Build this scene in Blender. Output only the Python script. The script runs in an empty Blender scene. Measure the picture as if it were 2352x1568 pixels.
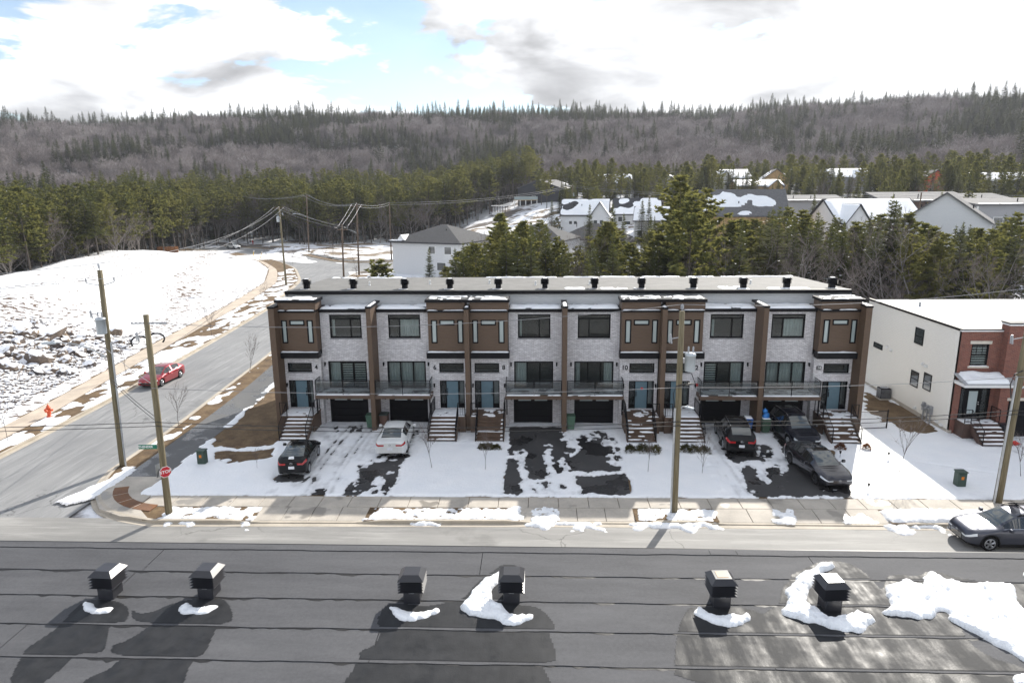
import bpy, math, random
import numpy as np
from mathutils import Vector, Matrix
R = math.radians
rng = random.Random(7)
nrng = np.random.default_rng(11)
scene = bpy.context.scene
COL = scene.collection

# ------------------------------------------------------------------ camera, sky, sun, exposure
CAM = np.array([17.19416, -42.68713, 15.62743]); PITCH, ROLL, YAW = 0.219495, -0.00853921, 0.0393539
FPX = 1568.0                         # focal length in pixels of a 2352-wide picture (24 mm on 36 mm)
_c, _s = math.cos(YAW), math.sin(YAW)
_right = np.array([_c, _s, 0.0])
_fh = np.array([-_s, _c, 0.0])
_fwd = _fh*math.cos(PITCH) + np.array([0, 0, -math.sin(PITCH)])
_down = -_fh*math.sin(PITCH) + np.array([0, 0, -math.cos(PITCH)])
_Rt = _right*math.cos(ROLL) - _down*math.sin(ROLL)
_Dn = _right*math.sin(ROLL) + _down*math.cos(ROLL)
camd = bpy.data.cameras.new('camera'); camo = bpy.data.objects.new('camera', camd); COL.objects.link(camo)
camd.sensor_width = 36.0; camd.lens = 24.0; camd.clip_end = 6000; camd.clip_start = 0.1
camo.matrix_world = Matrix(((_Rt[0], -_Dn[0], -_fwd[0], CAM[0]), (_Rt[1], -_Dn[1], -_fwd[1], CAM[1]),
                            (_Rt[2], -_Dn[2], -_fwd[2], CAM[2]), (0, 0, 0, 1)))
scene.camera = camo
SUN_AZ, SUN_EL = R(27.0), R(32.0)    # azimuth from +y towards +x
SUNDIR = Vector((math.sin(SUN_AZ)*math.cos(SUN_EL), math.cos(SUN_AZ)*math.cos(SUN_EL), math.sin(SUN_EL)))
sund = bpy.data.lights.new('sun', 'SUN'); sund.energy = 2.3; sund.angle = R(0.6); sund.color = (1.0, 0.95, 0.87)
suno = bpy.data.objects.new('sun', sund); COL.objects.link(suno)
suno.rotation_euler = (-SUNDIR).to_track_quat('-Z', 'Y').to_euler(); suno.location = (60, 120, 90)
scene.view_settings.view_transform = 'Standard'; scene.view_settings.look = 'None'
scene.view_settings.exposure = 1.68; scene.view_settings.gamma = 1.0; scene.view_settings.use_curve_mapping = False
scene.cycles.max_bounces = 6; scene.cycles.transparent_max_bounces = 8; scene.cycles.caustics_reflective = False
scene.cycles.caustics_refractive = False; scene.cycles.sample_clamp_indirect = 6.0

world = bpy.data.worlds.new('World'); scene.world = world; world.use_nodes = True
nt = world.node_tree; nt.nodes.clear()
def wn(t, **k):
    n = nt.nodes.new(t)
    for a, b in k.items(): setattr(n, a, b)
    return n
def wmath(op, a, b=None, c=None, clamp=False):
    n = wn('ShaderNodeMath', operation=op, use_clamp=clamp)
    for i, q in enumerate((a, b, c)):
        if q is None: continue
        if isinstance(q, (int, float)): n.inputs[i].default_value = q
        else: nt.links.new(q, n.inputs[i])
    return n.outputs[0]
sky = wn('ShaderNodeTexSky', sky_type='NISHITA'); sky.sun_disc = False
sky.sun_elevation = SUN_EL; sky.sun_rotation = SUN_AZ; sky.air_density = 1.0; sky.dust_density = 0.35; sky.ozone_density = 2.0; sky.altitude = 60
SKY_STRENGTH = 0.050
CLOUD_OFF = (4.9, 2.45, 1.4)
tc = wn('ShaderNodeTexCoord')
mp = wn('ShaderNodeMapping'); mp.inputs['Scale'].default_value = (1.0, 1.0, 2.7); mp.inputs['Location'].default_value = (0.35, 0.0, 0.1)
nt.links.new(tc.outputs['Generated'], mp.inputs['Vector'])
def wnoise(scale, detail, rough, off=(0, 0, 0), dist=0.3):
    m2 = wn('ShaderNodeVectorMath', operation='ADD'); m2.inputs[1].default_value = off
    nt.links.new(mp.outputs[0], m2.inputs[0])
    n = wn('ShaderNodeTexNoise'); n.inputs['Scale'].default_value = scale; n.inputs['Detail'].default_value = detail
    n.inputs['Roughness'].default_value = rough; n.inputs['Distortion'].default_value = dist
    nt.links.new(m2.outputs[0], n.inputs['Vector']); return n.outputs['Fac']
OFF = CLOUD_OFF
def o3(dz): return (OFF[0], OFF[1], OFF[2]+dz)
n1 = wnoise(5.0, 12.0, 0.56, o3(0)); n2 = wnoise(5.0, 6.0, 0.5, o3(.11)); n3 = wnoise(1.7, 2.0, 0.5, (3+OFF[0], 1, 2))
dt = wn('ShaderNodeVectorMath', operation='DOT_PRODUCT'); nt.links.new(tc.outputs['Generated'], dt.inputs[0]); dt.inputs[1].default_value = SUNDIR
glow = wmath('POWER', wmath('MAXIMUM', dt.outputs['Value'], 0.0), 6.0)       # forward-scattering veil round the sun
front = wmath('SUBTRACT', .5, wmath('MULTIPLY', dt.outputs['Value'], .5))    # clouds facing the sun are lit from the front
dens = wmath('ADD', wmath('ADD', n1, wmath('MULTIPLY', wmath('SUBTRACT', n3, 0.5), 0.30)), wmath('MULTIPLY', glow, 0.12))
mr = wn('ShaderNodeMapRange', interpolation_type='SMOOTHSTEP'); mr.inputs['From Min'].default_value = 0.49; mr.inputs['From Max'].default_value = 0.535; mr.inputs['To Min'].default_value = 0.10
nt.links.new(dens, mr.inputs['Value']); mask = mr.outputs[0]
above = wn('ShaderNodeMapRange', interpolation_type='SMOOTHSTEP'); above.inputs['From Min'].default_value = 0.44; above.inputs['From Max'].default_value = 0.72
nt.links.new(n2, above.inputs['Value'])                                      # cloud lying above this point shades its underside
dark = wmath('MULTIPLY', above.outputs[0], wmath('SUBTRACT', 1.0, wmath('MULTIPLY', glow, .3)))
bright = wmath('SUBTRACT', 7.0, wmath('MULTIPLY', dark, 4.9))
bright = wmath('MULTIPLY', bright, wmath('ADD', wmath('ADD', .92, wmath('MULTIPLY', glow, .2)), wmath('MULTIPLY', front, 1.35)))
comb = wn('ShaderNodeCombineXYZ')
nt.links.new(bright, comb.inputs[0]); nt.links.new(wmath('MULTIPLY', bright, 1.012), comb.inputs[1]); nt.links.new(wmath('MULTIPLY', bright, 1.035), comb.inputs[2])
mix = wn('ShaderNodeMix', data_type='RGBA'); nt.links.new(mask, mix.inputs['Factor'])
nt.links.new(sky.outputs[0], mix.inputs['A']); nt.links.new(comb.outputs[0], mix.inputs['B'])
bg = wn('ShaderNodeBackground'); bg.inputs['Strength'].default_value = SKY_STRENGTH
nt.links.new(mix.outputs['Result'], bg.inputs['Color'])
wo = wn('ShaderNodeOutputWorld'); nt.links.new(bg.outputs[0], wo.inputs['Surface'])

# ------------------------------------------------------------------ pixel (2352 px wide picture) to place
def ray(x, y):
    px = (x-1176)/FPX; py = (y-784)/FPX
    return _Rt*px + _Dn*py + _fwd
def gp(x, y, z=0.0):
    r = ray(x, y); t = (z-CAM[2])/r[2]; p = CAM + r*t; return float(p[0]), float(p[1])
def at_y(x, y, Y):
    r = ray(x, y); t = (Y-CAM[1])/r[1]; p = CAM + r*t; return float(p[0]), float(p[2])
def at_r(x, y, rad):
    r = ray(x, y); t = rad/math.hypot(r[0], r[1]); return CAM + r*t
def to_px(x, y):
    """image column of a ground direction (vectorised)"""
    dx = x-CAM[0]; dy = y-CAM[1]
    u = dx*_right[0]+dy*_right[1]; v = np.maximum(dx*_fh[0]+dy*_fh[1], 1e-3)
    return 1176 + FPX*u/v/math.cos(PITCH)

# ------------------------------------------------------------------ noise
def _hash(ix, iy, seed):
    h = (ix.astype(np.int64)*374761393 + iy.astype(np.int64)*668265263 + int(seed)*97471147) & 0xFFFFFFFF
    h = ((h ^ (h >> 13))*1274126177) & 0xFFFFFFFF
    return ((h ^ (h >> 16)) & 0xFFFF)/65535.0
def vnoise(x, y, seed=0):
    x = np.asarray(x, float); y = np.asarray(y, float)
    ix = np.floor(x); iy = np.floor(y); fx = x-ix; fy = y-iy
    fx = fx*fx*(3-2*fx); fy = fy*fy*(3-2*fy)
    a = _hash(ix, iy, seed); b = _hash(ix+1, iy, seed); c = _hash(ix, iy+1, seed); d = _hash(ix+1, iy+1, seed)
    return (a*(1-fx)+b*fx)*(1-fy) + (c*(1-fx)+d*fx)*fy
def fbm(x, y, seed=0, octs=4, gain=.5):
    s = 0; a = 1; t = 0
    for i in range(octs):
        s = s + a*vnoise(np.asarray(x)*2**i+17.3*i, np.asarray(y)*2**i-9.1*i, seed+i*13); t += a; a *= gain
    return s/t
def sst(a, b, x):
    t = np.clip((np.asarray(x, float)-a)/(b-a), 0, 1); return t*t*(3-2*t)

# ------------------------------------------------------------------ mesh builder
class MB:
    def __init__(s): s.v = []; s.f = []; s.m = []
    def add(s, vs, fs, m=0):
        b = len(s.v); s.v.extend([tuple(map(float, q)) for q in vs]); s.f.extend([tuple(i+b for i in f) for f in fs]); s.m.extend([m]*len(fs)); return s
    def box(s, x0, x1, y0, y1, z0, z1, m=0):
        if x0 > x1: x0, x1 = x1, x0
        if y0 > y1: y0, y1 = y1, y0
        if z0 > z1: z0, z1 = z1, z0
        vs = [(x0,y0,z0),(x1,y0,z0),(x1,y1,z0),(x0,y1,z0),(x0,y0,z1),(x1,y0,z1),(x1,y1,z1),(x0,y1,z1)]
        return s.add(vs, [(0,3,2,1),(4,5,6,7),(0,1,5,4),(1,2,6,5),(2,3,7,6),(3,0,4,7)], m)
    def bbox(s, x0, x1, y0, y1, z0, z1, b=.02, m=0):
        """box with chamfered vertical and top edges"""
        if x0 > x1: x0, x1 = x1, x0
        if y0 > y1: y0, y1 = y1, y0
        lo = [(x0+b,y0),(x1-b,y0),(x1,y0+b),(x1,y1-b),(x1-b,y1),(x0+b,y1),(x0,y1-b),(x0,y0+b)]
        hi = [(x0+2*b,y0+b),(x1-2*b,y0+b),(x1-b,y0+2*b),(x1-b,y1-2*b),(x1-2*b,y1-b),(x0+2*b,y1-b),(x0+b,y1-2*b),(x0+b,y0+2*b)]
        vs = [(x,y,z0) for x,y in lo]+[(x,y,z1-b) for x,y in lo]+[(x,y,z1) for x,y in hi]
        fs = [tuple(range(7,-1,-1)), tuple(range(16,24))]
        for k in (0,8):
            for i in range(8):
                j=(i+1)%8; fs.append((k+i,k+j,k+8+j,k+8+i))
        return s.add(vs, fs, m)
    def tube(s, pts, rad, n=8, cap=True, m=0):
        pts = [Vector(p) for p in pts]; rr = rad if isinstance(rad, (list, tuple)) else [rad]*len(pts)
        base = len(s.v); rings = []
        up = Vector((0,0,1))
        for i, p in enumerate(pts):
            d = (pts[min(i+1,len(pts)-1)]-pts[max(i-1,0)]).normalized()
            a = d.cross(up) if abs(d.dot(up)) < .95 else d.cross(Vector((1,0,0)))
            a.normalize(); b = d.cross(a)
            s.v.extend([tuple(p + a*math.cos(t)*rr[i] + b*math.sin(t)*rr[i]) for t in [2*math.pi*k/n for k in range(n)]])
        for i in range(len(pts)-1):
            for k in range(n):
                j = (k+1)%n; s.f.append((base+i*n+k, base+(i+1)*n+k, base+(i+1)*n+j, base+i*n+j)); s.m.append(m)
        if cap and n > 2:
            s.f.append(tuple(base+k for k in range(n))); s.m.append(m)
            s.f.append(tuple(base+(len(pts)-1)*n+k for k in range(n-1,-1,-1))); s.m.append(m)
        return s
    def cyl(s, x, y, z0, z1, r, r2=None, n=12, m=0): return s.tube([(x,y,z0),(x,y,z1)], [r, r if r2 is None else r2], n, True, m)
    def lathe(s, prof, n=12, x=0, y=0, m=0):
        return s.tube([(x,y,z) for r,z in prof], [max(r,1e-4) for r,z in prof], n, True, m)
    def prism(s, poly, z0, z1, m=0):
        n = len(poly); vs = [(x,y,z0) for x,y in poly]+[(x,y,z1) for x,y in poly]
        fs = [tuple(range(n-1,-1,-1)), tuple(range(n,2*n))]+[(i,(i+1)%n,n+(i+1)%n,n+i) for i in range(n)]
        return s.add(vs, fs, m)
    def prism_y(s, poly, y0, y1, m=0):
        """outline in x,z pushed along y"""
        n = len(poly); vs = [(x,y0,z) for x,z in poly]+[(x,y1,z) for x,z in poly]
        fs = [tuple(range(n)), tuple(range(2*n-1,n-1,-1))]+[(i,n+i,n+(i+1)%n,(i+1)%n) for i in range(n)]
        return s.add(vs, fs, m)
    def prism_x(s, poly, x0, x1, m=0):
        """outline in y,z pushed along x"""
        n = len(poly); vs = [(x0,y,z) for y,z in poly]+[(x1,y,z) for y,z in poly]
        fs = [tuple(range(n-1,-1,-1)), tuple(range(n,2*n))]+[(i,(i+1)%n,n+(i+1)%n,n+i) for i in range(n)]
        return s.add(vs, fs, m)
    def quad(s, a, b, c, d, m=0): return s.add([a,b,c,d], [(0,1,2,3)], m)
    def xf(s, fn): s.v = [tuple(fn(*p)) for p in s.v]; return s
    def mesh(s, name, mats, smooth=False):
        me = bpy.data.meshes.new(name); me.from_pydata(s.v, [], s.f)
        if not isinstance(mats, (list, tuple)): mats = [mats]
        for q in mats: me.materials.append(q)
        if len(mats) > 1: me.polygons.foreach_set('material_index', s.m)
        if smooth: me.polygons.foreach_set('use_smooth', [True]*len(me.polygons))
        me.update()
        return me
    def fixn(s):
        return s
    def build(s, name, mats, parent=None, smooth=False, loc=None):
        return link(name, s.mesh(name, mats, smooth), parent, loc)
def link(name, me, parent=None, loc=None, rot=None):
    o = bpy.data.objects.new(name, me); COL.objects.link(o)
    if parent is not None: o.parent = parent
    if loc is not None: o.location = loc
    if rot is not None: o.rotation_euler = rot
    return o
def np_mesh(name, V, F, mat, smooth=True, mi=None):
    """fast mesh from arrays, F is (n,4) or (n,3)"""
    me = bpy.data.meshes.new(name); V = np.asarray(V, np.float32); F = np.asarray(F, np.int32); k = F.shape[1]
    me.vertices.add(len(V)); me.vertices.foreach_set('co', V.ravel())
    me.loops.add(F.size); me.loops.foreach_set('vertex_index', F.ravel())
    me.polygons.add(len(F)); me.polygons.foreach_set('loop_start', np.arange(0, F.size, k, dtype=np.int32))
    mats = mat if isinstance(mat, (list, tuple)) else [mat]
    for q in mats: me.materials.append(q)
    if mi is not None: me.polygons.foreach_set('material_index', np.asarray(mi, np.int32))
    me.polygons.foreach_set('use_smooth', np.full(len(F), bool(smooth)))
    me.update(calc_edges=True); return me
def tag(o, label, cat, group=None):
    o['label'] = label; o['category'] = cat
    if group: o['group'] = group
    return o
def struct(o, kind='structure'): o['kind'] = kind; return o
def thing(name, label, cat, loc=(0,0,0), rz=0, group=None):
    o = bpy.data.objects.new(name, None); COL.objects.link(o); o.location = loc; o.rotation_euler = (0,0,rz); o.empty_display_size = .3
    return tag(o, label, cat, group)
def copy_tree(o, parent=None):
    c = o.copy(); COL.objects.link(c); c.parent = parent
    for ch in list(o.children): copy_tree(ch, c)
    return c

# ------------------------------------------------------------------ materials
MATS = {}
def mat(name, col, rough=.7, metal=0.0, var=.12, scale=4.0, bump=0.0, bscale=None, col2=None, coat=0.0, spec=None, detail=5):
    if name in MATS: return MATS[name]
    m = bpy.data.materials.new(name); m.use_nodes = True; t = m.node_tree; b = t.nodes['Principled BSDF']
    b.inputs['Roughness'].default_value = rough; b.inputs['Metallic'].default_value = metal
    if coat: b.inputs['Coat Weight'].default_value = coat; b.inputs['Coat Roughness'].default_value = .06
    if spec is not None: b.inputs['Specular IOR Level'].default_value = spec
    tc = t.nodes.new('ShaderNodeTexCoord')
    n = t.nodes.new('ShaderNodeTexNoise'); n.inputs['Scale'].default_value = scale; n.inputs['Detail'].default_value = detail
    t.links.new(tc.outputs['Object'], n.inputs['Vector'])
    r = t.nodes.new('ShaderNodeValToRGB'); r.color_ramp.elements[0].position = .3; r.color_ramp.elements[1].position = .7
    c1 = [max(0, c*(1-var)) for c in col]; c2 = [min(1, c*(1+var)) for c in col] if col2 is None else col2
    r.color_ramp.elements[0].color = (*c1, 1); r.color_ramp.elements[1].color = (*c2, 1)
    t.links.new(n.outputs['Fac'], r.inputs['Fac']); t.links.new(r.outputs[0], b.inputs['Base Color'])
    if bump:
        n2 = t.nodes.new('ShaderNodeTexNoise'); n2.inputs['Scale'].default_value = bscale or scale*3; n2.inputs['Detail'].default_value = 4
        t.links.new(tc.outputs['Object'], n2.inputs['Vector'])
        bp = t.nodes.new('ShaderNodeBump'); bp.inputs['Strength'].default_value = 1.0; bp.inputs['Distance'].default_value = bump
        t.links.new(n2.outputs['Fac'], bp.inputs['Height']); t.links.new(bp.outputs[0], b.inputs['Normal'])
    MATS[name] = m; return m
class NT:
    """small helper to write node materials"""
    def __init__(s, name):
        s.m = bpy.data.materials.new(name); s.m.use_nodes = True; s.t = s.m.node_tree; s.b = s.t.nodes['Principled BSDF']; MATS[name] = s.m
    def n(s, t, **k):
        q = s.t.nodes.new(t)
        for a, b in k.items(): setattr(q, a, b)
        return q
    def l(s, a, b): s.t.links.new(a, b)
    def math(s, op, a, b=None, clamp=False):
        n = s.n('ShaderNodeMath', operation=op, use_clamp=clamp)
        for i, q in enumerate((a, b)):
            if q is None: continue
            if isinstance(q, (int, float)): n.inputs[i].default_value = q
            else: s.l(q, n.inputs[i])
        return n.outputs[0]
    def coord(s, kind='Object'): return s.n('ShaderNodeTexCoord').outputs[kind]
    def pos(s): return s.n('ShaderNodeNewGeometry').outputs['Position']
    def noise(s, v, scale, detail=5, rough=.5, dist=0):
        n = s.n('ShaderNodeTexNoise'); n.inputs['Scale'].default_value = scale; n.inputs['Detail'].default_value = detail
        n.inputs['Roughness'].default_value = rough; n.inputs['Distortion'].default_value = dist
        s.l(v, n.inputs['Vector']); return n.outputs['Fac']
    def map(s, v, sc=(1,1,1), loc=(0,0,0), rot=(0,0,0)):
        n = s.n('ShaderNodeMapping'); n.inputs['Scale'].default_value = sc; n.inputs['Location'].default_value = loc; n.inputs['Rotation'].default_value = rot
        s.l(v, n.inputs['Vector']); return n.outputs[0]
    def ramp(s, f, stops, interp='LINEAR'):
        n = s.n('ShaderNodeValToRGB'); cr = n.color_ramp; cr.interpolation = interp
        while len(cr.elements) < len(stops): cr.elements.new(.5)
        for e, (p, c) in zip(cr.elements, stops): e.position = p; e.color = (*c, 1) if len(c) == 3 else c
        s.l(f, n.inputs['Fac']); return n.outputs['Color']
    def mix(s, f, a, b, blend='MIX'):
        n = s.n('ShaderNodeMix', data_type='RGBA', blend_type=blend)
        for k, q in (('Factor', f), ('A', a), ('B', b)):
            if isinstance(q, (int, float)): n.inputs[k].default_value = q
            elif isinstance(q, tuple): n.inputs[k].default_value = (*q, 1) if len(q) == 3 else q
            else: s.l(q, n.inputs[k])
        return n.outputs['Result']
    def sep(s, v): n = s.n('ShaderNodeSeparateXYZ'); s.l(v, n.inputs[0]); return n.outputs
    def comb(s, x, y, z):
        n = s.n('ShaderNodeCombineXYZ')
        for i, q in enumerate((x, y, z)):
            if isinstance(q, (int, float)): n.inputs[i].default_value = q
            else: s.l(q, n.inputs[i])
        return n.outputs[0]
    def bump(s, h, dist, strength=1.0):
        n = s.n('ShaderNodeBump'); n.inputs['Strength'].default_value = strength; n.inputs['Distance'].default_value = dist
        s.l(h, n.inputs['Height']); s.l(n.outputs[0], s.b.inputs['Normal'])
    def col(s, c): s.l(c, s.b.inputs['Base Color'])
    def rough(s, r):
        if isinstance(r, (int, float)): s.b.inputs['Roughness'].default_value = r
        else: s.l(r, s.b.inputs['Roughness'])

def brick_mat(name, c1, c2, c3, mortar, bw=.235, bh=.08):
    k = NT(name); p = k.sep(k.coord()); u = k.math('ADD', p[0], p[1]); v = k.comb(u, p[2], 0.0)
    br = k.n('ShaderNodeTexBrick'); br.inputs['Scale'].default_value = 1.0; br.inputs['Brick Width'].default_value = bw; br.inputs['Row Height'].default_value = bh
    br.inputs['Mortar Size'].default_value = .007; br.inputs['Mortar Smooth'].default_value = .2; br.inputs['Bias'].default_value = -.1
    br.inputs['Color1'].default_value = (*c1, 1); br.inputs['Color2'].default_value = (*c2, 1); br.inputs['Mortar'].default_value = (*mortar, 1)
    k.l(v, br.inputs['Vector'])
    n = k.noise(k.map(v, (3.5, 11, 1)), 1.0, 3, .6)
    c = k.mix(k.math('MULTIPLY', k.ramp(n, [(.42, (0,0,0)), (.62, (1,1,1))]), .6), br.outputs['Color'], c3)
    c = k.mix(br.outputs['Fac'], c, mortar)
    k.col(c); k.rough(.85); k.bump(br.outputs['Fac'], -.008); return k.m
def siding_mat(name, col, pitch=.15, rough=.6, var=.12, vertical=False, depth=.012):
    k = NT(name); p = k.sep(k.coord()); a = k.math('ADD', p[0], p[1]) if vertical else p[2]
    fr = k.math('FRACT', k.math('DIVIDE', a, pitch))
    n = k.noise(k.map(k.coord(), (1.2, 1.2, 14) if not vertical else (14, 14, 1.2)), 2.0, 4)
    c = k.ramp(n, [(.3, tuple(q*(1-var) for q in col)), (.7, tuple(min(1,q*(1+var)) for q in col))])
    edge = k.ramp(fr, [(0.0, (.5,.5,.5)), (.07, (1,1,1)), (1.0, (1,1,1))])
    k.col(k.mix(1.0, c, edge, 'MULTIPLY')); k.rough(rough); k.bump(fr, -depth); return k.m
# ------------------------------------------------------------------ surface materials
def snow_mat():
    k = NT('snow'); p = k.pos()
    a = k.noise(p, .6, 4); b = k.noise(p, 9.0, 6, .6); c = k.noise(p, 45.0, 3)
    at = k.n('ShaderNodeAttribute'); at.attribute_name = 'thin'; wh = k.ramp(a, [(.3, (.86,.88,.905)), (.7, (.925,.93,.94))])
    k.col(k.mix(k.math('MULTIPLY', at.outputs['Fac'], .62), wh, (.36,.36,.37))); k.rough(.55)
    k.bump(k.math('ADD', k.math('MULTIPLY', b, 1.0), k.math('MULTIPLY', c, .25)), .05, .8); return k.m
SNOW = snow_mat()
def asphalt_mat(name, c0, c1, streak=(0,0,0), rough=.75, wet=0.0, cracks=False):
    k = NT(name); p = k.pos()
    big = k.noise(p, .12, 5, .6); mid = k.noise(k.map(p, streak if any(streak) else (1,1,1)), 1.0, 5, .6); fine = k.noise(p, 38.0, 3)
    f = k.math('ADD', k.math('ADD', k.math('MULTIPLY', big, .5), k.math('MULTIPLY', mid, .45)), k.math('MULTIPLY', fine, .12))
    c = k.ramp(f, [(.36, c0), (.70, c1)])
    if wet:
        w = k.ramp(k.noise(p, .42, 4, .55), [(.52, (0,0,0)), (.56, (1,1,1))])
        c = k.mix(k.math('MULTIPLY', w, .6), c, tuple(q*.45 for q in c0)); k.rough(k.math('SUBTRACT', rough, k.math('MULTIPLY', w, rough*.75)))
    else: k.rough(rough)
    if cracks:
        vo = k.n('ShaderNodeTexVoronoi', feature='DISTANCE_TO_EDGE'); vo.inputs['Scale'].default_value = .16
        wv = k.n('ShaderNodeVectorMath', operation='ADD'); cn = k.n('ShaderNodeTexNoise'); cn.inputs['Scale'].default_value = .8; cn.inputs['Detail'].default_value = 5; k.l(p, cn.inputs['Vector']); k.l(p, wv.inputs[0]); sc = k.n('ShaderNodeVectorMath', operation='SCALE'); sc.inputs['Scale'].default_value = 1.6; k.l(cn.outputs['Color'], sc.inputs[0]); k.l(sc.outputs[0], wv.inputs[1]); k.l(wv.outputs[0], vo.inputs['Vector'])
        cr = k.ramp(vo.outputs['Distance'], [(.0,(1,1,1)),(.006,(0,0,0))]); gate = k.ramp(k.noise(p, .07, 2), [(.50,(0,0,0)),(.56,(1,1,1))])
        c = k.mix(k.math('MULTIPLY', k.math('MULTIPLY', cr, gate), .75), c, tuple(q*.3 for q in c0))
        salt = k.ramp(k.noise(k.map(p, tuple(q*.7 for q in streak)), 1.7, 7, .7), [(.52,(0,0,0)),(.74,(1,1,1))]); c = k.mix(k.math('MULTIPLY', salt, .55), c, tuple(min(1,q*1.55) for q in c1))
        damp = k.ramp(k.noise(k.map(p, (.22,.22,1), (5.2,3.3,0)), 1.0, 5, .6), [(.60,(0,0,0)),(.66,(1,1,1))]); c = k.mix(k.math('MULTIPLY', damp, .35), c, tuple(q*.55 for q in c0))
    k.col(c); k.bump(fine, .006); return k.m
ROAD_L = asphalt_mat('street_asphalt', (.165,.168,.172), (.27,.27,.268), (2.2,.16,1), cracks=True)
ROAD_F = asphalt_mat('front_asphalt', (.165,.163,.156), (.30,.292,.276), (.14,1.6,1), cracks=True)
DRIVE = asphalt_mat('driveway_asphalt', (.022,.022,.024), (.060,.058,.058), (.5,.5,1), .7, .9)
PATH = asphalt_mat('path_asphalt', (.085,.086,.088), (.14,.139,.135), (.4,.3,1), .75, .9)
def concrete_mat(name, c, wet=0.0, rust=0.0):
    k = NT(name); p = k.pos()
    f = k.math('ADD', k.math('MULTIPLY', k.noise(p, .7, 6, .62), .8), k.math('MULTIPLY', k.noise(p, 14, 4), .3))
    cc = k.ramp(f, [(.35, tuple(q*.72 for q in c)), (.75, tuple(min(1,q*1.2) for q in c))])
    if rust: cc = k.mix(k.math('MULTIPLY', k.ramp(k.noise(p, 1.3, 4), [(.5,(0,0,0)),(.62,(1,1,1))]), rust), cc, (.20,.085,.03))
    if wet:
        w = k.ramp(k.noise(p, .55, 3, .5), [(.60,(0,0,0)),(.63,(1,1,1))]); cc = k.mix(k.math('MULTIPLY', w, wet), cc, tuple(q*.45 for q in c)); k.rough(k.math('SUBTRACT', .8, k.math('MULTIPLY', w, .5)))
    else: k.rough(.8)
    k.col(cc); k.bump(k.noise(p, 30, 4), .004); return k.m
CONC = concrete_mat('sidewalk_concrete', (.44,.40,.345), .7)
KERB = concrete_mat('kerb_concrete', (.44,.39,.32))
TANC = concrete_mat('tan_concrete', (.50,.42,.335))
def turf_mat():
    k = NT('brown_turf'); p = k.pos()
    f = k.math('ADD', k.math('MULTIPLY', k.noise(p, .9, 5, .65), .6), k.math('MULTIPLY', k.noise(k.map(p, (1,1.6,1)), 16, 5, .7), .5))
    k.col(k.ramp(f, [(.38, (.055,.034,.018)), (.52, (.125,.078,.038)), (.68, (.23,.155,.08))])); k.rough(.95)
    k.bump(k.noise(p, 22, 5, .7), .07); return k.m
TURF = turf_mat()
def wild_mat():
    """forest floor and far ground: snow with leaf litter, less snow up the hill"""
    k = NT('forest_floor'); p = k.pos(); z = k.sep(p)[2]
    f = k.noise(k.map(p, (1,1,.5)), .09, 7, .68)
    bias = k.math('MULTIPLY', k.math('MULTIPLY', z, .012, clamp=True), .22)
    f2 = k.math('ADD', f, bias)
    lit = k.ramp(k.noise(p, .5, 5, .6), [(.35, (.075,.060,.050)), (.7, (.16,.13,.11))])
    k.col(k.mix(k.ramp(f2, [(.50, (0,0,0)), (.585, (1,1,1))]), (.82,.83,.86), lit)); k.rough(.85); k.bump(k.noise(p, 2.0, 5), .15); return k.m
WILD = wild_mat()
def lot_mat():
    k = NT('patchy_lot'); p = k.pos()
    f = k.noise(k.map(p, (.10,.20,1), (3.1,1.2,0)), 1.0, 6, .62)
    soil = k.ramp(k.noise(p, .7, 5), [(.35, (.12,.085,.05)), (.7, (.27,.20,.125))])
    k.col(k.mix(k.ramp(f, [(.495, (0,0,0)), (.53, (1,1,1))]), (.83,.84,.86), soil)); k.rough(.85); k.bump(k.noise(p, 2.5, 5), .1); return k.m
LOT = lot_mat()

# ------------------------------------------------------------------ terrain
_PXR = [-2000, 0, 600, 1100, 1300, 1640, 1720, 1850, 2100, 2352, 4400]
_YRG = [312, 312, 308, 294, 297, 309, 297, 284, 278, 280, 270]
def polar(x, y):
    dx = np.asarray(x, float)-CAM[0]; dy = np.asarray(y, float)-CAM[1]
    return np.hypot(dx, dy)
def terr(x, y):
    x = np.asarray(x, float); y = np.asarray(y, float); r = polar(x, y); px = to_px(x, y)
    front = (y-CAM[1]) > 20
    ridge = np.interp(px, _PXR, _YRG)
    rise = 14.0*sst(0, 1, (r-np.interp(px,[1200,1500],[150,100]))/(270-np.interp(px,[1200,1500],[150,100])))*sst(900, 1300, px) + 4.0*sst(200, 330, r)*(1-sst(900, 1300, px))
    Hr = CAM[2] + 720*(437-ridge)/FPX/np.sqrt(1+((px-1176)/FPX)**2) - 7.0 - 10.0*sst(900,1300,px)
    hill = Hr*(.55*sst(250, 720, r)+.45*sst(330, 700, r)) - sst(720, 1400, r)*Hr*.25
    n = (fbm(x*.012, y*.012, 5, 3)-.5)*13*sst(260, 480, r) + (fbm(x*.06, y*.06, 9, 3)-.5)*2.2*sst(60, 150, r)*(1-.6*sst(900,1300,px))
    z = np.where(front, hill+rise+n, 0)
    keep = sst(150, 190, r) + (1-sst(150, 190, r))*sst(60, 100, r)*.15
    keep = np.where(px > 1000, sst(95, 150, r), keep)
    return z*keep - 0.26
radii = np.concatenate([np.linspace(0, 120, 25)[1:], np.linspace(120, 900, 131)[1:], np.linspace(906, 1010, 12)])
ang = np.linspace(-math.pi, math.pi, 361)[:-1]
RR, AA = np.meshgrid(radii, ang, indexing='ij'); NXg = len(ang)
GX = CAM[0]+RR*np.sin(AA); GY = CAM[1]+RR*np.cos(AA); GZ = terr(GX, GY)
V = np.stack([GX, GY, GZ], -1).reshape(-1, 3); V = np.vstack([V, [[CAM[0], CAM[1], -.26]]]); F = []
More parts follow.
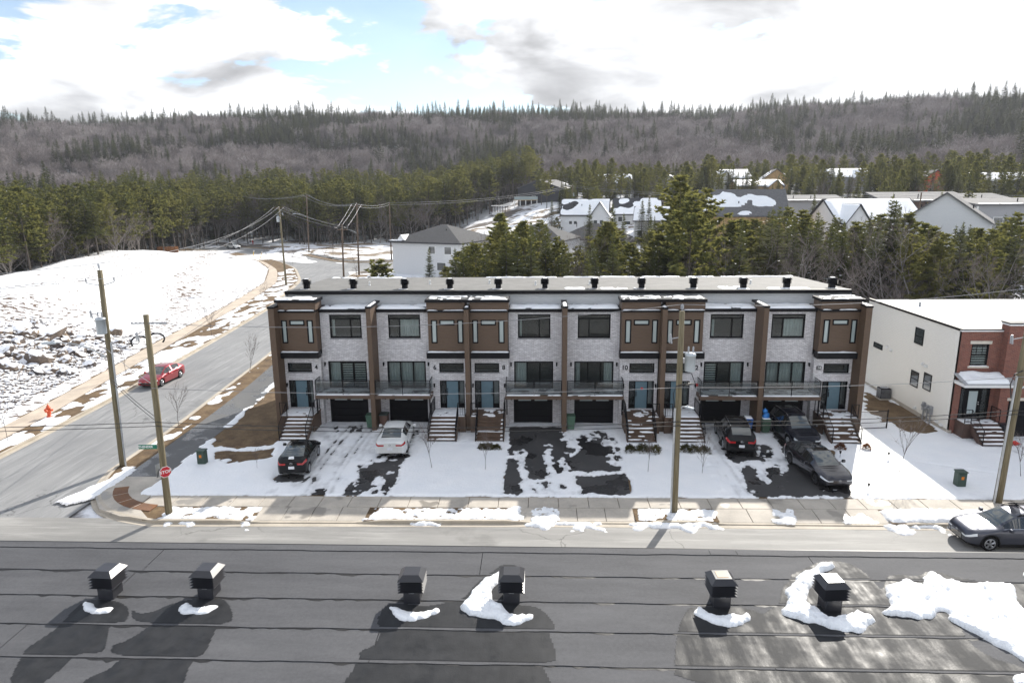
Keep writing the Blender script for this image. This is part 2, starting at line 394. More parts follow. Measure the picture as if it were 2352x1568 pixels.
i = np.arange(len(radii)-1)[:, None]; j = np.arange(NXg)[None, :]
F = np.stack([i*NXg+j, i*NXg+(j+1) % NXg, (i+1)*NXg+(j+1) % NXg, (i+1)*NXg+j], -1).reshape(-1, 4)[:, ::-1]
me = np_mesh('ground', V, F, WILD)
struct(link('ground', me))

# ------------------------------------------------------------------ strips along polylines
def resample(pts, step):
    pts = np.array(pts, float); d = np.r_[0, np.cumsum(np.hypot(*np.diff(pts, axis=0).T))]
    n = max(2, int(d[-1]/step)+1); s = np.linspace(0, d[-1], n)
    # smooth with Catmull-like interpolation
    x = np.interp(s, d, pts[:, 0]); y = np.interp(s, d, pts[:, 1])
    for _ in range(max(2, int(4/step)*4)):
        x[1:-1] = (x[:-2]+2*x[1:-1]+x[2:])/4; y[1:-1] = (y[:-2]+2*y[1:-1]+y[2:])/4
    return np.stack([x, y], -1)
def offs(P, d):
    t = np.gradient(P, axis=0); t /= np.hypot(t[:, 0], t[:, 1])[:, None]
    return P + np.stack([t[:, 1], -t[:, 0]], -1)*d       # positive = right of travel
def sheet(name, A, B, z, m, kind='structure'):
    n = len(A); V = np.vstack([np.c_[A, np.full(n, z) if np.isscalar(z) else z], np.c_[B, np.full(n, z) if np.isscalar(z) else z]])
    i = np.arange(n-1); F = np.stack([i, n+i, n+i+1, i+1], -1)
    return struct(link(name, np_mesh(name, V, F, m, False)), kind)
def ribbon(name, P, d0, d1, z0, z1, m):
    """raised strip with a box section"""
    A, B = offs(P, d0), offs(P, d1); n = len(P)
    V = np.vstack([np.c_[A, np.full(n, z0)], np.c_[A, np.full(n, z1)], np.c_[B, np.full(n, z1)], np.c_[B, np.full(n, z0)]])
    i = np.arange(n-1); F = np.vstack([np.stack([k*n+i, k*n+i+1, (k+1)*n+i+1, (k+1)*n+i], -1) for k in range(3)])
    return struct(link(name, np_mesh(name, V, F[:, ::-1] if d1 > d0 else F, m, False)))
ZR = -.15
leftk = resample([(-15.8,-60),(-15.8,-5),(-15.9,0),(-16.0,6.8),(-16.3,10.7),(-17.1,18.1),(-18.0,28.7),(-19.9,48.7),(-25.4,77.5),(-33.6,98),(-42.4,112.3),(-60.7,133.6),(-84,149),(-112,163),(-160,182)], 1.5)
rk1 = resample([(-7.5,-6.3),(-7.6,.6),(-8.3,9),(-9.2,21),(-12.0,46),(-16.4,70),(-18.6,86),(-18.3,91),(-15,94.6),(-9,98),(10,107),(40,122)], 1.2)
farks = resample([(40,133),(10,120),(-11.6,112.2),(-19,108.6),(-24,107.6),(-28,109.3),(-36.4,120),(-51.5,141),(-64.5,150),(-76.3,156.7),(-94,166.6),(-120,180),(-165,200)], 1.5)
# street surfaces: one sheet for the long street, one for the side road, one for the street in front
cen = resample([(-11.6,-60),(-11.6,-6),(-11.7,5),(-13.1,22),(-15.8,46.7),(-21.5,77.5),(-29.5,101),(-39,116.5),(-56,137.5),(-80,153),(-102,165),(-162,191)], 1.5)
wl = np.interp(np.arange(len(cen)), [0, len(cen)], [4.6, 4.6])
sheet('road', offs(cen, -5.6), offs(cen, 5.4), ZR, ROAD_L)
sp = resample([(-27,98),(-20,100.4),(-8,105),(10,113.5),(40,128)], 1.5)
sheet('road', offs(sp, -8.5), offs(sp, 8.5), ZR-.004, ROAD_L)
FX0, FX1 = -14.0, 110.0
sheet('road', np.array([(FX0,-12.3),(FX1,-11.9)]), np.array([(FX0,-22.5),(FX1,-22.5)]), ZR+.004, ROAD_F)
corner = [(-7.5,-6.3),(-7.25,-8.2),(-6.3,-10.2),(-5.2,-11.7),(-3.6,-12.5),(-1.6,-12.75)]
frontk = resample(corner[::-1], .4)[::-1]
KX = np.array([[-1.6,-12.72],[20,-12.35],[60,-12.25],[110,-12.2]])
DROPS = [(3.2,8.7),(16.3,21.9),(25.9,34.0)]       # dropped kerbs at the driveways
def front_kerb_y(x): return np.interp(x, KX[:, 0], KX[:, 1])
# block of land the row stands on (turf), with its kerbs
blk = [(-7.5,.6),(-8.3,9),(-8.9,17),(110,17),(110,-9.9),(40,-9.9),(-3,-10.6),(-7.0,-8.4),(-7.4,-6.3)]
mb = MB(); mb.add([(x,y,-.03) for x,y in blk], [tuple(range(len(blk)))[::-1]]); struct(mb.build('lawn', TURF))
sheet('verge', offs(rk1[:78], .1), offs(rk1[:78], 5.0), -.037, TURF)
LB = np.array(leftk)
lv = offs(LB, -30)
sheet('verge', offs(LB, -6.5), offs(LB, -.1), -.035, TURF)
fv = offs(farks, -.1)
sheet('verge', offs(farks, -.1), offs(farks, 5.2), -.035, TURF)
def kerb_run(P, side):
    ribbon('kerb', P, 0, .16*side, -.25, .005, KERB)
    ribbon('gutter', P, -.32*side, 0, -.25, ZR+.012, KERB)
kerb_run(leftk, -1); kerb_run(rk1, 1); kerb_run(farks, 1)
P2 = np.vstack([frontk, np.array([[x, front_kerb_y(x)] for x in np.arange(-.8, 110, 1.5)])])
def kerb_front():
    n = len(P2); z = np.full(n, .005)
    for a, b in DROPS: z = np.where((P2[:, 0] > a) & (P2[:, 0] < b), ZR+.05, z)
    A, B = P2, offs(P2, -.16); C = offs(P2, .34)
    V = np.vstack([np.c_[A, np.full(n, -.25)], np.c_[A, z], np.c_[B, z], np.c_[B, np.full(n, -.25)]])
    i = np.arange(n-1); F = np.vstack([np.stack([k*n+i, k*n+i+1, (k+1)*n+i+1, (k+1)*n+i], -1) for k in range(3)])
    struct(link('kerb', np_mesh('kerb', V, F, KERB, False)))
    ribbon('gutter', P2, .003, .34, -.25, ZR+.012, KERB)
kerb_front()
for a, b in zip([-3.4]+[q[1] for q in DROPS], [q[0] for q in DROPS]+[110]):
    xs_ = np.linspace(a, b, 12); sheet('verge', np.c_[xs_, -10.7+xs_*0], np.c_[xs_, front_kerb_y(xs_)+.05+.9*(xs_ < -2.2)], -.03, TURF)
# left sidewalk and the far path
swn = [(-17.5,-60),(-17.6,-2.3),(-18.1,3.3),(-19.6,12.2),(-20.7,20.9),(-23.0,38.1),(-25.9,60),(-28.6,75),(-36.2,95),(-45,110.5),(-63,132.8),(-86,149)]
swf = [(-19.3,-60),(-19.4,0),(-20.3,6.4),(-21.6,14.7),(-23.5,26.6),(-25.4,42.2),(-28.0,60),(-30.8,75),(-38.3,96.5),(-47,112.2),(-64.5,134.6),(-87,151)]
swn = resample(swn, 1.5)[:150]; swf = resample(swf, 1.5)[:150]; _n = min(len(swn), len(swf)); sheet('sidewalk', swf[:_n], swn[:_n], .0, TANC)
fp = farks[10:]
ribbon('path', fp, 1.6, 4.0, -.2, .0, PATH)
# near path between street and lawn
npth = resample([(-5.0,-7.6),(-5.05,0),(-5.4,9),(-6.2,18),(-8.9,40),(-12.5,60),(-14.3,72),(-15.2,82)], 1.5)
ribbon('path', npth, -1.15, 1.1, -.2, -.012, PATH)

# ------------------------------------------------------------------ slabs of the front sidewalk and the driveway aprons
SX0 = -3.2
side = bpy.data.objects.new('sidewalk', None); COL.objects.link(side); struct(side)
def slab(x0, x1, y0f, y1f, z, zt=None, m=CONC, skew=0.0, parent=side, name='slab'):
    g = .012; mb = MB(); e = rng.uniform(-.004, .004)
    poly = [(x0+g, y0f(x0)+g), (x1-g, y0f(x1)+g), (x1-g, y1f(x1)-g), (x0+g, y1f(x0)-g)]
    zz = [z if zt is None else zt, z if zt is None else zt, z, z]
    vs = [(x,y,-.2) for x,y in poly]+[(x,y,q-.012+e) for (x,y),q in zip(poly, zz)]+[(x+(.012 if k in (0,3) else -.012), y+(.012 if k < 2 else -.012), q+e) for k, ((x,y),q) in enumerate(zip(poly, zz))]
    fs = [(8,9,10,11)]+[(i,(i+1)%4,4+(i+1)%4,4+i) for i in range(4)]+[(4+i,4+(i+1)%4,8+(i+1)%4,8+i) for i in range(4)]
    mb.add(vs, fs); mb.build(name, m, parent)
ya = lambda x: -9.95+.35*np.clip((x+3)/45, 0, 1); yb = lambda x: -11.2+.45*np.clip((x+3)/45, 0, 1)
x = SX0
while x < 66:
    slab(x, x+1.53, yb, ya, 0.0); x += 1.53
for a, b in DROPS:
    n = round((b-a)/1.53); w = (b-a)/n
    apr = bpy.data.objects.new('driveway_apron', None); COL.objects.link(apr); struct(apr)
    for k in range(n):
        slab(a+k*w, a+(k+1)*w, lambda q: front_kerb_y(q)+.17, lambda q: yb(q)-.005, 0.0, ZR+.055, parent=apr)
# street corner: concrete landing and rust-brown tactile plates
cl = [(-6.6,-7.6),(-4.0,-7.6),(-3.25,-9.9),(-3.25,-11.25),(-2.0,-12.5),(-3.5,-12.33),(-5.05,-11.55),(-6.2,-10.15),(-7.05,-8.2)]
mb = MB(); mb.prism(cl[::-1] if False else cl, -.2, .002); o = mb.build('sidewalk', CONC); struct(o)
RUST = concrete_mat('rusty_iron', (.17,.085,.045), 0, .8)
for k in range(4):
    a0 = R(197+k*17); a1 = R(197+(k+1)*17-1.2); c = (-1.9,-8.0); mb = MB()
    arc = [(c[0]+r_*math.cos(a)*1.05, c[1]+r_*math.sin(a)*.98) for r_, aa in ((3.85,(a0,(a0+a1)/2,a1)),(3.15,(a1,(a0+a1)/2,a0))) for a in aa]
    mb.prism(arc[::-1], -.05, .014)
    for q in range(1,6):
        am = a0+(a1-a0)*q/6
        for r_ in (3.3,3.45,3.6,3.75): mb.cyl(c[0]+r_*math.cos(am)*1.05, c[1]+r_*math.sin(am)*.98, .01, .022, .018, n=5)
    mb.build('tactile_plate', RUST, o)
# driveways
DW = [[(2.35,1.55),(10.25,1.55),(10.25,-2),(9.6,-9.7),(2.6,-9.8),(2.45,-4)], [(15.25,1.55),(22.55,1.55),(22.4,-3),(22.0,-9.62),(15.35,-9.62)], [(27.85,1.55),(35.45,1.55),(34.9,-3),(34.3,-9.55),(26.6,-9.55),(27.6,-4)], [(45.4,1.0),(52,1.0),(52,-9.5),(45.4,-9.5)]]
for d in DW:
    mb = MB(); mb.add([(x,y,.0) for x,y in d], [tuple(range(len(d)))[::-1]]); struct(mb.build('driveway', DRIVE))

# ------------------------------------------------------------------ snow as a height field that dips under the ground where it has melted
def inpoly(X, Y, poly):
    P = np.array(poly); c = np.zeros(X.shape, bool); n = len(P); j = n-1
    for i in range(n):
        a, b = P[i], P[j]; t = ((a[1] > Y) != (b[1] > Y)) & (X < (b[0]-a[0])*(Y-a[1])/(b[1]-a[1]+1e-12)+a[0]); c ^= t; j = i
    return c
def blur(A, n):
    for _ in range(n):
        A = (np.roll(A,1,0)+2*A+np.roll(A,-1,0))/4; A = (np.roll(A,1,1)+2*A+np.roll(A,-1,1))/4
    return A
def snowfield(name, x0, x1, y0, y1, res, fn, base=0.0, cut=-.012, m=None, kind='stuff', thin=.026):
    xs = np.arange(x0, x1+res*.5, res); ys = np.arange(y0, y1+res*.5, res)
    X, Y = np.meshgrid(xs, ys, indexing='ij'); H = fn(X, Y)
    Zb = base(X, Y) if callable(base) else base
    Z = Zb+H; nx, ny = X.shape
    jx = (vnoise(X*7/res*.13, Y*9, 3)-.5)*res*.5
    V = np.stack([X+jx, Y+jx[:, ::-1], Z], -1).reshape(-1, 3)
    i, j = np.meshgrid(np.arange(nx-1), np.arange(ny-1), indexing='ij')
    mx = np.maximum(np.maximum(H[:-1,:-1], H[1:,:-1]), np.maximum(H[:-1,1:], H[1:,1:]))
    ok = mx > cut; i = i[ok]; j = j[ok]
    F = np.stack([i*ny+j, (i+1)*ny+j, (i+1)*ny+j+1, i*ny+j+1], -1)
    used = np.zeros(len(V), bool); used[F.ravel()] = True; idx = np.cumsum(used)-1
    o = link(name, np_mesh(name, V[used], idx[F], m or SNOW)); struct(o, kind)
    at = o.data.attributes.new('thin', 'FLOAT', 'POINT'); at.data.foreach_set('value', np.clip(1-H/thin, 0, 1).reshape(-1)[used].astype(np.float32))
    return o
D = 2352/2880
q5 = lambda x, y: gp(x*.4846*D, (700+y*.4846)*D)
q6 = lambda x, y: gp((740+x*.3231)*D, (1100+y*.3231)*D)
q7 = lambda x, y: gp((1380+x*.3231)*D, (1100+y*.3231)*D)
q8 = lambda x, y: gp((1900+x*.31463)*D, (1100+y*.31463)*D)
q4 = lambda x, y: gp((2380+x*.4975)*D, (780+y*.4975)*D)
P = lambda q, pts: [q(*a) for a in pts]
BARE = [P(q6,a) for a in ([(800,850),(930,640),(1010,650),(1100,700),(1000,740),(940,800),(880,860)], [(1030,830),(1160,680),(1190,660),(1120,830),(1060,870)], [(715,905),(735,830),(800,780),(800,850),(760,900)], [(980,620),(1180,600),(1250,520),(1210,610),(1160,690),(1000,690)], [(1210,600),(1330,330),(1375,305),(1310,420),(1250,570)], [(590,360),(640,295),(668,295),(630,360)], [(800,350),(840,292),(880,292),(830,355)], [(840,690),(890,660),(900,700),(860,730)], [(430,905),(495,835),(545,860),(525,905)], [(100,800),(130,720),(360,720),(350,790),(200,790)])]
BARE += [P(q7,a) for a in ([(105,892),(130,700),(150,580),(230,590),(262,740),(268,892)], [(165,310),(600,310),(620,420),(520,450),(420,470),(330,495),(240,510),(150,560),(165,400)], [(315,480),(470,470),(460,600),(490,680),(480,765),(330,765),(310,640)], [(545,450),(625,430),(640,560),(580,600),(630,700),(570,720),(545,620)], [(670,620),(720,560),(800,500),(770,460),(840,435),(960,440),(1010,480),(1015,690),(830,690),(690,670)], [(720,745),(1180,715),(1210,800),(1240,895),(780,895),(770,800)], [(335,820),(430,860),(430,892),(350,850)], [(400,800),(510,780),(500,840),(440,820)], [(580,800),(650,830),(620,855)], [(2010,330),(2290,330),(2330,590),(2100,600),(1990,450)])]
BARE += [P(q8,a) for a in ([(575,690),(690,665),(740,760),(800,860),(830,940),(720,940),(640,830)], [(985,500),(1080,600),(1210,850),(1330,900),(1480,880),(1450,700),(1560,830),(1690,940),(740,940),(800,850),(860,800),(820,700),(890,650),(950,750),(1000,690)], [(885,380),(960,540),(1230,520),(1220,380),(1150,280),(900,280)], [(1060,500),(1420,520),(1500,880),(1200,880)], [(430,560),(740,600),(740,620),(520,640)])]
PATCHY = [P(q8,a) for a in ([(750,470),(860,490),(880,640),(780,660)], [(620,700),(760,700),(900,900),(700,930)])]+[P(q7,a) for a in ([(640,430),(1000,330),(1130,500),(1160,700),(1030,700),(640,700)], [(160,310),(640,310),(640,480),(160,560)])]+[P(q6,[(840,640),(1000,560),(1260,480),(1100,900),(760,900)])]
TURFB = [P(q5,[(1600,800),(1660,800),(1640,1060),(1575,1135),(1430,1150),(1240,1140),(1195,1112),(1360,990),(1530,860)]), P(q5,[(1230,1175),(1500,1168),(1600,1150),(1585,1200),(1420,1225),(1290,1225)]), P(q4,[(95,640),(200,680),(330,725),(430,785),(500,865),(430,882),(330,850),(200,800),(120,740)])]
def yard(X, Y):
    wx = X+(fbm(X*1.6, Y*1.6, 21, 4)-.5)*.34+(fbm(X*8, Y*4, 23, 3)-.5)*.34; wy = Y+(fbm(X*1.6, Y*1.6, 33, 4)-.5)*.40+(fbm(X*8, Y*4, 35, 3)-.5)*.42
    M = np.ones(X.shape)
    for p in BARE: M = np.where(inpoly(wx, wy, p), 0, M)
    fine = fbm(X*4.5, Y*2.2, 41, 4)
    for p in PATCHY: M = np.where(inpoly(wx, wy, p) & (fine > .50), 0, M)
    wx2 = X+(fbm(X*2.2, Y*2.2, 51, 4)-.5)*.9; wy2 = Y+(fbm(X*2.2, Y*2.2, 63, 4)-.5)*.9
    for p in TURFB: M = np.where(inpoly(wx2, wy2, p) | (inpoly(X+(fine-.5)*2.2, Y+(fine-.5)*2.2, p) & (fine > .56)), 0, M)
    # outside limits
    far = ya(X)+.02+(vnoise(X*2.3, Y*0, 5)-.5)*.13
    M = np.where((Y < far) | (X < -3.95-.6*sst(-7,-3,Y)*0+(vnoise(Y*1.7, X*0, 8)-.5)*.25+.6*sst(2,14,Y)*-1), 0, M)
    drive = np.zeros(X.shape, bool)
    for d in DW: drive |= inpoly(X, Y, d)
    M = blur(M, 3)
    thick = np.where(drive, .030, .085)+.035*(fbm(X*.5, Y*.5, 71, 3)-.5)
    thick = blur(thick, 6)
    H = (M-.5)*2*thick + (fbm(X*7, Y*3.6, 95, 4)-.5)*.10*(4*M*(1-M))
    H = np.where(drive, H+(fbm(X*5, Y*1.6, 97, 4)-.52)*.035*sst(.5,1,M), H)
    H += (fbm(X*1.3, Y*1.3, 81, 4)-.5)*.05*sst(.5, .9, M) + (fbm(X*6, Y*6, 91, 3)-.5)*.014
    # tyre tracks in the snowy drive, footprints across the side lawn
    for xc in (4.35, 4.75, 5.75, 6.1):
        H -= .021*np.exp(-((X-xc-.12*np.sin(Y*.4))/.12)**2)*(Y < 1)*(.4+fbm(X*2,Y*.7,66,3))
    for xc in (27.6,28.1): H -= .02*np.exp(-((X-xc)/.14)**2)
    fp = np.sin((X*.55+Y*1.1)*7)*np.exp(-((Y+5.2+.38*(X-40))/.22)**2)*(X > 38); H -= .06*np.clip(fp, 0, 1)
    # ploughed ridges beside the drives
    H += .12*np.exp(-((X-27.3-.04*Y)/.28)**2)*(Y < 0)*sst(-9.3,-8,Y)*fbm(X*3,Y*3,15,3)
    H += .16*np.exp(-(((X-30.9)/.35)**2+((Y+.6)/.9)**2))
    return H
def lawn_base(X, Y):
    drive = np.zeros(X.shape, bool)
    for d in DW: drive |= inpoly(X, Y, d)
    return np.where(drive, .001, -.028)
snowfield('snow_cover', -5.2, 62, -10.1, 14, .085, yard, lawn_base)
def verge_f(X, Y):
    kb = front_kerb_y(X); t = (Y-kb)/(yb(X)-kb)
    n = fbm(X*1.6, Y*1.6, 7, 4)
    M = np.where((t > .08+.10*(vnoise(X*2,Y*0,2)-.5)) & (t < .985), 1.0, 0)
    for a, b in DROPS: M = np.where((X > a+.45-1.1*n) & (X < b-.45+1.0*n), 0, M)
    M = np.where(X < -1.6, 0, M)
    for p in (P(q7,[(150,1000),(290,1000),(290,1090),(150,1120)]), P(q7,[(340,1000),(620,1010),(600,1110),(420,1150),(370,1100)]), P(q8,[(850,1040),(1060,1060),(1090,1160),(880,1170)]), P(q8,[(1530,1080),(1600,1150),(1530,1165)])):
        M = np.where(inpoly(X+(n-.5)*.6, Y+(n-.5)*.6, p), 1.0, M)
    M = np.where((fbm(X*4.4, Y*4.4, 9, 4) > .645) & (M > 0) & (X < 34), 0, M)
    M = blur(M, 4)
    H = (M-.5)*2*.065+(fbm(X*3, Y*3, 12, 4)-.5)*.09*sst(.4,.9,M)+(fbm(X*11, Y*11, 14, 3)-.5)*.07*sst(.2,.6,M)+(fbm(X*5.5, Y*5.5, 18, 3)-.5)*.10*sst(.3,.8,M)-.02*(fbm(X*1.7,Y*1.7,19,3) > .58)+.10*np.exp(-((X-36.5)/3.0)**2)*sst(.5,1,M)
    return H
snowfield('snow_cover', -2.2, 62, -12.6, -10.6, .07, verge_f, lambda X, Y: np.where(np.any([(X > a) & (X < b) for a, b in DROPS], 0), -.045, -.025))
def gut_f(X, Y):
    M = np.zeros(X.shape); n = fbm(X*2.4, Y*2.4, 17, 4)
    for xa, xb in ((11.0,12.4),(16.6,20.3),(21.6,25.9),(33.6,41),(-1.0,.4),(2.4,3.2)):
        M = np.maximum(M, np.where((X > xa+.5*(n-.5)) & (X < xb+.8*(n-.5)) & (Y > front_kerb_y(X)-.15-.75*sst(.38,.7,n)), 1, 0))
    M = np.where(Y > front_kerb_y(X)+.10, 0, M)
    M = np.where((vnoise(X*5, Y*5, 23) > .72), 0, M); M = blur(M, 4)
    return (M-.5)*2*.07+(n-.5)*.08*sst(.5,.9,M)+.07*sst(-13.0,-12.4,Y)*M+(fbm(X*12, Y*12, 15, 3)-.5)*.07*sst(.2,.6,M)
snowfield('snow_cover', -2, 62, -13.5, -12.1, .06, gut_f, ZR+.01)
def corner_f(X, Y):
    n = fbm(X*1.3, Y*1.3, 27, 4); M = np.zeros(X.shape)
    for p in ([(-7.0,-6.2),(-5.9,-6.4),(-5.9,-8.4),(-6.1,-10.2),(-7.4,-11.2),(-8.1,-10.9),(-7.2,-9.0)], [(-4.1,-7.0),(-3.2,-8.2),(-2.9,-9.6),(-3.9,-9.3)]):
        M = np.maximum(M, inpoly(X+(n-.5)*1.1, Y+(n-.5)*1.1, p)*1.0)
    M = blur(M, 5); return (M-.5)*2*.08+(n-.5)*.14*sst(.4,.9,M)+(fbm(X*11, Y*11, 16, 3)-.5)*.07*sst(.2,.6,M)
snowfield('snow_cover', -9, -2.5, -12, -5, .07, corner_f, -.03)
# left verge, left bank (mound) and the rubble slope
_LY = [-60,0,6.4,14.7,26.6,42.2,60,75,96.5,112.2,130]; _LX = [-19.4,-19.5,-20.4,-21.7,-23.6,-25.5,-28.1,-30.9,-38.5,-47.2,-62]
def xe(Y): return np.interp(Y, _LY, _LX)
def mound(X, Y):
    d = xe(Y)-X
    h = 3.3*sst(1.5, 26, d)*sst(20, 40, Y)+(.6*sst(1,6,d)+1.6*sst(5,13,d)+1.2*sst(14,34,d))*(1-sst(20, 40, Y))
    h *= 1-.85*sst(-62, -78, X+.0*Y) if False else 1-.8*sst(34, 52, d)
    h *= 1-sst(100, 132, Y)
    h += (fbm(X*.13, Y*.13, 3, 3)-.5)*1.0*sst(3, 12, d)*(1-sst(112,130,Y))
    h -= .5*np.exp(-((X+33+.42*(Y-45))/1.3)**2)*sst(25,40,Y)*0
    return h
def mound_s(X, Y):
    """surface with clods and tufts poking through"""
    t = vnoise(X*1.7, Y*1.7, 61); u = fbm(X*.35, Y*.35, 44, 3)
    return mound(X, Y)+.05*(fbm(X*1.2,Y*1.2,19,3)-.5)
def mound_mat():
    k = NT('bank_snow'); p = k.pos()
    zone = k.noise(p, .055, 3, .5); tuft = k.noise(k.map(p, (1.0,1.35,.6)), 1.35, 4, .6)
    sx = k.sep(p)
    # furrow down the bank where rock and turf show
    line = k.math('ABSOLUTE', k.math('ADD', k.math('ADD', sx[0], 38.5), k.math('MULTIPLY', k.math('SUBTRACT', sx[1], 62), .42)))
    fur = k.math('SUBTRACT', 1.0, k.math('MULTIPLY', line, .22, clamp=True), clamp=True)
    f = k.math('ADD', k.math('ADD', tuft, k.math('MULTIPLY', zone, .40)), k.math('MULTIPLY', fur, .09))
    msk = k.ramp(f, [(.785, (0,0,0)), (.81, (1,1,1))])
    soil = k.ramp(k.noise(p, 5, 4), [(.3,(.05,.033,.022)),(.7,(.17,.11,.07))])
    k.col(k.mix(msk, k.ramp(k.noise(p, .3, 3), [(.3,(.80,.81,.84)),(.7,(.88,.88,.89))]), soil)); k.rough(.7)
    k.bump(k.math('ADD', tuft, k.math('MULTIPLY', k.noise(p, 6, 4), .2)), .22, .7); return k.m
BANK = mound_mat()
xs = np.arange(-96, -19.3, .55); ys = np.arange(-30, 140, .55)
X, Y = np.meshgrid(xs, ys, indexing='ij'); d = xe(Y)-X
Zm = np.where(d < .6, -.02, mound_s(X, Y)*1.0); Zm = np.where(d > 50, Zm-.25*sst(50,60,d), Zm)
ok = (d > -.3); okf = ok[:-1,:-1] & ok[1:,1:] & ok[1:,:-1] & ok[:-1,1:]
i, j = np.nonzero(okf); ny = X.shape[1]
F = np.stack([i*ny+j, (i+1)*ny+j, (i+1)*ny+j+1, i*ny+j+1], -1)
Xc = np.minimum(X, np.where(d < .6, xe(Y)-.02, X))
struct(link('snowy_bank', np_mesh('snowy_bank', np.stack([Xc, Y, Zm], -1).reshape(-1,3), F, BANK)))
def lverge_f(X, Y):
    s = np.interp(Y, leftk[:, 1], leftk[:, 0]); t = s-X
    n = fbm(X*1.1, Y*.55, 29, 4); ne = np.interp(Y, swn[:, 1], swn[:, 0]); M = ((t > .2+.2*n) & (X > ne+.03)).astype(float)
    M = np.where(n+.12*(vnoise(X*0, Y*.22, 4)-.5) > .53, 0, M)
    M = blur(M, 1)
    return (M-.5)*2*.06+(fbm(X*4, Y*4, 30, 3)-.5)*.05*M
snowfield('snow_cover', -34, -14, -16, 100, .14, lverge_f, -.03)
def rverge_f(X, Y):
    s = np.interp(Y, rk1[:, 1], rk1[:, 0]); t = X-s; n = fbm(X*1.5, Y*.8, 37, 4)
    M = ((t > .2) & (t < 1.0) & (n > .60)).astype(float)
    M = np.maximum(M, ((t > 3.25+.3*n) & (t < 3.7+.5*n) & (n > .42)).astype(float))
    M = blur(M, 1); return (M-.5)*2*.06+(n-.5)*.05*M
snowfield('snow_cover', -19, -3, -5.5, 84, .12, rverge_f, -.028)
# open lot beyond the side road, with snow and bare soil
lot = [(-25,113),(-36,124.5),(-51,145.5),(-62,154),(-62,166),(-45,172),(-20,170),(0,172),(22,178),(46,190),(46,138),(10,124.5),(-11,116.8),(-19,113.2)]
bm_pts = []
xs = np.arange(-64, 48, 1.2); ys = np.arange(110, 192, 1.2); X, Y = np.meshgrid(xs, ys, indexing='ij')
inside = inpoly(X, Y, lot); okf = inside[:-1,:-1] | inside[1:,1:] | inside[1:,:-1] | inside[:-1,1:]
Z = np.maximum(terr(X, Y)+.28, 0)+.02+.25*(fbm(X*.2, Y*.2, 14, 3)-.3)*sst(0,8,np.minimum(Y-113, 60))
Z = np.where(inside, Z, np.minimum(Z, terr(X,Y)-.05)) 
i, j = np.nonzero(okf); ny = X.shape[1]
F = np.stack([i*ny+j, (i+1)*ny+j, (i+1)*ny+j+1, i*ny+j+1], -1)
struct(link('field', np_mesh('field', np.stack([X,Y,Z],-1).reshape(-1,3), F, LOT)))
# ------------------------------------------------------------------ the row of six townhouses
GBRICK = brick_mat('grey_brick', (.84,.82,.825), (.62,.60,.61), (.48,.45,.455), (.25,.24,.245))
BROWN = siding_mat('brown_siding', (.095,.057,.033), .15)
BROWNP = mat('brown_board', (.092,.056,.036), .6, var=.2, scale=3)
PALES = siding_mat('pale_siding', (.50,.50,.50), .115)
BLACKM = mat('black_metal', (.006,.006,.008), .4, var=.2, spec=.12)
FRAME = mat('black_frame', (.0035,.0035,.0045), .4, var=.2, spec=.1)
ROOFG = mat('roof_membrane', (.145,.142,.135), .8, var=.16, scale=1.2, bump=.004, bscale=30)
ROOFD = mat('dark_membrane', (.035,.036,.038), .8, var=.3, scale=3, bump=.004, bscale=30)
DOORB = mat('blue_door', (.095,.165,.205), .45, var=.05)
GARD = mat('garage_black', (.004,.004,.006), .5, var=.15, spec=.12)
DECKM = mat('deck_grey', (.16,.155,.15), .7, var=.2)
WHITEP = mat('white_paint', (.75,.75,.74), .5, var=.04)
CURT = mat('curtain', (.74,.77,.74), .8, var=.12, scale=2)
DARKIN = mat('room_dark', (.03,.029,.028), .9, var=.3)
def glass_mat(name, tint, trans=0.0, rough=.02):
    k = NT(name); k.b.inputs['Base Color'].default_value = (*tint, 1); k.b.inputs['Roughness'].default_value = rough
    k.b.inputs['Specular IOR Level'].default_value = .9; k.b.inputs['Coat Weight'].default_value = .6; k.b.inputs['Coat Roughness'].default_value = .02
    if trans:
        tr = k.n('ShaderNodeBsdfTransparent'); tr.inputs[0].default_value = (.86,.9,.9,1); mx = k.n('ShaderNodeMixShader'); mx.inputs[0].default_value = trans
        out = [n for n in k.t.nodes if n.type == 'OUTPUT_MATERIAL'][0]
        k.l(k.b.outputs[0], mx.inputs[1]); k.l(tr.outputs[0], mx.inputs[2]); k.l(mx.outputs[0], out.inputs['Surface'])
    return k.m
GLASS = glass_mat('window_glass', (.03,.035,.035), .78)
FROST = glass_mat('frosted_glass', (.30,.36,.36), 0, .25)
BALG = glass_mat('balcony_glass', (.05,.055,.06), .62)
U = 6.3
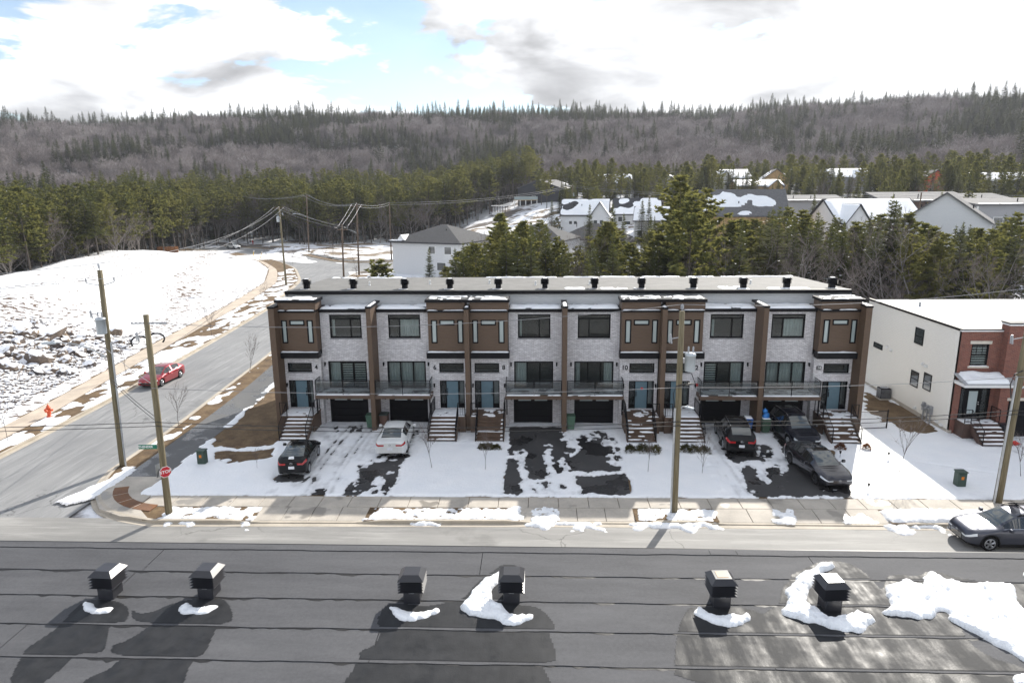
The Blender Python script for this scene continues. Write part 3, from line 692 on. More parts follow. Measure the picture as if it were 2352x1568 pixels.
def pane_window(parent, x0, x1, z0, z1, y, bars_x=(), bars_z=(), f=.075, depth=.12, name='window', glass=None, inside=None, sill=True, recess=.0):
    """frame, mullions and one pane per light; front of the frame at y, looking to -y"""
    if x0 > x1: x0, x1 = x1, x0
    glass = glass or GLASS
    mb = MB(); yb_ = y+depth
    mb.box(x0, x1, y, yb_, z1-f, z1); mb.box(x0, x1, y, yb_, z0, z0+f); mb.box(x0, x0+f, y, yb_, z0+f, z1-f); mb.box(x1-f, x1, y, yb_, z0+f, z1-f)
    w = mb.build(name, FRAME, parent)
    xs = [x0+f]+sorted(bars_x)+[x1-f]; zs = [z0+f]+sorted(bars_z)+[z1-f]; b = f*.42
    mu = MB()
    for xb in bars_x: mu.box(xb-b, xb+b, y+.012, yb_, z0+f, (bars_z[-1] if bars_z else z1-f))
    for zb in bars_z: mu.box(x0+f, x1-f, y+.010, yb_, zb-b, zb+b)
    if bars_x or bars_z: mu.build('mullion', FRAME, w)
    cells = []
    if bars_z:
        cells.append((xs[0], xs[-1], zs[-2], zs[-1])); top = zs[-2]
    else: top = zs[-1]
    for a, c in zip(xs[:-1], xs[1:]): cells.append((a, c, zs[0], top))
    for (a, c, e, g) in cells:
        p = MB(); p.box(a+.004, c-.004, y+.05, y+.062, e+.004, g-.004); p.build('pane', glass, w)
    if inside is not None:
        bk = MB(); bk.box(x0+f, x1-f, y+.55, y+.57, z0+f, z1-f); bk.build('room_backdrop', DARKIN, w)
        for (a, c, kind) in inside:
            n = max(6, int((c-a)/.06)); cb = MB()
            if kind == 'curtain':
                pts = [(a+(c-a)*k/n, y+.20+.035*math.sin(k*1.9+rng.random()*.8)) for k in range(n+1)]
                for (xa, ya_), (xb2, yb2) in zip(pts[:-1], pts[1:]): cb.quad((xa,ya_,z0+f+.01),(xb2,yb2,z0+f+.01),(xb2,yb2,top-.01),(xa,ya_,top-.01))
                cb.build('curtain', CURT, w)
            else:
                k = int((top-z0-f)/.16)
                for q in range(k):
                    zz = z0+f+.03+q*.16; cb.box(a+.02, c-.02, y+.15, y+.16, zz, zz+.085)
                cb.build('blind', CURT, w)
    if sill:
        s = MB(); s.box(x0-.06, x1+.06, y-.05, y+.07, z0-.07, z0-.004); s.build('sill', mat('grey_sill', (.22,.22,.23), .6), w)
    return w
def vent(mb, x, y, z, s=1.0, m=0):
    """square louvred roof vent: curb, box, four louvres and hipped cap"""
    mb.bbox(x-.19*s, x+.19*s, y-.19*s, y+.19*s, z, z+.63*s, .01, m)
    for k in range(4):
        zz = z+(.36+.070*k)*s; a = .30*s; b = .20*s
        vs = [(x-a,y-a,zz),(x+a,y-a,zz),(x+a,y+a,zz),(x-a,y+a,zz),(x-b,y-b,zz+.034*s),(x+b,y-b,zz+.034*s),(x+b,y+b,zz+.034*s),(x-b,y+b,zz+.034*s)]
        mb.add(vs, [(0,3,2,1),(4,5,6,7),(0,1,5,4),(1,2,6,5),(2,3,7,6),(3,0,4,7)], m)
    zz = z+.638*s; a = .30*s; b = .185*s
    vs = [(x-a,y-a,zz),(x+a,y-a,zz),(x+a,y+a,zz),(x-a,y+a,zz),(x-b,y-b,zz+.115*s),(x+b,y-b,zz+.115*s),(x+b,y+b,zz+.115*s),(x-b,y+b,zz+.115*s)]
    mb.add(vs, [(0,3,2,1),(4,5,6,7),(0,1,5,4),(1,2,6,5),(2,3,7,6),(3,0,4,7)], m)
def lantern(parent, x, y, z):
    mb = MB(); mb.box(x-.05, x+.05, y-.02, y, z-.06, z+.12); mb.cyl(x, y-.09, z-.13, z+.12, .05, .05, 8); mb.box(x-.02, x+.02, y-.09, y-.02, z+.08, z+.11)
    mb.build('wall_light', BLACKM, parent)
def number_mesh(txt, parent, x, y, z, size, m, name='house_number', rx=R(90), rz=0, depth=.008):
    cu = bpy.data.curves.new(name, 'FONT'); cu.body = txt; cu.size = size; cu.extrude = depth; cu.offset = size*.022; cu.align_x = 'CENTER'; cu.align_y = 'CENTER'
    to = bpy.data.objects.new('tmp_text', cu); COL.objects.link(to); dg = bpy.context.evaluated_depsgraph_get(); dg.update()
    me = bpy.data.meshes.new_from_object(to.evaluated_get(dg)); bpy.data.objects.remove(to)
    me.materials.clear(); me.materials.append(m)
    return link(name, me, parent, (x,y,z), (rx,0,rz))
SIDE = {0:'curtain'}
INSIDE = [('none',[('blind',3.05,3.75),('blind',4.6,5.4)]), ]
def railing(parent, pts, h, n_bal=None, name='railing'):
    """handrail with balusters between end posts along pts (list of 3d points at foot level)"""
    mb = MB()
    for a, b in zip(pts[:-1], pts[1:]):
        a = Vector(a); b = Vector(b); L = (b-a).length
        mb.tube([a+Vector((0,0,h)), b+Vector((0,0,h))], .022, 6); mb.tube([a+Vector((0,0,.1)), b+Vector((0,0,.1))], .014, 5)
        k = max(1, int(L/.13))
        for q in range(1, k): p = a.lerp(b, q/k); mb.tube([p+Vector((0,0,.1)), p+Vector((0,0,h))], .008, 4)
    for p in pts: p = Vector(p); mb.tube([p, p+Vector((0,0,h+.02))], .028, 6)
    return mb.build(name, BLACKM, parent)
NUMS = ['4','6','8','10','12','14']
NOTE = ['with snowy steps beside the brown lawn','with a white car in its drive','with swept brown steps and bare wet drive','with a red sticker on its blue door','behind the transformer pole','at the row end by the cream house']
def drape_snow(parent, x0, x1, y0, y1, z, th, seed, thr=.0, name='snow', res=.11):
    xs = np.linspace(x0, x1, max(3, int((x1-x0)/res)+1)); ys = np.linspace(y0, y1, max(4, int((y1-y0)/(res*.7))+1))
    X, Y = np.meshgrid(xs, ys, indexing='ij'); ox = parent.matrix_world.translation.x if parent else 0
    e = np.minimum(np.minimum(X-x0, x1-X)/.10, np.minimum(Y-y0, y1-Y)/.06)
    n = fbm((X+ox+seed*7)*1.8, Y*3+seed, seed, 4)
    H = np.where(n > thr, th*(.55+.9*(n-.3)), -.03)*np.clip(e, -.2, 1)
    H = np.where(e <= 0, -.012, H); nx, ny = X.shape
    i, j = np.meshgrid(np.arange(nx-1), np.arange(ny-1), indexing='ij')
    mx = np.maximum(np.maximum(H[:-1,:-1],H[1:,:-1]),np.maximum(H[:-1,1:],H[1:,1:])) > .002
    i = i[mx]; j = j[mx]
    if len(i) == 0: return None
    F = np.stack([i*ny+j,(i+1)*ny+j,(i+1)*ny+j+1,i*ny+j+1],-1)
    o = link(name, np_mesh(name, np.stack([X,Y,z+H],-1).reshape(-1,3), F, SNOW), parent); o['kind'] = 'stuff'; return o
def townhouse(k):
    mir = k % 2 == 1
    X0 = k*U if not mir else (k+1)*U           # entry-side party line
    sg = -1 if mir else 1
    t = thing('townhouse', 'three-storey grey brick and brown townhouse number %s, %s' % (NUMS[k], NOTE[k]), 'townhouse', (X0, 0, 0), 0, 'townhouses in the grey brick row')
    fx = lambda u: sg*u
    def bx(mb, u0, u1, *a, **kw): mb.box(fx(u0), fx(u1), *a, **kw); return mb
    s = .15                                      # half thickness of the fins
    # main brick wall, cut round the openings (garage level, slider, upper window)
    w = MB(); YB, YT = 1.6, 2.0; e0, e1 = 2.63, U-s
    GA, GB, GZ = 2.93, 5.57, 2.06
    bx(w, e0, GA, YB, YT, 0, 2.2); bx(w, GB, e1, YB, YT, 0, 2.2); bx(w, GA, GB, YB, YT, GZ, 2.2)
    SA, SB, S0, S1 = 2.98, 5.6, 2.5, 4.38
    bx(w, e0, SA, YB, YT, 2.2, S1); bx(w, SB, e1, YB, YT, 2.2, S1); bx(w, SA, SB, YB, YT, 2.2, S0)
    WA, WB, W0, W1 = 3.25, 5.4, 5.96, 7.57
    bx(w, e0, e1, YB, YT, S1, W0); bx(w, e0, WA, YB, YT, W0, W1); bx(w, WB, e1, YB, YT, W0, W1); bx(w, e0, e1, YB, YT, W1, 7.74)
    w.build('brick_wall', GBRICK, t)
    # entry brick wall (a little forward), cut for door and transom
    w = MB(); EY = 1.15; DA, DB, D0, D1 = .34, 2.0, 1.24, 3.17; TA, TB, T0, T1 = .36, 2.0, 3.73, 4.37
    bx(w, s, DA, EY, YT, 0, T1); bx(w, DB, e0, EY, YT, 0, T1); bx(w, DA, DB, EY, YT, D1, T0); bx(w, DA, DB, EY, YT, 0, D0)
    bx(w, DA, TA, EY, YT, T0, T1); bx(w, TB, DB+.001, EY, YT, T0, T1); bx(w, s, e0, EY, YT, T1, 4.84)
    w.build('brick_wall', GBRICK, t)
    # brown bay with three slot windows; band below it
    BY = .8; b = MB(); hl, hr = s+.003, 2.60
    slots = [(.30,.68,5.8,7.35),(.85,1.85,6.99,7.36),(2.0,2.40,5.8,7.35)]
    zb0, zb1 = 5.22, 7.86
    bx(b, hl, hr, BY, YB, zb0, 5.8); bx(b, hl, hr, BY, YB, 7.36, zb1)
    prev = hl
    for (a, c, z0, z1) in slots:
        bx(b, prev, a, BY, YB, 5.8, 7.36)
        if z0 > 5.8: bx(b, a, c, BY, YB, 5.8, z0)
        if z1 < 7.36: bx(b, a, c, BY, YB, z1, 7.36)
        prev = c
    bx(b, prev, hr, BY, YB, 5.8, 7.36)
    bay = b.build('bay_wall', BROWN, t)
    for (a, c, z0, z1) in slots: pane_window(t, fx(a), fx(c), z0, z1, BY-.03, f=.075, glass=FROST, sill=False)
    m2 = MB(); bx(m2, s+.003, 2.72, .52, 1.149, 4.83, 5.22); m2.build('canopy_band', BLACKM, t)
    drape_snow(t, min(fx(s+.02), fx(2.70)), max(fx(s+.02), fx(2.70)), .53, .80, 5.215, .09, 3+k)
    # cornice band, lower roof, bay parapet
    m2 = MB(); bx(m2, 2.60+.003, e1, 1.42, 2.9, 7.745, 7.95); bx(m2, s+.003, 2.60, .66, 2.9, 7.865, 8.02); m2.build('cornice', BLACKM, t)
    m2 = MB(); bx(m2, s, e1, 1.7, 2.9, 7.951 if False else 8.021, 8.03) if False else None
    pb = MB(); bx(pb, s+.003 if True else 0, 2.66, .74, 2.0, 8.021, 8.52); pb.build('parapet_wall', BROWN, t)
    cp = MB(); bx(cp, 0.001, 2.74, .60, 2.12, 8.521, 8.70); cp.build('parapet_cap', BLACKM, t)
    cr = MB(); bx(cr, .05, 2.66, .70, 2.05, 8.701, 8.712); cr.build('parapet_roof', ROOFD, t)
    drape_snow(t, min(fx(.05),fx(2.65)), max(fx(.05),fx(2.65)), .62, 2.0, 8.705, .06, 31+k, .57)
    drape_snow(t, min(fx(.2),fx(2.6)), max(fx(.2),fx(2.6)), .56, .735, 8.018, .045, 11+k, .35)
    drape_snow(t, min(fx(2.68),fx(e1-.02)), max(fx(2.68),fx(e1-.02)), 1.50, 2.89, 7.953, .15, 51+k, .36)
    # upper storey wall and the big roof
    uw = MB(); bx(uw, 0, U, 2.9, 3.1, 7.951, 8.74); uw.build('upper_wall', PALES, t)
    fa = MB(); bx(fa, 0, U, 2.62, 2.899, 8.76, 9.0); fa.build('fascia', BLACKM, t)
    rf = MB(); a, c = fx(0), fx(U)
    if a > c: a, c = c, a
    rf.add([(a,2.60,9.002),(c,2.60,9.002),(c,12.7,8.62),(a,12.7,8.62),(a,2.9,8.741),(c,2.9,8.741),(c,12.7,8.42),(a,12.7,8.42)], [(0,1,2,3),(4,7,6,5),(0,3,7,4),(1,5,6,2),(2,6,7,3),(0,4,5,1)])
    roof = rf.build('roof', ROOFG, t)
    if k not in (1,): drape_snow(roof, a+.3, c-.2, 12.2, 12.68, 8.63, .08, 60+k, .42)
    if k in (3,4,5):
        pass
    bw = MB(); bx(bw, 0, U, 2.0, 2.9, 4.84, 7.744) if False else None
    bx(bw, 0, U, 12.25, 12.45, 0, 8.43); bw.build('rear_wall', PALES, t)
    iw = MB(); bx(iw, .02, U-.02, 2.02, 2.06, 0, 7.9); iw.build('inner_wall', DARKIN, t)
    if k == 0:
        e = MB(); e.prism_x([(1.2,0),(12.449,0),(12.449,8.42),(2.9,8.73),(2.9,7.94),(1.2,7.94)], -.10, .10); e.build('end_wall', PALES, t)
    if k == 5:
        e = MB(); e.prism_x([(1.2,0),(12.449,0),(12.449,8.42),(2.9,8.73),(2.9,7.94),(1.2,7.94)], -.10, .10); e.build('end_wall', PALES, t)
    # fins (party walls in brown) belong to the house on their left, the first house has two
    def fin(parent, xw, ztop, y0=0.0, y1=1.999, half=s):
        f = MB(); f.box(xw-half, xw+half, y0, y1, 0, ztop); o = f.build('party_fin', BROWN, parent)
        c2 = MB(); c2.box(xw-half-.03, xw+half+.03, y0-.03, y1+.6, ztop+.001, ztop+.13); c2.build('fin_cap', BLACKM, o)
        return o
    finx = (k+1)*U-X0
    hi = k in (1, 3)
    f_ = fin(t, finx, 8.16 if hi else 8.24, 0.0, 1.999 if not hi else .735, s if k < 5 else .19)
    drape_snow(t, finx-.13, finx+.13, .05, .6 if hi else 1.9, (8.16 if hi else 8.24)+.131, .08, 5+k, .45)
    if k == 0: fin(t, -X0-.02, 8.24, 0, 1.999, .19)
    # windows
    ins = [[(WA+.1,WA+.3,'curtain')],[(WA+.1,WA+1.5,'curtain')],[(WA+.05,WA+.25,'curtain')],[],[(WA+.06,WA+.3,'curtain')],[(WA+.08,WA+1.4,'curtain')]][k]
    def ul(lst): return [(min(fx(a),fx(c)), max(fx(a),fx(c)), q) for a, c, q in lst]
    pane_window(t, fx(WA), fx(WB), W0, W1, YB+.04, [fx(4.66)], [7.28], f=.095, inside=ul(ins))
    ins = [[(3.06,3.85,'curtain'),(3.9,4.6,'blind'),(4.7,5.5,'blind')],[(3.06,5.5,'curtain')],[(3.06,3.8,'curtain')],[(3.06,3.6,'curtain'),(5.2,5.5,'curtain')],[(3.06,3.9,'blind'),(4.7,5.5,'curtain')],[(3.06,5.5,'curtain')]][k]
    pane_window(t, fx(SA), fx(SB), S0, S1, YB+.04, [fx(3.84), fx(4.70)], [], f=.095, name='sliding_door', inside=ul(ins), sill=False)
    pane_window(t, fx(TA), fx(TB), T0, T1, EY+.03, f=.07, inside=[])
    # entrance door with two side lights
    fr = MB(); y = EY+.05
    bx(fr, DA, DB, y, y+.14, D1-.06, D1); 
    for a in (DA, .72, 1.56, DB-.06): bx(fr, a, a+.06, y, y+.14, D0, D1-.06)
    bx(fr, DA+.06, .72, y+.03, y+.12, D0, D0+.30); bx(fr, 1.62, DB-.06, y+.03, y+.12, D0, D0+.30)
    dr = fr.build('door_frame', FRAME, t)
    sl = MB(); bx(sl, .785, 1.555, y+.04, y+.10, D0+.01, D1-.065); slab_ = sl.build('door', DOORB, t)
    for zz in (D0+.18, D0+.78, D0+1.38):
        pn = MB(); bx(pn, .88, 1.46, y+.03, y+.039, zz, zz+.42); pn.build('panel', DOORB, slab_)
    hd = MB(); hx = .84 if mir == (k in (1,3,5)) else 1.50
    hx = 1.50 if not mir else 1.50
    bx(hd, hx-.02, hx+.02, y-.03, y+.04, D0+.85, D0+1.2); bx(hd, hx-.025, hx+.025, y-.0, y+.04, D0+1.28, D0+1.36); hd.build('handle', BLACKM, slab_)
    for a, c in ((DA+.06,.72),(1.62,DB-.06)):
        p = MB(); bx(p, a+.005, c-.005, y+.06, y+.07, D0+.30, D1-.065); p.build('side_light', GLASS, dr)
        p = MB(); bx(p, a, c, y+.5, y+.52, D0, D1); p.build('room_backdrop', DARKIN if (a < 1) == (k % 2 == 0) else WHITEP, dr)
    # garage door in four sections with a row of lights
    gd = MB(); bx(gd, GA, GA+.05, YB+.05, YB+.2, 0, GZ); bx(gd, GB-.05, GB, YB+.05, YB+.2, 0, GZ); bx(gd, GA+.05, GB-.05, YB+.05, YB+.2, GZ-.05, GZ)
    g = gd.build('garage_door', GARD, t)
    for q in range(4):
        p = MB(); z0 = .02+q*.497; p.bbox(fx(GA+.055), fx(GB-.055), YB+.09, YB+.14, z0, z0+.487, .006); pp = p.build('section', GARD, g)
        if q == 3:
            for a in (3.25, 4.35):
                gl = MB(); bx(gl, a, a+.85, YB+.082, YB+.089, z0+.1, z0+.39); gl.build('pane', FROST, pp)
    apron = MB(); bx(apron, GA-.05, GB+.05, YB-.10, YB-.005, -.05, .03); apron.build('threshold', CONC, t)
    # balcony
    bal = MB(); bx(bal, 2.45, e1-.003, .05, .27, 2.2, 2.44); bx(bal, 2.45, 2.60, .271, YB-.004, 2.2, 2.44); bl = bal.build('balcony', BROWNP, t)
    dk = MB(); bx(dk, 2.61, e1-.005, .275, YB-.006, 2.36, 2.45); dk.build('deck', DECKM, bl)
    for q in range(11):
        d2 = MB(); y0 = .276+q*.12; bx(d2, 2.61, e1-.006, y0, y0+.11, 2.451, 2.462)
        d2.build('deck_board', DECKM, bl)
    PX = [2.50, 4.32, e1-.05]
    for px_ in PX:
        p = MB(); bx(p, px_-.025, px_+.025, .10, .15, 2.44, 3.42); p.build('post', BLACKM, bl)
    p = MB(); bx(p, 2.475, 2.525, 1.50, 1.55, 2.44, 3.42); p.build('post', BLACKM, bl)
    tr = MB(); bx(tr, 2.475, e1-.025, .095, .155, 3.421, 3.46); bx(tr, 2.475, 2.525, .156, 1.55, 3.421, 3.46); tr.build('top_rail', BLACKM, bl)
    for a, c in zip(PX[:-1], PX[1:]):
        p = MB(); bx(p, a+.04, c-.04, .120, .130, 2.52, 3.36); p.build('glass_panel', BALG, bl)
    p = MB(); bx(p, 2.495, 2.505, .20, 1.46, 2.52, 3.36); p.build('glass_panel', BALG, bl)
    drape_snow(bl, min(fx(2.5),fx(e1-.05)), max(fx(2.5),fx(e1-.05)), .055, .45, 2.455, .07, 70+k, .35)
    drape_snow(bl, min(fx(2.7),fx(e1-.1)), max(fx(2.7),fx(e1-.1)), .35, 1.55, 2.462, .05, 80+k, .47)
    # soffit post under the free balcony corner
    p = MB(); bx(p, 2.50, 2.58, .07, .15, 1.15, 2.199); p.build('bracket_post', BLACKM, bl)
    # porch and steps
    st = MB(); LZ = 1.16; bx(st, .155, 2.42, -.40, EY-.004, LZ-.12, LZ); sp = st.build('porch', BROWNP, t)
    skirt = MB(); bx(skirt, .16, .62, -.36, EY-.01, 0, LZ-.121); bx(skirt, 2.30, 2.40, -.36, EY-.01, 0, LZ-.121); skirt.build('skirt', BROWNP, sp)
    NS = 6; rise = LZ/(NS+1); run = .265
    swept = k == 2
    for q in range(NS):
        zt = LZ-rise*(q+1); y1_ = -.40-run*q
        p = MB(); bx(p, .66, 2.40, y1_-run-.02, y1_-.001, zt-.05, zt); bx(p, .68, 2.38, y1_-.03, y1_-.001 if q else y1_, zt, zt+rise-.051) if False else None
        p.build('step', BROWNP, sp)
        rsr = MB(); bx(rsr, .70, 2.36, y1_-.025, y1_-.003, zt+.001, zt+rise-.052); rsr.build('riser', BROWNP, sp)
        if not swept or q in (3,):
            thr_ = .52 if k in (3,) else (.30 if k != 5 else .38)
            drape_snow(sp, min(fx(.66),fx(2.40)), max(fx(.66),fx(2.40)), y1_-run-.02, y1_-.03, zt-.004, .075, 90+k*9+q, thr_, res=.07)
        else:
            drape_snow(sp, min(fx(2.15),fx(2.40)), max(fx(2.15),fx(2.40)), y1_-run-.02, y1_-.03, zt-.004, .07, 90+k*9+q, .2, res=.07)
    drape_snow(sp, min(fx(.18),fx(2.40)), max(fx(.18),fx(2.40)), -.40, EY-.05, LZ-.003, .06, 95+k, {2:.56,3:.52,5:.5}.get(k,.25), res=.08)
    strg = MB()
    for uu in (.61, 2.41):
        pts = [(-.40,LZ-.02),(-.40-run*NS-.05,.14),(-.40-run*NS-.05,-.05),(-.40-run*NS+.25,-.05),(-.36,LZ-.42)]
        strg.prism_x(pts, fx(uu)-.022, fx(uu)+.022)
    strg.build('stringer', BROWNP, sp)
    ye = -.40-run*NS-.02
    railing(sp, [(fx(.64),-.38,LZ),(fx(.64),ye,.12)], .9)
    railing(sp, [(fx(2.38),-.38,LZ),(fx(2.38),ye,.12)], .9)
    railing(sp, [(fx(.19),-.36,LZ),(fx(.64),-.36,LZ)], .9)
    railing(sp, [(fx(2.37),-.30,LZ),(fx(2.37),EY-.1,LZ)], .9)
    lantern(t, fx(2.36), EY, 4.28 if False else 2.85); lantern(t, fx(.24), EY, 2.85); lantern(t, fx(2.78), YB, 4.2); lantern(t, fx(5.82), YB, 4.2); lantern(t, fx(5.82), YB, 1.85); lantern(t, fx(2.78), YB, 1.85)
    if k < 5:
        number_mesh(NUMS[k], t, fx(2.3 if len(NUMS[k]) == 1 else 2.3), EY-.012, 4.06, .42, BLACKM)
    else:
        p = MB(); p.box(fx(2.3)-.16, fx(2.3)+.16, EY-.02, EY-.001, 3.95, 4.2); pl = p.build('number_plaque', BLACKM, t)
        number_mesh('14', pl, fx(2.3), EY-.024, 4.075, .24, WHITEP)
    # roof vents and plumbing stacks
    return t, roof, fx, X0
VX = [1.05, 4.35, 7.95, 11.1, 14.45, 17.65, 21.05, 24.25, 27.75, 31.1, 34.0, 37.0]
def roof_z(y): return 9.002-(y-2.6)*.382/10.1
houses = [townhouse(k) for k in range(6)]
for k, vx in enumerate(VX):
    h = houses[min(5, int(vx//U))]; yv = 4.1-.02*k
    mb = MB(); vent(mb, vx-h[3], yv, roof_z(yv)-.02, .95); v = mb.build('roof_vent', BLACKM, h[1])
    c = MB(); c.box(vx-h[3]-.13, vx-h[3]+.13, yv-.13, yv+.13, roof_z(yv)+.692, roof_z(yv)+.715); c.build('snow_cap', SNOW, v)
    drape_snow(v, vx-h[3]-.5, vx-h[3]+.35, yv-.42, yv-.1, roof_z(yv)-.02, .05, 200+k, .35)
for vx, yv in ((4.9,6.4),(9.2,7.2),(13.6,7.4),(17.0,6.3),(20.9,6.5),(28.4,6.3),(32.4,6.6)):
    h = houses[min(5, int(vx//U))]; mb = MB(); mb.lathe([(.10,roof_z(yv)-.01),(.06,roof_z(yv)+.06),(.06,roof_z(yv)+.22),(.085,roof_z(yv)+.23),(.085,roof_z(yv)+.27),(.02,roof_z(yv)+.29)], 10, vx-h[3], yv)
    mb.build('vent_stack', WHITEP, h[1])
for (xa, xb, yy0, yy1, hh) in ((18.2,20.4,3.2,4.3,3),(21.4,23.9,3.1,4.2,3),(29.5,31.8,3.0,4.6,4),(32.6,35.4,3.0,4.0,5)):
    h = houses[hh]; q = drape_snow(h[1], max(xa-h[3], -6.2 if hh%2 else .1), min(xb-h[3], -.1 if hh%2 else 6.2), yy0, yy1, 8.955, .05, int(xa), .48)
# sticker on the blue door of number 10, alarm bell by number 12
o = houses[3]; mb = MB(); mb.tube([(o[2](1.12),1.225,2.62),(o[2](1.12),1.235,2.62)], .09, 10); mb.build('door_sticker', mat('red_plastic', (.55,.03,.03), .4), o[0])
o = houses[4]; mb = MB(); mb.tube([(o[2](2.45),1.07,2.9),(o[2](2.45),1.149,2.9)], [.09,.11], 12); mb.build('alarm_bell', mat('red_plastic', (.55,.03,.03), .4), o[0])
# ------------------------------------------------------------------ the house beside the row (white siding, red brick front)
RBRICK = brick_mat('red_brick', (.20,.062,.042), (.125,.040,.030), (.26,.095,.06), (.23,.17,.14), .215, .075)
WSIDE = siding_mat('white_siding', (.80,.775,.72), .12, .6, .04)
LINT = mat('stone_lintel', (.55,.50,.43), .8)
WROOF = mat('white_membrane', (.42,.42,.425), .7, var=.22, scale=.5)
NB = thing('brick_house', 'two-storey house with red brick front and cream siding flank, snow on its door canopy', 'house', (43.6, 0, 0))
def nbox(name, m, parent, *b):
    mb = MB(); mb.box(*b); return mb.build(name, m, parent)
ND = 12.2; NH = 6.85; BX = 2.5
mb = MB(); mb.box(0.2, 16, .2, ND, 0, NH-.25); mb.build('inner_block', DARKIN, NB)
mb = MB(); mb.box(0, .19, .002, ND, -.1, NH-.1); mb.build('side_wall', WSIDE, NB)
mb = MB(); mb.box(.004, .188, .004, ND, -.3, .25); f_ = mb.build('foundation', CONC, NB); f_.location = (-.012, -.012, 0)
mb = MB(); mb.box(.0, .42, 0, .19, 0, NH-.12); mb.box(2.28, BX, 0, .19, 0, NH-.12); mb.box(.42, 2.28, 0, .19, 3.16, NH-.12 if False else 4.5); mb.box(.42, .72, 0, .19, 4.5, 5.93); mb.box(1.80, 2.28, 0, .19, 4.5, 5.93); mb.box(.42, 2.28, 0, .19, 5.93, NH-.12)
mb.xf(lambda x,y,z: (x, y-.001, z)); mb.build('brick_wall', RBRICK, NB)
mb = MB(); mb.box(BX, 3.1, -.55, .19, 0, 7.3); mb.box(3.1, 6.1, -.55, .19, 2.6, 4.3); mb.box(6.1, 9, -.55, .19, 0, 7.3); mb.box(3.1, 3.5, -.55, .19, 4.3, 5.9); mb.box(5.0, 6.1, -.55, .19, 4.3, 5.9); mb.box(3.1, 6.1, -.55, .19, 5.9, 7.3)
mb.build('brick_bay', RBRICK, NB)
nbox('lintel', LINT, NB, .60, 1.92, -.03, .05, 5.94, 6.13); nbox('lintel', LINT, NB, 3.0, 6.2, -.58, -.4, 2.42, 2.6); nbox('lintel', LINT, NB, 3.4, 5.1, -.58, -.4, 5.9, 6.08)
def sash(parent, x0, x1, z0, z1, y, grid=True):
    w = pane_window(parent, x0, x1, z0, z1, y, f=.07, sill=False, inside=[(x0, x1, 'blind')])
    mb = MB(); mb.box(x0+.06, x1-.06, y+.01, y+.1, (z0+z1)/2-.03, (z0+z1)/2+.03)
    if grid:
        for q in (1,2): xx = x0+(x1-x0)*q/3; mb.box(xx-.012, xx+.012, y+.03, y+.05, (z0+z1)/2, z1-.06)
        zz = z0+(z1-z0)*.75; mb.box(x0+.06, x1-.06, y+.03, y+.05, zz-.012, zz+.012)
    mb.build('mullion', FRAME, w); return w
w = sash(NB, .72, 1.80, 4.52, 5.93, .03)
nbox('stone_sill', LINT, NB, .62, 1.90, -.06, .08, 4.40, 4.518); drape_snow(NB, .64, 1.88, -.06, .03, 4.515, .12, 301, .1)
sash(NB, 3.5, 5.0, 4.3, 5.9, -.50); drape_snow(NB, 3.45, 5.05, -.62, -.5, 4.3, .1, 303, .1)
# parapets and roof
mb = MB(); mb.box(-.05, BX-.002, -.06, .10, NH-.119, NH-.03); mb.build('parapet_trim', WHITEP, NB)
mb = MB(); mb.box(-.06, BX-.003, -.08, .12, NH-.029, NH+.04); mb.box(-.07, .10, .121, ND+.05, NH-.099, NH+.05); mb.build('parapet_cap', BLACKM, NB)
mb = MB(); mb.box(BX-.06, 9, -.61, .25, 7.302, 7.38); mb.build('parapet_cap', BLACKM, NB); nbox('parapet_trim', WHITEP, NB, BX-.03, 9, -.58, .2, 7.20, 7.301).location = (-.004,-.004,0)
nr = MB(); nr.add([(.102,.123,NH-.03),(9.0,.123,NH-.03),(16.2,.3,NH-.03),(16.2,ND,NH-.06),(.102,ND,NH-.06)], [(0,1,2,3,4)]); nroof = nr.build('roof', WROOF, NB)
drape_snow(nroof, .5, 16, 2.0, ND-.1, NH-.09, .06, 305, .47, res=.25)
mb = MB(); mb.lathe([(.09,NH-.05),(.09,NH+.3)], 8, 2.2, 9.0); mb.build('vent_stack', mat('grey_metal',(.35,.36,.37),.4), nroof)
# canopy with snow, door with side lights, steps, railings
cn = MB(); cn.box(-.08, 3.0, -1.15, -.002, 3.42, 3.62); cn = cn.build('canopy', WHITEP, NB)
cr = MB(); cr.add([(-.18,-1.28,3.62),(3.05,-1.28,3.62),(3.05,-.01,4.02),(-.18,-.01,4.02),(-.18,-1.28,3.66),(3.05,-1.28,3.66),(3.05,-.01,4.07),(-.18,-.01,4.07)], [(0,3,2,1),(4,5,6,7),(0,1,5,4),(1,2,6,5),(2,3,7,6),(3,0,4,7)]); cr.build('canopy_roof', mat('grey_metal',(.35,.36,.37),.4), cn)
sn = drape_snow(cn, .05, 2.6, -1.2, -.05, 0, .22, 309, .05, 'snow')
for v in sn.data.vertices: v.co.z += 3.68+(v.co.y+1.28)*.31
fr = MB(); fr.box(.42, 2.28, .04, .16, 3.02, 3.16)
for a in (.42, .74, 1.72, 2.20): fr.box(a, a+.08, .04, .16, 1.06, 3.02)
dfr = fr.build('door_frame', FRAME, NB)
for a, b in ((.50,.74),(1.80,2.20)): nbox('side_light', GLASS, dfr, a+.005, b-.005, .10, .11, 1.1, 3.0)
dd = nbox('door', FRAME, NB, .825, 1.715, .08, .13, 1.06, 3.01); nbox('pane', FROST, dd, 1.0, 1.54, .06, .079, 1.35, 2.85); 
hd = MB(); hd.tube([(1.63,.02,2.0),(1.63,.08,2.0)], .035, 8); hd.tube([(1.63,.02,2.13),(1.63,.08,2.13)], .03, 8); hd.build('handle', mat('brushed_steel',(.5,.5,.5),.3,.9), dd)
DKB = mat('dark_brown_board', (.075,.042,.032), .6, var=.2)
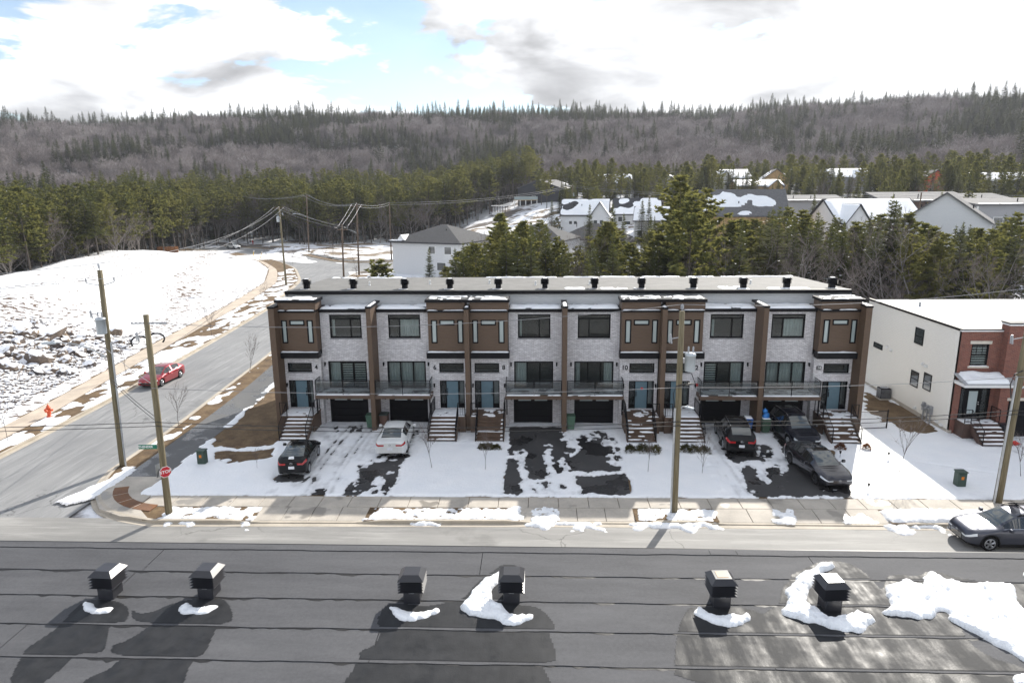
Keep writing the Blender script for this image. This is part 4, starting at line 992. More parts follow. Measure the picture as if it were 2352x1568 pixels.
pc = MB(); pc.box(.28, BX-.01, -1.0, -.004, .92, 1.03); pch = pc.build('porch', DKB, NB); nbox('skirt', DKB, pch, .30, BX-.03, -.97, -.02, 0, .919)
drape_snow(pch, .3, BX-.03, -1.0, -.05, 1.025, .05, 311, .4)
for q in range(5):
    zt = .86-.17*q; y1 = -1.0-.27*q; nbox('step', DKB, pch, .75, BX-.03, y1-.29, y1-.001, zt-.06, zt); nbox('riser', DKB, pch, .78, BX-.06, y1-.03, y1-.004, zt+.001, zt+.109)
    drape_snow(pch, .75, BX-.03, y1-.29, y1-.03, zt-.004, .07, 320+q, .4, res=.07)
st = MB(); st.prism_x([(-1.0,.95),(-2.35,.08),(-2.35,-.05),(-1.9,-.05),(-1.0,.5)], .70, .745); st.build('stringer', DKB, pch)
railing(pch, [(.36,-.9,1.03),(.72,-.95,1.03),(.72,-2.3,.12)], .9); railing(pch, [(BX-.08,-.95,1.03),(BX-.08,-.1,1.03)], .9)
g2 = nbox('garage_door', GARD, NB, 3.1, 6.1, -.45, -.35, 0, 2.41)
for q in range(4): p = MB(); p.bbox(3.12, 6.08, -.475, -.452, .02+q*.6, .60+q*.6, .005); p.build('section', GARD, g2)
# side wall windows, meters, air conditioner
def side_window(y0, y1, z0, z1, mull=True):
    mb = MB(); f = .06; mb.box(-.035, .04, y0, y1, z1-f, z1); mb.box(-.035, .04, y0, y1, z0, z0+f); mb.box(-.035, .04, y0, y0+f, z0+f, z1-f); mb.box(-.035, .04, y1-f, y1, z0+f, z1-f)
    if mull: mb.box(-.03, .03, y0+f, y1-f, (z0+z1)/2-.025, (z0+z1)/2+.025)
    w = mb.build('window', FRAME, NB); nbox('pane', FROST if False else glass_dark, w, -.014, -.004, y0+f, y1-f, z0+f, z1-f)
glass_dark = glass_mat('dark_glass', (.05,.058,.06), 0, .05)
side_window(4.05, 5.15, 4.87, 6.0); side_window(9.35, 10.75, 3.3, 3.7, False); side_window(4.05, 5.05, 1.85, 2.95); side_window(2.5, 3.45, 2.05, 3.2)
GREYM = mat('meter_grey', (.33,.34,.36), .45, .3)
for yy, zz in ((2.9,1.2),(2.45,1.15),(2.05,1.2)):
    mb = MB(); mb.box(-.16, -.002, yy-.12, yy+.12, zz-.55, zz); mb.tube([(-.08,yy,zz-.55),(-.08,yy,-.03)], .05, 6); mb.tube([(-.17,yy,zz-.2),(-.24,yy,zz-.2)], .09, 10); mb.build('meter', GREYM, NB)
for yy, zz in ((8.6,3.75),(8.0,3.65),(3.7,3.7),(3.3,3.65),(4.0,.45),(1.3,.4),(.8,.35)):
    mb = MB(); mb.box(-.10, -.003, yy-.1, yy+.1, zz-.1, zz+.08); mb.tube([(-.1,yy,zz),(-.16,yy,zz-.05)], .07, 8); mb.build('wall_vent', WHITEP, NB)
AC = thing('air_conditioner', 'black slatted air conditioner cube beside the cream siding wall', 'air conditioner', (43.15, 7.6, 0.04))
mb = MB(); mb.bbox(-.36, .36, -.36, .36, .05, .82, .03); mb.build('casing', BLACKM, AC)
mb = MB(); mb.cyl(0,0,.821,.84,.30,.30,16); mb.build('fan_grille', GREYM, AC)
for q in range(9):
    mb = MB(); mb.box(-.372,-.361,-.33,.33,.12+q*.075,.145+q*.075); mb.box(-.33,.33,-.372,-.361,.12+q*.075,.145+q*.075); mb.build('slat', GREYM, AC)
mb = MB(); mb.box(-.42,.42,-.42,.42,-.04,.049); mb.build('pad', CONC, AC)

# ------------------------------------------------------------------ flat roof in the foreground
FZ = lambda y: 8.0+.015*(y+29.2)
def gpr(x, y):
    z = 8.0
    for _ in range(4): p = gp(x, y, z); z = FZ(p[1])
    return p
f1 = lambda x, y: gpr(x*.40816*D, (1500+y*.40816)*D); f2 = lambda x, y: gpr((960+x*.40816)*D, (1500+y*.40816)*D); f3 = lambda x, y: gpr((1920+x*.40816)*D, (1500+y*.40816)*D)
FGB = thing('flat_roofed_building', 'flat dark grey membrane roof with six louvred vents, across the street from the row', 'building', (17, -36, 0))
OX, OY = 17, -36
def loc2(P_): return [(x-OX, y-OY) for x, y in P_]
def fgroof_mat():
    k = NT('grey_roofing'); p = k.pos()
    f = k.math('ADD', k.math('MULTIPLY', k.noise(k.map(p, (.35,1.6,1)), 1.1, 6, .65), .6), k.math('ADD', k.math('MULTIPLY', k.noise(p, 16, 4, .7), .30), k.math('MULTIPLY', k.noise(p, 90, 2), .25)))
    k.col(k.ramp(f, [(.38, (.036,.037,.042)), (.74, (.090,.091,.098))])); k.rough(.82); k.bump(k.noise(p, 150, 2), .004); return k.m
FGM = fgroof_mat()
def wetroof_mat():
    k = NT('wet_roofing'); p = k.pos()
    n = k.noise(k.map(p, (2.2,.35,1)), 1.6, 6, .6); n2 = k.noise(p, 3.5, 5, .6)
    k.col(k.ramp(n2, [(.3,(.014,.015,.017)),(.7,(.030,.031,.034))])); k.rough(k.ramp(k.math('ADD', k.math('MULTIPLY', n, .7), k.math('MULTIPLY', n2, .4)), [(.34,(.35,.35,.35)),(.62,(.68,.68,.68))]))
    k.b.inputs['Specular IOR Level'].default_value = .18; k.bump(k.math('ADD', k.math('MULTIPLY', k.noise(p, 40, 2), .3), k.math('MULTIPLY', n2, .8)), .006); return k.m
WETM = wetroof_mat(); SEAM = mat('bitumen_seam', (.010,.009,.009), .55, var=.4, scale=9)
XR0, XR1 = -20, 60
ys = [-29.12,-29.32]+[-30.19-.872*k for k in range(12)]
body = MB(); body.box(XR0-OX, XR1-OX, -48-OY, -29.3-OY, -.3, 7.6); body.build('wall', PALES, FGB)
fs = MB(); fs.box(XR0-OX, XR1-OX, -29.36-OY, -29.06-OY, 7.35, 7.985); fs.build('fascia', BLACKM, FGB)
cuts = [[], [], [], [], [], [], []]
joints = {1:[f1(1070,170)[0], f2(965,200)[0], f3(930,250)[0]], 2:[f1(870,330)[0]], 3:[], 4:[f1(105,700)[0], f2(240,740)[0], f3(575,800)[0]], 5:[f2(510,950)[0], f3(990,980)[0]], 6:[12.0,20.5], 0:[f3(190,140)[0], f3(380,150)[0]]}
for k, (ya_, yb_) in enumerate(zip(ys[:-1], ys[1:])):
    js = sorted([XR0]+[j for j in joints.get(k, [rng.uniform(5,30)])]+[XR1])
    for a, b in zip(js[:-1], js[1:]):
        n = max(2, int((b-a)/.12)); xs = np.linspace(a+.006, b-.006, n)
        e = (fbm(xs*2.1, xs*0+k*5, 400+k, 5, .65)-.5)*.055
        near = yb_-.045+e
        hz = .012-.0004*k; top = []
        V = []; 
        for x_, yn in zip(xs, near):
            V += [(x_-OX, ya_-OY, FZ(ya_)+.001), (x_-OX, yn-OY, FZ(yn)+.016), (x_-OX, yn-OY, FZ(yn)-.02)]
        i = np.arange(n-1); F = np.vstack([np.stack([3*i, 3*i+1, 3*i+4, 3*i+3], -1), np.stack([3*i+1, 3*i+2, 3*i+5, 3*i+4], -1)])
        link('membrane_sheet', np_mesh('membrane_sheet', np.array(V), F, FGM, False), FGB)
    # bitumen squeezed out along the lap
    n = 420; xs = np.linspace(-4, 40, n); e0 = (fbm(xs*2.1, xs*0+k*5, 400+k, 5, .65)-.5)*.055; e = np.maximum(0, fbm(xs*3.3, xs*0, 431+k, 5, .7)-.43)*.26*(.3 if k == 0 else 1)+.002
    V = []
    for x_, q0, q in zip(xs, e0, e): yn = yb_-.045+q0; V += [(x_-OX, yn+.004-OY, FZ(yn)+.010), (x_-OX, yn-q-OY, FZ(yn-q)+.0035)]
    i = np.arange(n-1); link('seam', np_mesh('seam', np.array(V), np.stack([2*i, 2*i+1, 2*i+3, 2*i+2], -1), SEAM, False), FGB)
def smooth_poly(pts, it=2):
    P_ = np.array(pts)
    for _ in range(it):
        Q = np.roll(P_, -1, 0); P_ = np.stack([.75*P_+.25*Q, .25*P_+.75*Q], 1).reshape(-1, 2)
    return P_
WET = [P(f1,[(650,450),(560,480),(500,530),(440,600),(380,660),(260,740),(160,810),(100,930),(40,1060),(270,1060),(420,940),(480,880),(530,828),(735,828),(742,720),(772,616),(890,612),(900,500),(780,455)]),
 P(f1,[(900,500),(930,530),(970,552),(1060,542),(1150,495),(1250,465),(1350,448),(1500,438),(1560,455),(1595,500),(1612,560),(1605,612),(1510,622),(1460,740),(1420,830),(1360,845),(1300,930),(1270,1080),(530,1080),(590,1000),(720,955),(800,890),(850,838),(745,830),(780,764),(860,747),(950,692),(1060,614),(905,612)]),
 P(f2,[(420,480),(340,475),(280,520),(240,600),(245,635),(270,665),(220,790),(130,800),(110,880),(50,980),(-30,1080),(1480,1080),(1400,930),(1400,890),(1495,880),(1480,800),(1450,720),(1430,670),(1490,655),(1450,590),(1390,520),(1300,490),(1210,500),(1245,250),(1200,212),(1100,215),(1040,270),(940,330),(880,400),(850,450),(700,480),(600,500)]),
 P(f3,[(60,500),(20,540),(-30,640),(-60,820),(-60,1080),(2452,1080),(2452,950),(2100,850),(1950,720),(1900,600),(2352,600),(2400,350),(2300,340),(1960,325),(1700,245),(1640,300),(1480,280),(1400,300),(1380,400),(1340,345),(1210,230),(1100,190),(960,185),(860,235),(740,290),(740,330),(680,380),(670,490),(600,520),(560,560),(500,530),(420,510),(330,500)])]
def wet_sheet(poly, seed):
    sp = smooth_poly(poly); x0, y0 = sp.min(0)-.05; x1, y1 = sp.max(0)+.05; r_ = .03
    X, Y = np.meshgrid(np.arange(x0,x1,r_), np.arange(y0,y1,r_), indexing='ij'); M = inpoly(X, Y, sp)
    # keep the seams dry of the film: it follows the laps in steps
    okf = M[:-1,:-1] & M[1:,1:]; i, j = np.nonzero(okf); ny = X.shape[1]
    yl = np.array(ys[1:])
    band = np.searchsorted(-yl, -Y); yn = np.array(ys+[ys[-1]-.87])
    ya_ = yn[np.clip(band,0,len(yn)-1)]; yb_ = yn[np.clip(band+1,0,len(yn)-1)]
    zs = FZ(Y)+.001+.015*np.clip((ya_-Y)/np.maximum(ya_-yb_,1e-3),0,1)+.004
    F = np.stack([i*ny+j,(i+1)*ny+j,(i+1)*ny+j+1,i*ny+j+1],-1)
    V = np.stack([X-OX,Y-OY,zs],-1).reshape(-1,3); used = np.zeros(len(V),bool); used[F.ravel()] = True; idx = np.cumsum(used)-1
    link('wet_film', np_mesh('wet_film', V[used], idx[F], WETM), FGB)
for q, w in enumerate(WET): wet_sheet(w, q)
FSN = [(P(f1,[(560,490),(600,475),(640,500),(700,515),(815,505),(760,540),(660,568),(620,560),(580,530)]),.07), (P(f1,[(1240,500),(1290,475),(1330,510),(1400,520),(1530,500),(1490,535),(1430,555),(1340,572),(1260,560)]),.07),
 (P(f2,[(325,490),(360,500),(420,535),(500,540),(600,530),(650,515),(700,525),(650,560),(560,590),(490,622),(420,590),(340,550)]),.09), (P(f2,[(810,500),(870,450),(920,390),(980,330),(1080,275),(1130,270),(1190,228),(1195,250),(1110,290),(1080,330),(1040,400),(1050,470),(1110,530),(1220,560),(1340,545),(1330,575),(1230,630),(1150,635),(1060,590),(960,575),(860,555)]),.13),
 (P(f3,[(70,540),(120,488),(160,530),(250,570),(340,565),(390,560),(460,540),(465,610),(400,630),(320,660),(230,630),(150,590),(80,575)]),.10), (P(f3,[(670,540),(720,480),(720,400),(770,300),(880,260),(940,210),(1020,205),(1045,235),(1000,275),(900,330),(860,390),(860,480),(940,550),(1030,600),(1150,580),(1210,525),(1280,560),(1330,600),(1280,660),(1240,690),(1080,680),(900,620),(700,570)]),.14),
 (P(f3,[(1400,350),(1500,340),(1510,305),(1640,365),(1700,265),(1800,310),(1960,345),(2130,345),(2290,360),(2330,480),(2352,520),(2450,600),(2600,700),(2600,1060),(2352,890),(2220,800),(2040,710),(1840,600),(1820,545),(1760,540),(1740,590),(1640,600),(1450,560),(1360,555),(1430,510),(1400,430)]),.12), (P(f3,[(2320,290),(2360,250),(2450,250),(2450,320)]),.08), (P(f3,[(2250,970),(2352,960),(2450,1000),(2450,1060),(2270,1050)]),.08)]
SNOWNOTE = ['small crust of snow in front of the leftmost vent of the dark roof','small crust of snow below the vent beside the roof corner','thin crescent of snow curling round a roof vent','long pointed drift of snow passing behind a roof vent','short curved drift of snow below a vent with a painted sun glint','hooked drift of snow wrapped round a vent with a painted sun glint','wide sheet of melting snow spread on the dark roof','small lump of snow by the roof edge','scrap of snow on the wet lower roof']
for q, (pl, th) in enumerate(FSN):
    a = np.array(pl); x0, y0 = a.min(0)-.25; x1, y1 = a.max(0)+.25
    def fn(X, Y, pl=pl, th=th):
        n = fbm(X*3, Y*3, 500+q, 4); M = inpoly(X+(n-.5)*.16+(fbm(X*14,Y*14,550,3)-.5)*.10, Y+(fbm(X*3,Y*3,520+q,4)-.5)*.16+(fbm(X*14,Y*14,551,3)-.5)*.10, pl)*1.0; M = blur(M, 5)
        return (M-.5)*2*th*.62+(fbm(X*6,Y*6,530,4)-.5)*.10*sst(.4,.9,M)*th/.1+(fbm(X*22,Y*22,540,3)-.5)*.035*sst(.15,.6,M)
    o = snowfield('snow_drift', x0, x1, y0, y1, .025, fn, lambda X, Y: FZ(Y)+.012)
    del o['kind']; tag(o, SNOWNOTE[q], 'snow')
CAPB = mat('vent_black', (.030,.030,.035), .3, .0, var=.15)
GLINT = mat('vent_sun_glint', (.26,.17,.085), .5, .1, var=.1)  # sun reflection on the vent caps, painted as a tan colour
FV = [f1(722,463), f1(1412,460), f2(482,492), f2(1172,492), f3(275,522), f3(1042,548)]
for q, (vx, vy) in enumerate(FV):
    vy -= -.2
    c = math.cos(0); mb = MB(); vent(mb, 0, 0, -.02, .82); v = mb.build('roof_vent', CAPB, FGB, loc=(vx-OX, vy-OY, FZ(vy)))
    v.rotation_euler = (0,0,R([-3,-2,1,0,2,4][q]))
    if q >= 4:
        p = MB(); p.box(-.10,.10,-.10,.10,.598,.6025); p.build('cap_plate', GLINT, v)  # thin sheet added on the cap to carry the painted sun reflection
    p = MB(); p.box(-.05,.05,-.166,-.157,.22,.255); p.build('vent_label', WHITEP, v)

# ------------------------------------------------------------------ houses beyond the trees
SHING = mat('dark_shingle', (.045,.046,.050), .9, var=.25, scale=3, bump=.02, bscale=9)
SHINGG = mat('grey_shingle', (.13,.128,.13), .9, var=.2, scale=3, bump=.02, bscale=9)
WALLW = siding_mat('far_white_siding', (.72,.72,.72), .18, .6, .03)
WALLG = siding_mat('far_grey_siding', (.30,.30,.31), .18, .6, .05)
WALLP = siding_mat('far_pale_siding', (.52,.52,.52), .18, .6, .05)
WALLN = siding_mat('far_navy_siding', (.028,.030,.040), .25, .5, .1, True)
WALLT = mat('osb_board', (.45,.29,.13), .8, var=.2, scale=1.5)
WALLR = mat('orange_wrap', (.60,.10,.045), .7, var=.2, scale=1.5)
WALLB = siding_mat('far_brown_siding', (.10,.055,.04), .2, .6, .1)
def far_house(label, x, y, z0, W, Dp, wh, rh, rz, wm, rm, kind='gable', snow=0.0, wins=(), group=None, cat='house', eave=.4, wing=None, seed=1, name='house'):
    zt = float(terr(x, y)); t = thing(name, label, cat, (x, y, z0), rz, group)
    low = min(0, zt-z0-.6)
    a, b = W/2, Dp/2
    mb = MB()
    def walls(mb, x0, x1, y0, y1, h, rhh, axis):
        if kind == 'flat': mb.box(x0, x1, y0, y1, low, h); return
        if kind == 'hip': mb.box(x0, x1, y0, y1, low, h); return
        if axis == 'x': mb.prism_x([(y0,low),(y1,low),(y1,h),((y0+y1)/2,h+rhh),(y0,h)], x0, x1)
        else: mb.prism_y([(x0,low),(x1,low),(x1,h),((x0+x1)/2,h+rhh),(x0,h)], y0, y1)
    walls(mb, -a, a, -b, b, wh, rh, 'x')
    mb.build('wall', wm, t)
    def gable_roof(x0, x1, y0, y1, h, rhh, axis, sd):
        th = .22; e = eave; r = MB(); ym = (y0+y1)/2; xm = (x0+x1)/2; snows = []
        if axis == 'x':
            sl = rhh/((y1-y0)/2)
            for s_ in (-1, 1):
                yo = ym+s_*((y1-y0)/2+e); zo = h-sl*e
                poly = [(yo,zo+.03),(ym,h+rhh+.03),(ym,h+rhh+.03+th),(yo,zo+.03+th)]
                r.prism_x(poly if s_ > 0 else poly[::-1], x0-e, x1+e); snows.append(('x',s_,yo,zo+.03+th,ym,h+rhh+.03+th,x0-e,x1+e))
        else:
            sl = rhh/((x1-x0)/2)
            for s_ in (-1, 1):
                xo = xm+s_*((x1-x0)/2+e); zo = h-sl*e
                poly = [(xo,zo+.04),(xm,h+rhh+.04),(xm,h+rhh+.04+th),(xo,zo+.04+th)]
                r.prism_y(poly, y0-e, y1+e); snows.append(('y',s_,xo,zo+.04+th,xm,h+rhh+.04+th,y0-e,y1+e))
        ro = r.build('roof', rm, t)
        for (ax, s_, o_, zo, m_, zm, e0, e1) in snows:
            if snow <= 0: continue
            n1, n2 = 26, 14; U_, V_ = np.meshgrid(np.linspace(0,1,n1), np.linspace(0,1,n2), indexing='ij')
            along = e0+(e1-e0)*U_; across = o_+(m_-o_)*V_; zz = zo+(zm-zo)*V_
            nz = fbm(U_*4+seed, V_*2+sd, 600+seed, 4)+.22*(.5-V_)
            H = np.where(nz > 1-snow-.18, .14, -.08); H = blur(H, 1); H = np.where((U_ < .03)|(U_ > .97)|(V_ < .02)|(V_ > .97), -.05, H)
            Vv = np.stack([along, across, zz+H], -1) if ax == 'x' else np.stack([across, along, zz+H], -1)
            i, j = np.meshgrid(np.arange(n1-1), np.arange(n2-1), indexing='ij'); mx = np.maximum(H[:-1,:-1],H[1:,1:]) > 0; i = i[mx]; j = j[mx]
            if len(i): link('snow_patch', np_mesh('snow_patch', Vv.reshape(-1,3), np.stack([i*n2+j,(i+1)*n2+j,(i+1)*n2+j+1,i*n2+j+1],-1), SNOW), ro)
        return ro
    if kind == 'gable': gable_roof(-a, a, -b, b, wh, rh, 'x', 1)
    elif kind == 'hip':
        e = eave; rl = max(.2, (W-Dp)/2); r = MB(); h = wh
        if W >= Dp: rid = [(-rl,0,h+rh),(rl,0,h+rh)]
        else: rl = (Dp-W)/2; rid = [(0,-rl,h+rh),(0,rl,h+rh)]
        vs = [(-a-e,-b-e,h-.05),(a+e,-b-e,h-.05),(a+e,b+e,h-.05),(-a-e,b+e,h-.05),(-a-e,-b-e,h-.3),(a+e,-b-e,h-.3),(a+e,b+e,h-.3),(-a-e,b+e,h-.3)]+rid
        fs = [(0,1,9,8),(1,2,9),(2,3,8,9),(3,0,8)] if W >= Dp else [(0,1,8),(1,2,9,8),(2,3,9),(3,0,8,9)]
        r.add(vs, fs+[(0,4,5,1),(1,5,6,2),(2,6,7,3),(3,7,4,0),(4,7,6,5)]); r.build('roof', rm, t)
        if snow: drape_snow(t, -a-e+.2, -a+2.5, -b-e+.1, -b+.3, h+.12, .12, seed, .3, res=.2)
    else:
        r = MB(); r.add([(-a-.5,-b-.5,wh),(a+.5,-b-.5,wh),(a+.5,b+.5,wh+rh),(-a-.5,b+.5,wh+rh),(-a-.5,-b-.5,wh+.3),(a+.5,-b-.5,wh+.3),(a+.5,b+.5,wh+rh+.3),(-a-.5,b+.5,wh+rh+.3)], [(0,3,2,1),(4,5,6,7),(0,1,5,4),(1,2,6,5),(2,3,7,6),(3,0,4,7)]); r.build('roof', rm, t)
        if snow: drape_snow(t, -a, a, -b-.4, -b+.6, wh+.32, .1, seed, .45, res=.25)
    if wing:
        wx0, wx1, wy, wwh, wrh = wing; mb = MB(); mb.prism_y([(wx0,low),(wx1,low),(wx1,wwh),((wx0+wx1)/2,wwh+wrh),(wx0,wwh)], wy, -b+1.2 if True else 0); mb.build('wing_wall', wm, t); gable_roof(wx0, wx1, wy, 0.0, wwh, wrh, 'y', 5)
    if seed > 1:
        wins = list(wins); rr_ = random.Random(seed*7)
        if kind == 'gable': wins += [(sd_, q, zc_, 1.1, 1.35) for sd_ in 'lr' for q in (-Dp*.2, Dp*.2) for zc_ in ((1.6, 4.2) if wh > 5.2 else (1.7,)) if rr_.random() < .8]
        wins += [('f', q, zc_, 1.2, 1.4) for q in (-W*.36, -W*.12, W*.12, W*.36) for zc_ in ((1.5, 4.1) if wh > 5.2 else (1.7,)) if rr_.random() < .55 and not any(w_[0] == 'f' and abs(w_[1]-q) < 1.5 for w_ in wins) and not (wing and wing[0]-.5 < q < wing[1]+.5)]
        wins = [w_ for w_ in wins if w_[2]+w_[4]/2 < (wh if w_[0] != 'w' else 99)+.4]
        tr = MB()
        for cx_ in (-a, a):
            for cy_ in (-b, b): tr.box(cx_-.09-.03, cx_+.09+.03, cy_-.12, cy_+.12, low, wh-.05)
        tr.build('corner_trim', WHITEP if wm is not WALLN else wm, t)
        vt = MB()
        for q in range(3): vx_, vy_ = rr_.uniform(-a*.7, a*.7), rr_.choice((-1,1))*rr_.uniform(.2,.6)*b; zz_ = wh+rh*(1-abs(vy_)/b) if kind != 'flat' else wh+rh*.5; vt.cyl(vx_, vy_, zz_-.2, zz_+.75, .09, .09, 6)
        vt.build('roof_pipe', BLACKM, t)
    for (side, u, zc, ww, hh) in wins:
        mb = MB(); g = MB(); yf = -b if side != 'w' else wing[2]
        if side in 'fw':
            mb.box(u-ww/2, u+ww/2, yf-.06, yf+.02, zc-hh/2, zc+hh/2); g.box(u-ww/2+.09, u+ww/2-.09, yf-.075, yf-.062, zc-hh/2+.09, zc+hh/2-.09)
        elif side == 'l':
            mb.box(-a-.06, -a+.02, u-ww/2, u+ww/2, zc-hh/2, zc+hh/2); g.box(-a-.075, -a-.062, u-ww/2+.09, u+ww/2-.09, zc-hh/2+.09, zc+hh/2-.09)
        else:
            mb.box(a-.02, a+.06, u-ww/2, u+ww/2, zc-hh/2, zc+hh/2); g.box(a+.062, a+.075, u-ww/2+.09, u+ww/2-.09, zc-hh/2+.09, zc+hh/2-.09)
        w = mb.build('window', WHITEP, t); g.build('pane', glass_dark, w)
    return t
def place(px, ye, r): p = at_r(px, ye, r); return float(p[0]), float(p[1]), float(p[2])
# white hip-roofed house just behind the row
x, y, z = place(1030, 556, 134)
h1 = far_house('pale grey stucco house with dark hip roof, standing alone beside the side road', -1.2, 92, 0, 15.0, 14.0, 6.1, 2.9, R(-24), mat('pale_stucco',(.60,.60,.60),.8,var=.05), SHING, 'hip', .2, [('f',1.5,4.6,1.5,1.5),('f',5.0,4.6,1.6,1.5),('l',-4.0,5.0,.6,1.2),('l',-1.5,4.9,1.3,.7),('f',3.5,1.6,2.0,1.6)], eave=.6)
p = MB(); p.box(-9.0,-7.5,1.5,5.2,2.9,3.1); p.box(-8.8,-8.6,1.7,1.9,0,2.9); p.box(-8.8,-8.6,4.8,5.0,0,2.9); p.build('side_porch', WALLB, h1)
p = MB(); p.lathe([(.08,7.4),(.08,8.3)], 6, 2.0, -2.5); p.build('vent_stack', BLACKM, h1)
p = MB(); p.prism_y([(-6.2,6.3),(-4.4,6.3),(-5.3,7.3)], -7.2, -4.5); p.build('gablet', WALLW, h1)
specs = [
 # label, px, eave y, distance, W, D, wall, roof, rot, wall mat, roof mat, kind, snow, windows, wing
 ('grey house with dark hip roof between the spruces beside the stucco house', 1240, 546, 150, 14, 12, 6, 3.0, -20, WALLP, SHING, 'hip', .2, [('f',4.0,4.4,1.3,1.9),('f',-2,4.4,1.3,1.9)], None),
 ('grey house with dark hip roof below the white gabled house', 1365, 545, 160, 14, 12, 6, 3.2, -22, WALLP, SHING, 'hip', .1, [('l',-2,4.5,1.2,1.0),('f',-4,4.5,1.2,.8)], None),
 ('tall navy clad house with a shallow brown gable roof at the wood edge', 1258, 432, 243, 13, 16, 10.2, 2.6, 62, WALLN, SHINGG, 'gable', .08, [('r',-2.5,7.0,2.2,1.5),('r',-1.5,1.2,3.0,1.4),('l',2,7,1.4,1.4)], None),
 ('pale two-storey house with light grey hip roof behind the navy house', 1312, 424, 285, 14, 12, 6.5, 2.6, -15, WALLP, SHINGG, 'hip', .3, [('f',3,3.5,1.4,1.4),('f',-2,3.5,1.4,1.4)], None),
 ('grey gabled house with cross wing and porch, snow in its roof valley', 1412, 421, 268, 13, 9, 6, 3.2, 10, WALLG, SHING, 'gable', .62, [('w',3.5,3.4,1.4,2.0),('l',-2,4.5,.5,1.6),('l',-1,3.0,.5,1.6)], (1.4,5.6,-6.5,5.6,2.8)),
 ('white gabled house with black windows and snow across its dark roof', 1345, 492, 178, 11.5, 9, 5.2, 3.6, -8, WALLW, SHING, 'gable', .45, [('w',2.9,3.2,1.0,1.7),('w',4.4,3.2,1.0,1.7),('f',-3.4,3.3,.9,.9),('f',-2.2,3.3,.9,.9)], (1.6,6.2,-6.6,5.0,3.2)),
 ('grey gabled house with a white snow patch over its dark front roof', 1462, 490, 188, 12, 9, 5.4, 3.8, -6, WALLP, SHING, 'gable', .5, [('f',-2.4,2.6,1.6,2.0),('l',-2,3.2,1.0,1.6)], None),
 ('pale cottage with a snow covered dark roof among the spruces', 1503, 505, 172, 9, 8, 4.6, 3.0, -12, WALLP, SHING, 'gable', .6, [('l',-2,2.6,1.0,1.4)], None),
 ('small dark gable with one snowy slope behind the tall pine', 1540, 420, 262, 9, 8, 5, 2.6, 70, WALLG, SHING, 'gable', .5, [], None),
 ('snow roofed house with twin gables above the tan framed house', 1672, 410, 268, 14, 9, 5, 3.0, 8, WALLP, SHINGG, 'gable', .82, [('w',-3.4,3.0,1.2,1.2)], (-5.4,-1.6,-6.2,5,2.6)),
 ('unfinished house in bare tan sheathing under a snowy roof', 1735, 428, 240, 15, 9, 4.2, 1.9, 4, WALLT, SHINGG, 'gable', .85, [('w',4.2,1.8,1.6,2.2)], (2.0,6.6,-6.2,4.0,1.9)),
 ('tall unfinished gable in tan sheathing with orange wrap on its wing', 1778, 412, 262, 10, 9, 5.6, 3.2, 80, WALLT, SHING, 'gable', .3, [], None),
 ('grey house with snowy double gables behind the pines', 1940, 408, 265, 14, 9, 5, 2.8, 6, WALLG, SHINGG, 'gable', .6, [('w',2,3,1.2,1.2)], (.2,4.2,-6.2,5,2.5)),
 ('house wrapped in orange red board under a snowy porch roof', 2136, 412, 258, 9, 8, 5, 2.6, 84, WALLR, SHING, 'gable', .35, [], None),
 ('low grey house with a pale snowy gable roof near the wood edge', 2285, 416, 262, 16, 9, 4.4, 2.4, 2, WALLG, SHINGG, 'gable', .72, [], None),
 ('broad grey brown gable roof behind the front spruces', 1700, 492, 140, 15, 12, 5, 4.4, -10, WALLT, SHINGG, 'gable', .25, [], None),
 ('grey house with a long low flat roof and small windows', 1842, 462, 168, 15, 11, 5.4, 1.0, -12, WALLG, SHINGG, 'flat', .2, [('f',-5,3.8,.9,.9),('f',-3.4,3.8,.9,.9),('l',-2,3.8,.9,.9)], None),
 ('white gabled house with its wide roof fully under snow', 1985, 505, 142, 16, 10, 5, 3.6, 8, WALLW, SHING, 'gable', .88, [('f',-5,3,1.2,1.4)], (-7.4,-3.2,-6.6,5,2.8)),
 ('dark brown house with a shallow grey roof above the snow roofed house', 2110, 462, 172, 17, 11, 5.2, 1.6, -8, WALLB, SHINGG, 'flat', .3, [('f',1,2.8,2.4,1.4)], None),
 ('pale blue-white gabled house with a plain grey roof among front spruces', 2172, 508, 120, 12, 11, 6.0, 4.0, 58, WALLW, SHINGG, 'gable', 0, [('r',-1.4,2.4,1.3,1.5),('r',1.2,2.4,1.3,1.5),('r',3.5,2.4,1.0,1.2)], None),
 ('house with a light grey shallow roof behind the blue-white gable', 2222, 462, 178, 14, 10, 5, 1.3, -5, WALLG, SHINGG, 'flat', .3, [('f',2,2.8,1.6,1.4)], None),
 ('grey flat roofed house partly hidden by the spruces beside the blue-white gable', 2325, 470, 150, 17, 11, 5.6, .8, -4, WALLG, SHINGG, 'flat', .4, [('f',-5,3,1.6,1.4),('f',2,3,2.4,1.5)], None),
]
for q, (lb, px, ye, r, W, Dp, wh, rh, rz, wm, rm, kd, sn, wi, wg) in enumerate(specs):
    x, y, z = place(px, ye, r)
    far_house(lb, x, y, z-wh, W, Dp, wh, rh, R(rz), wm, rm, kd, sn, wi, wing=wg, seed=q+2)
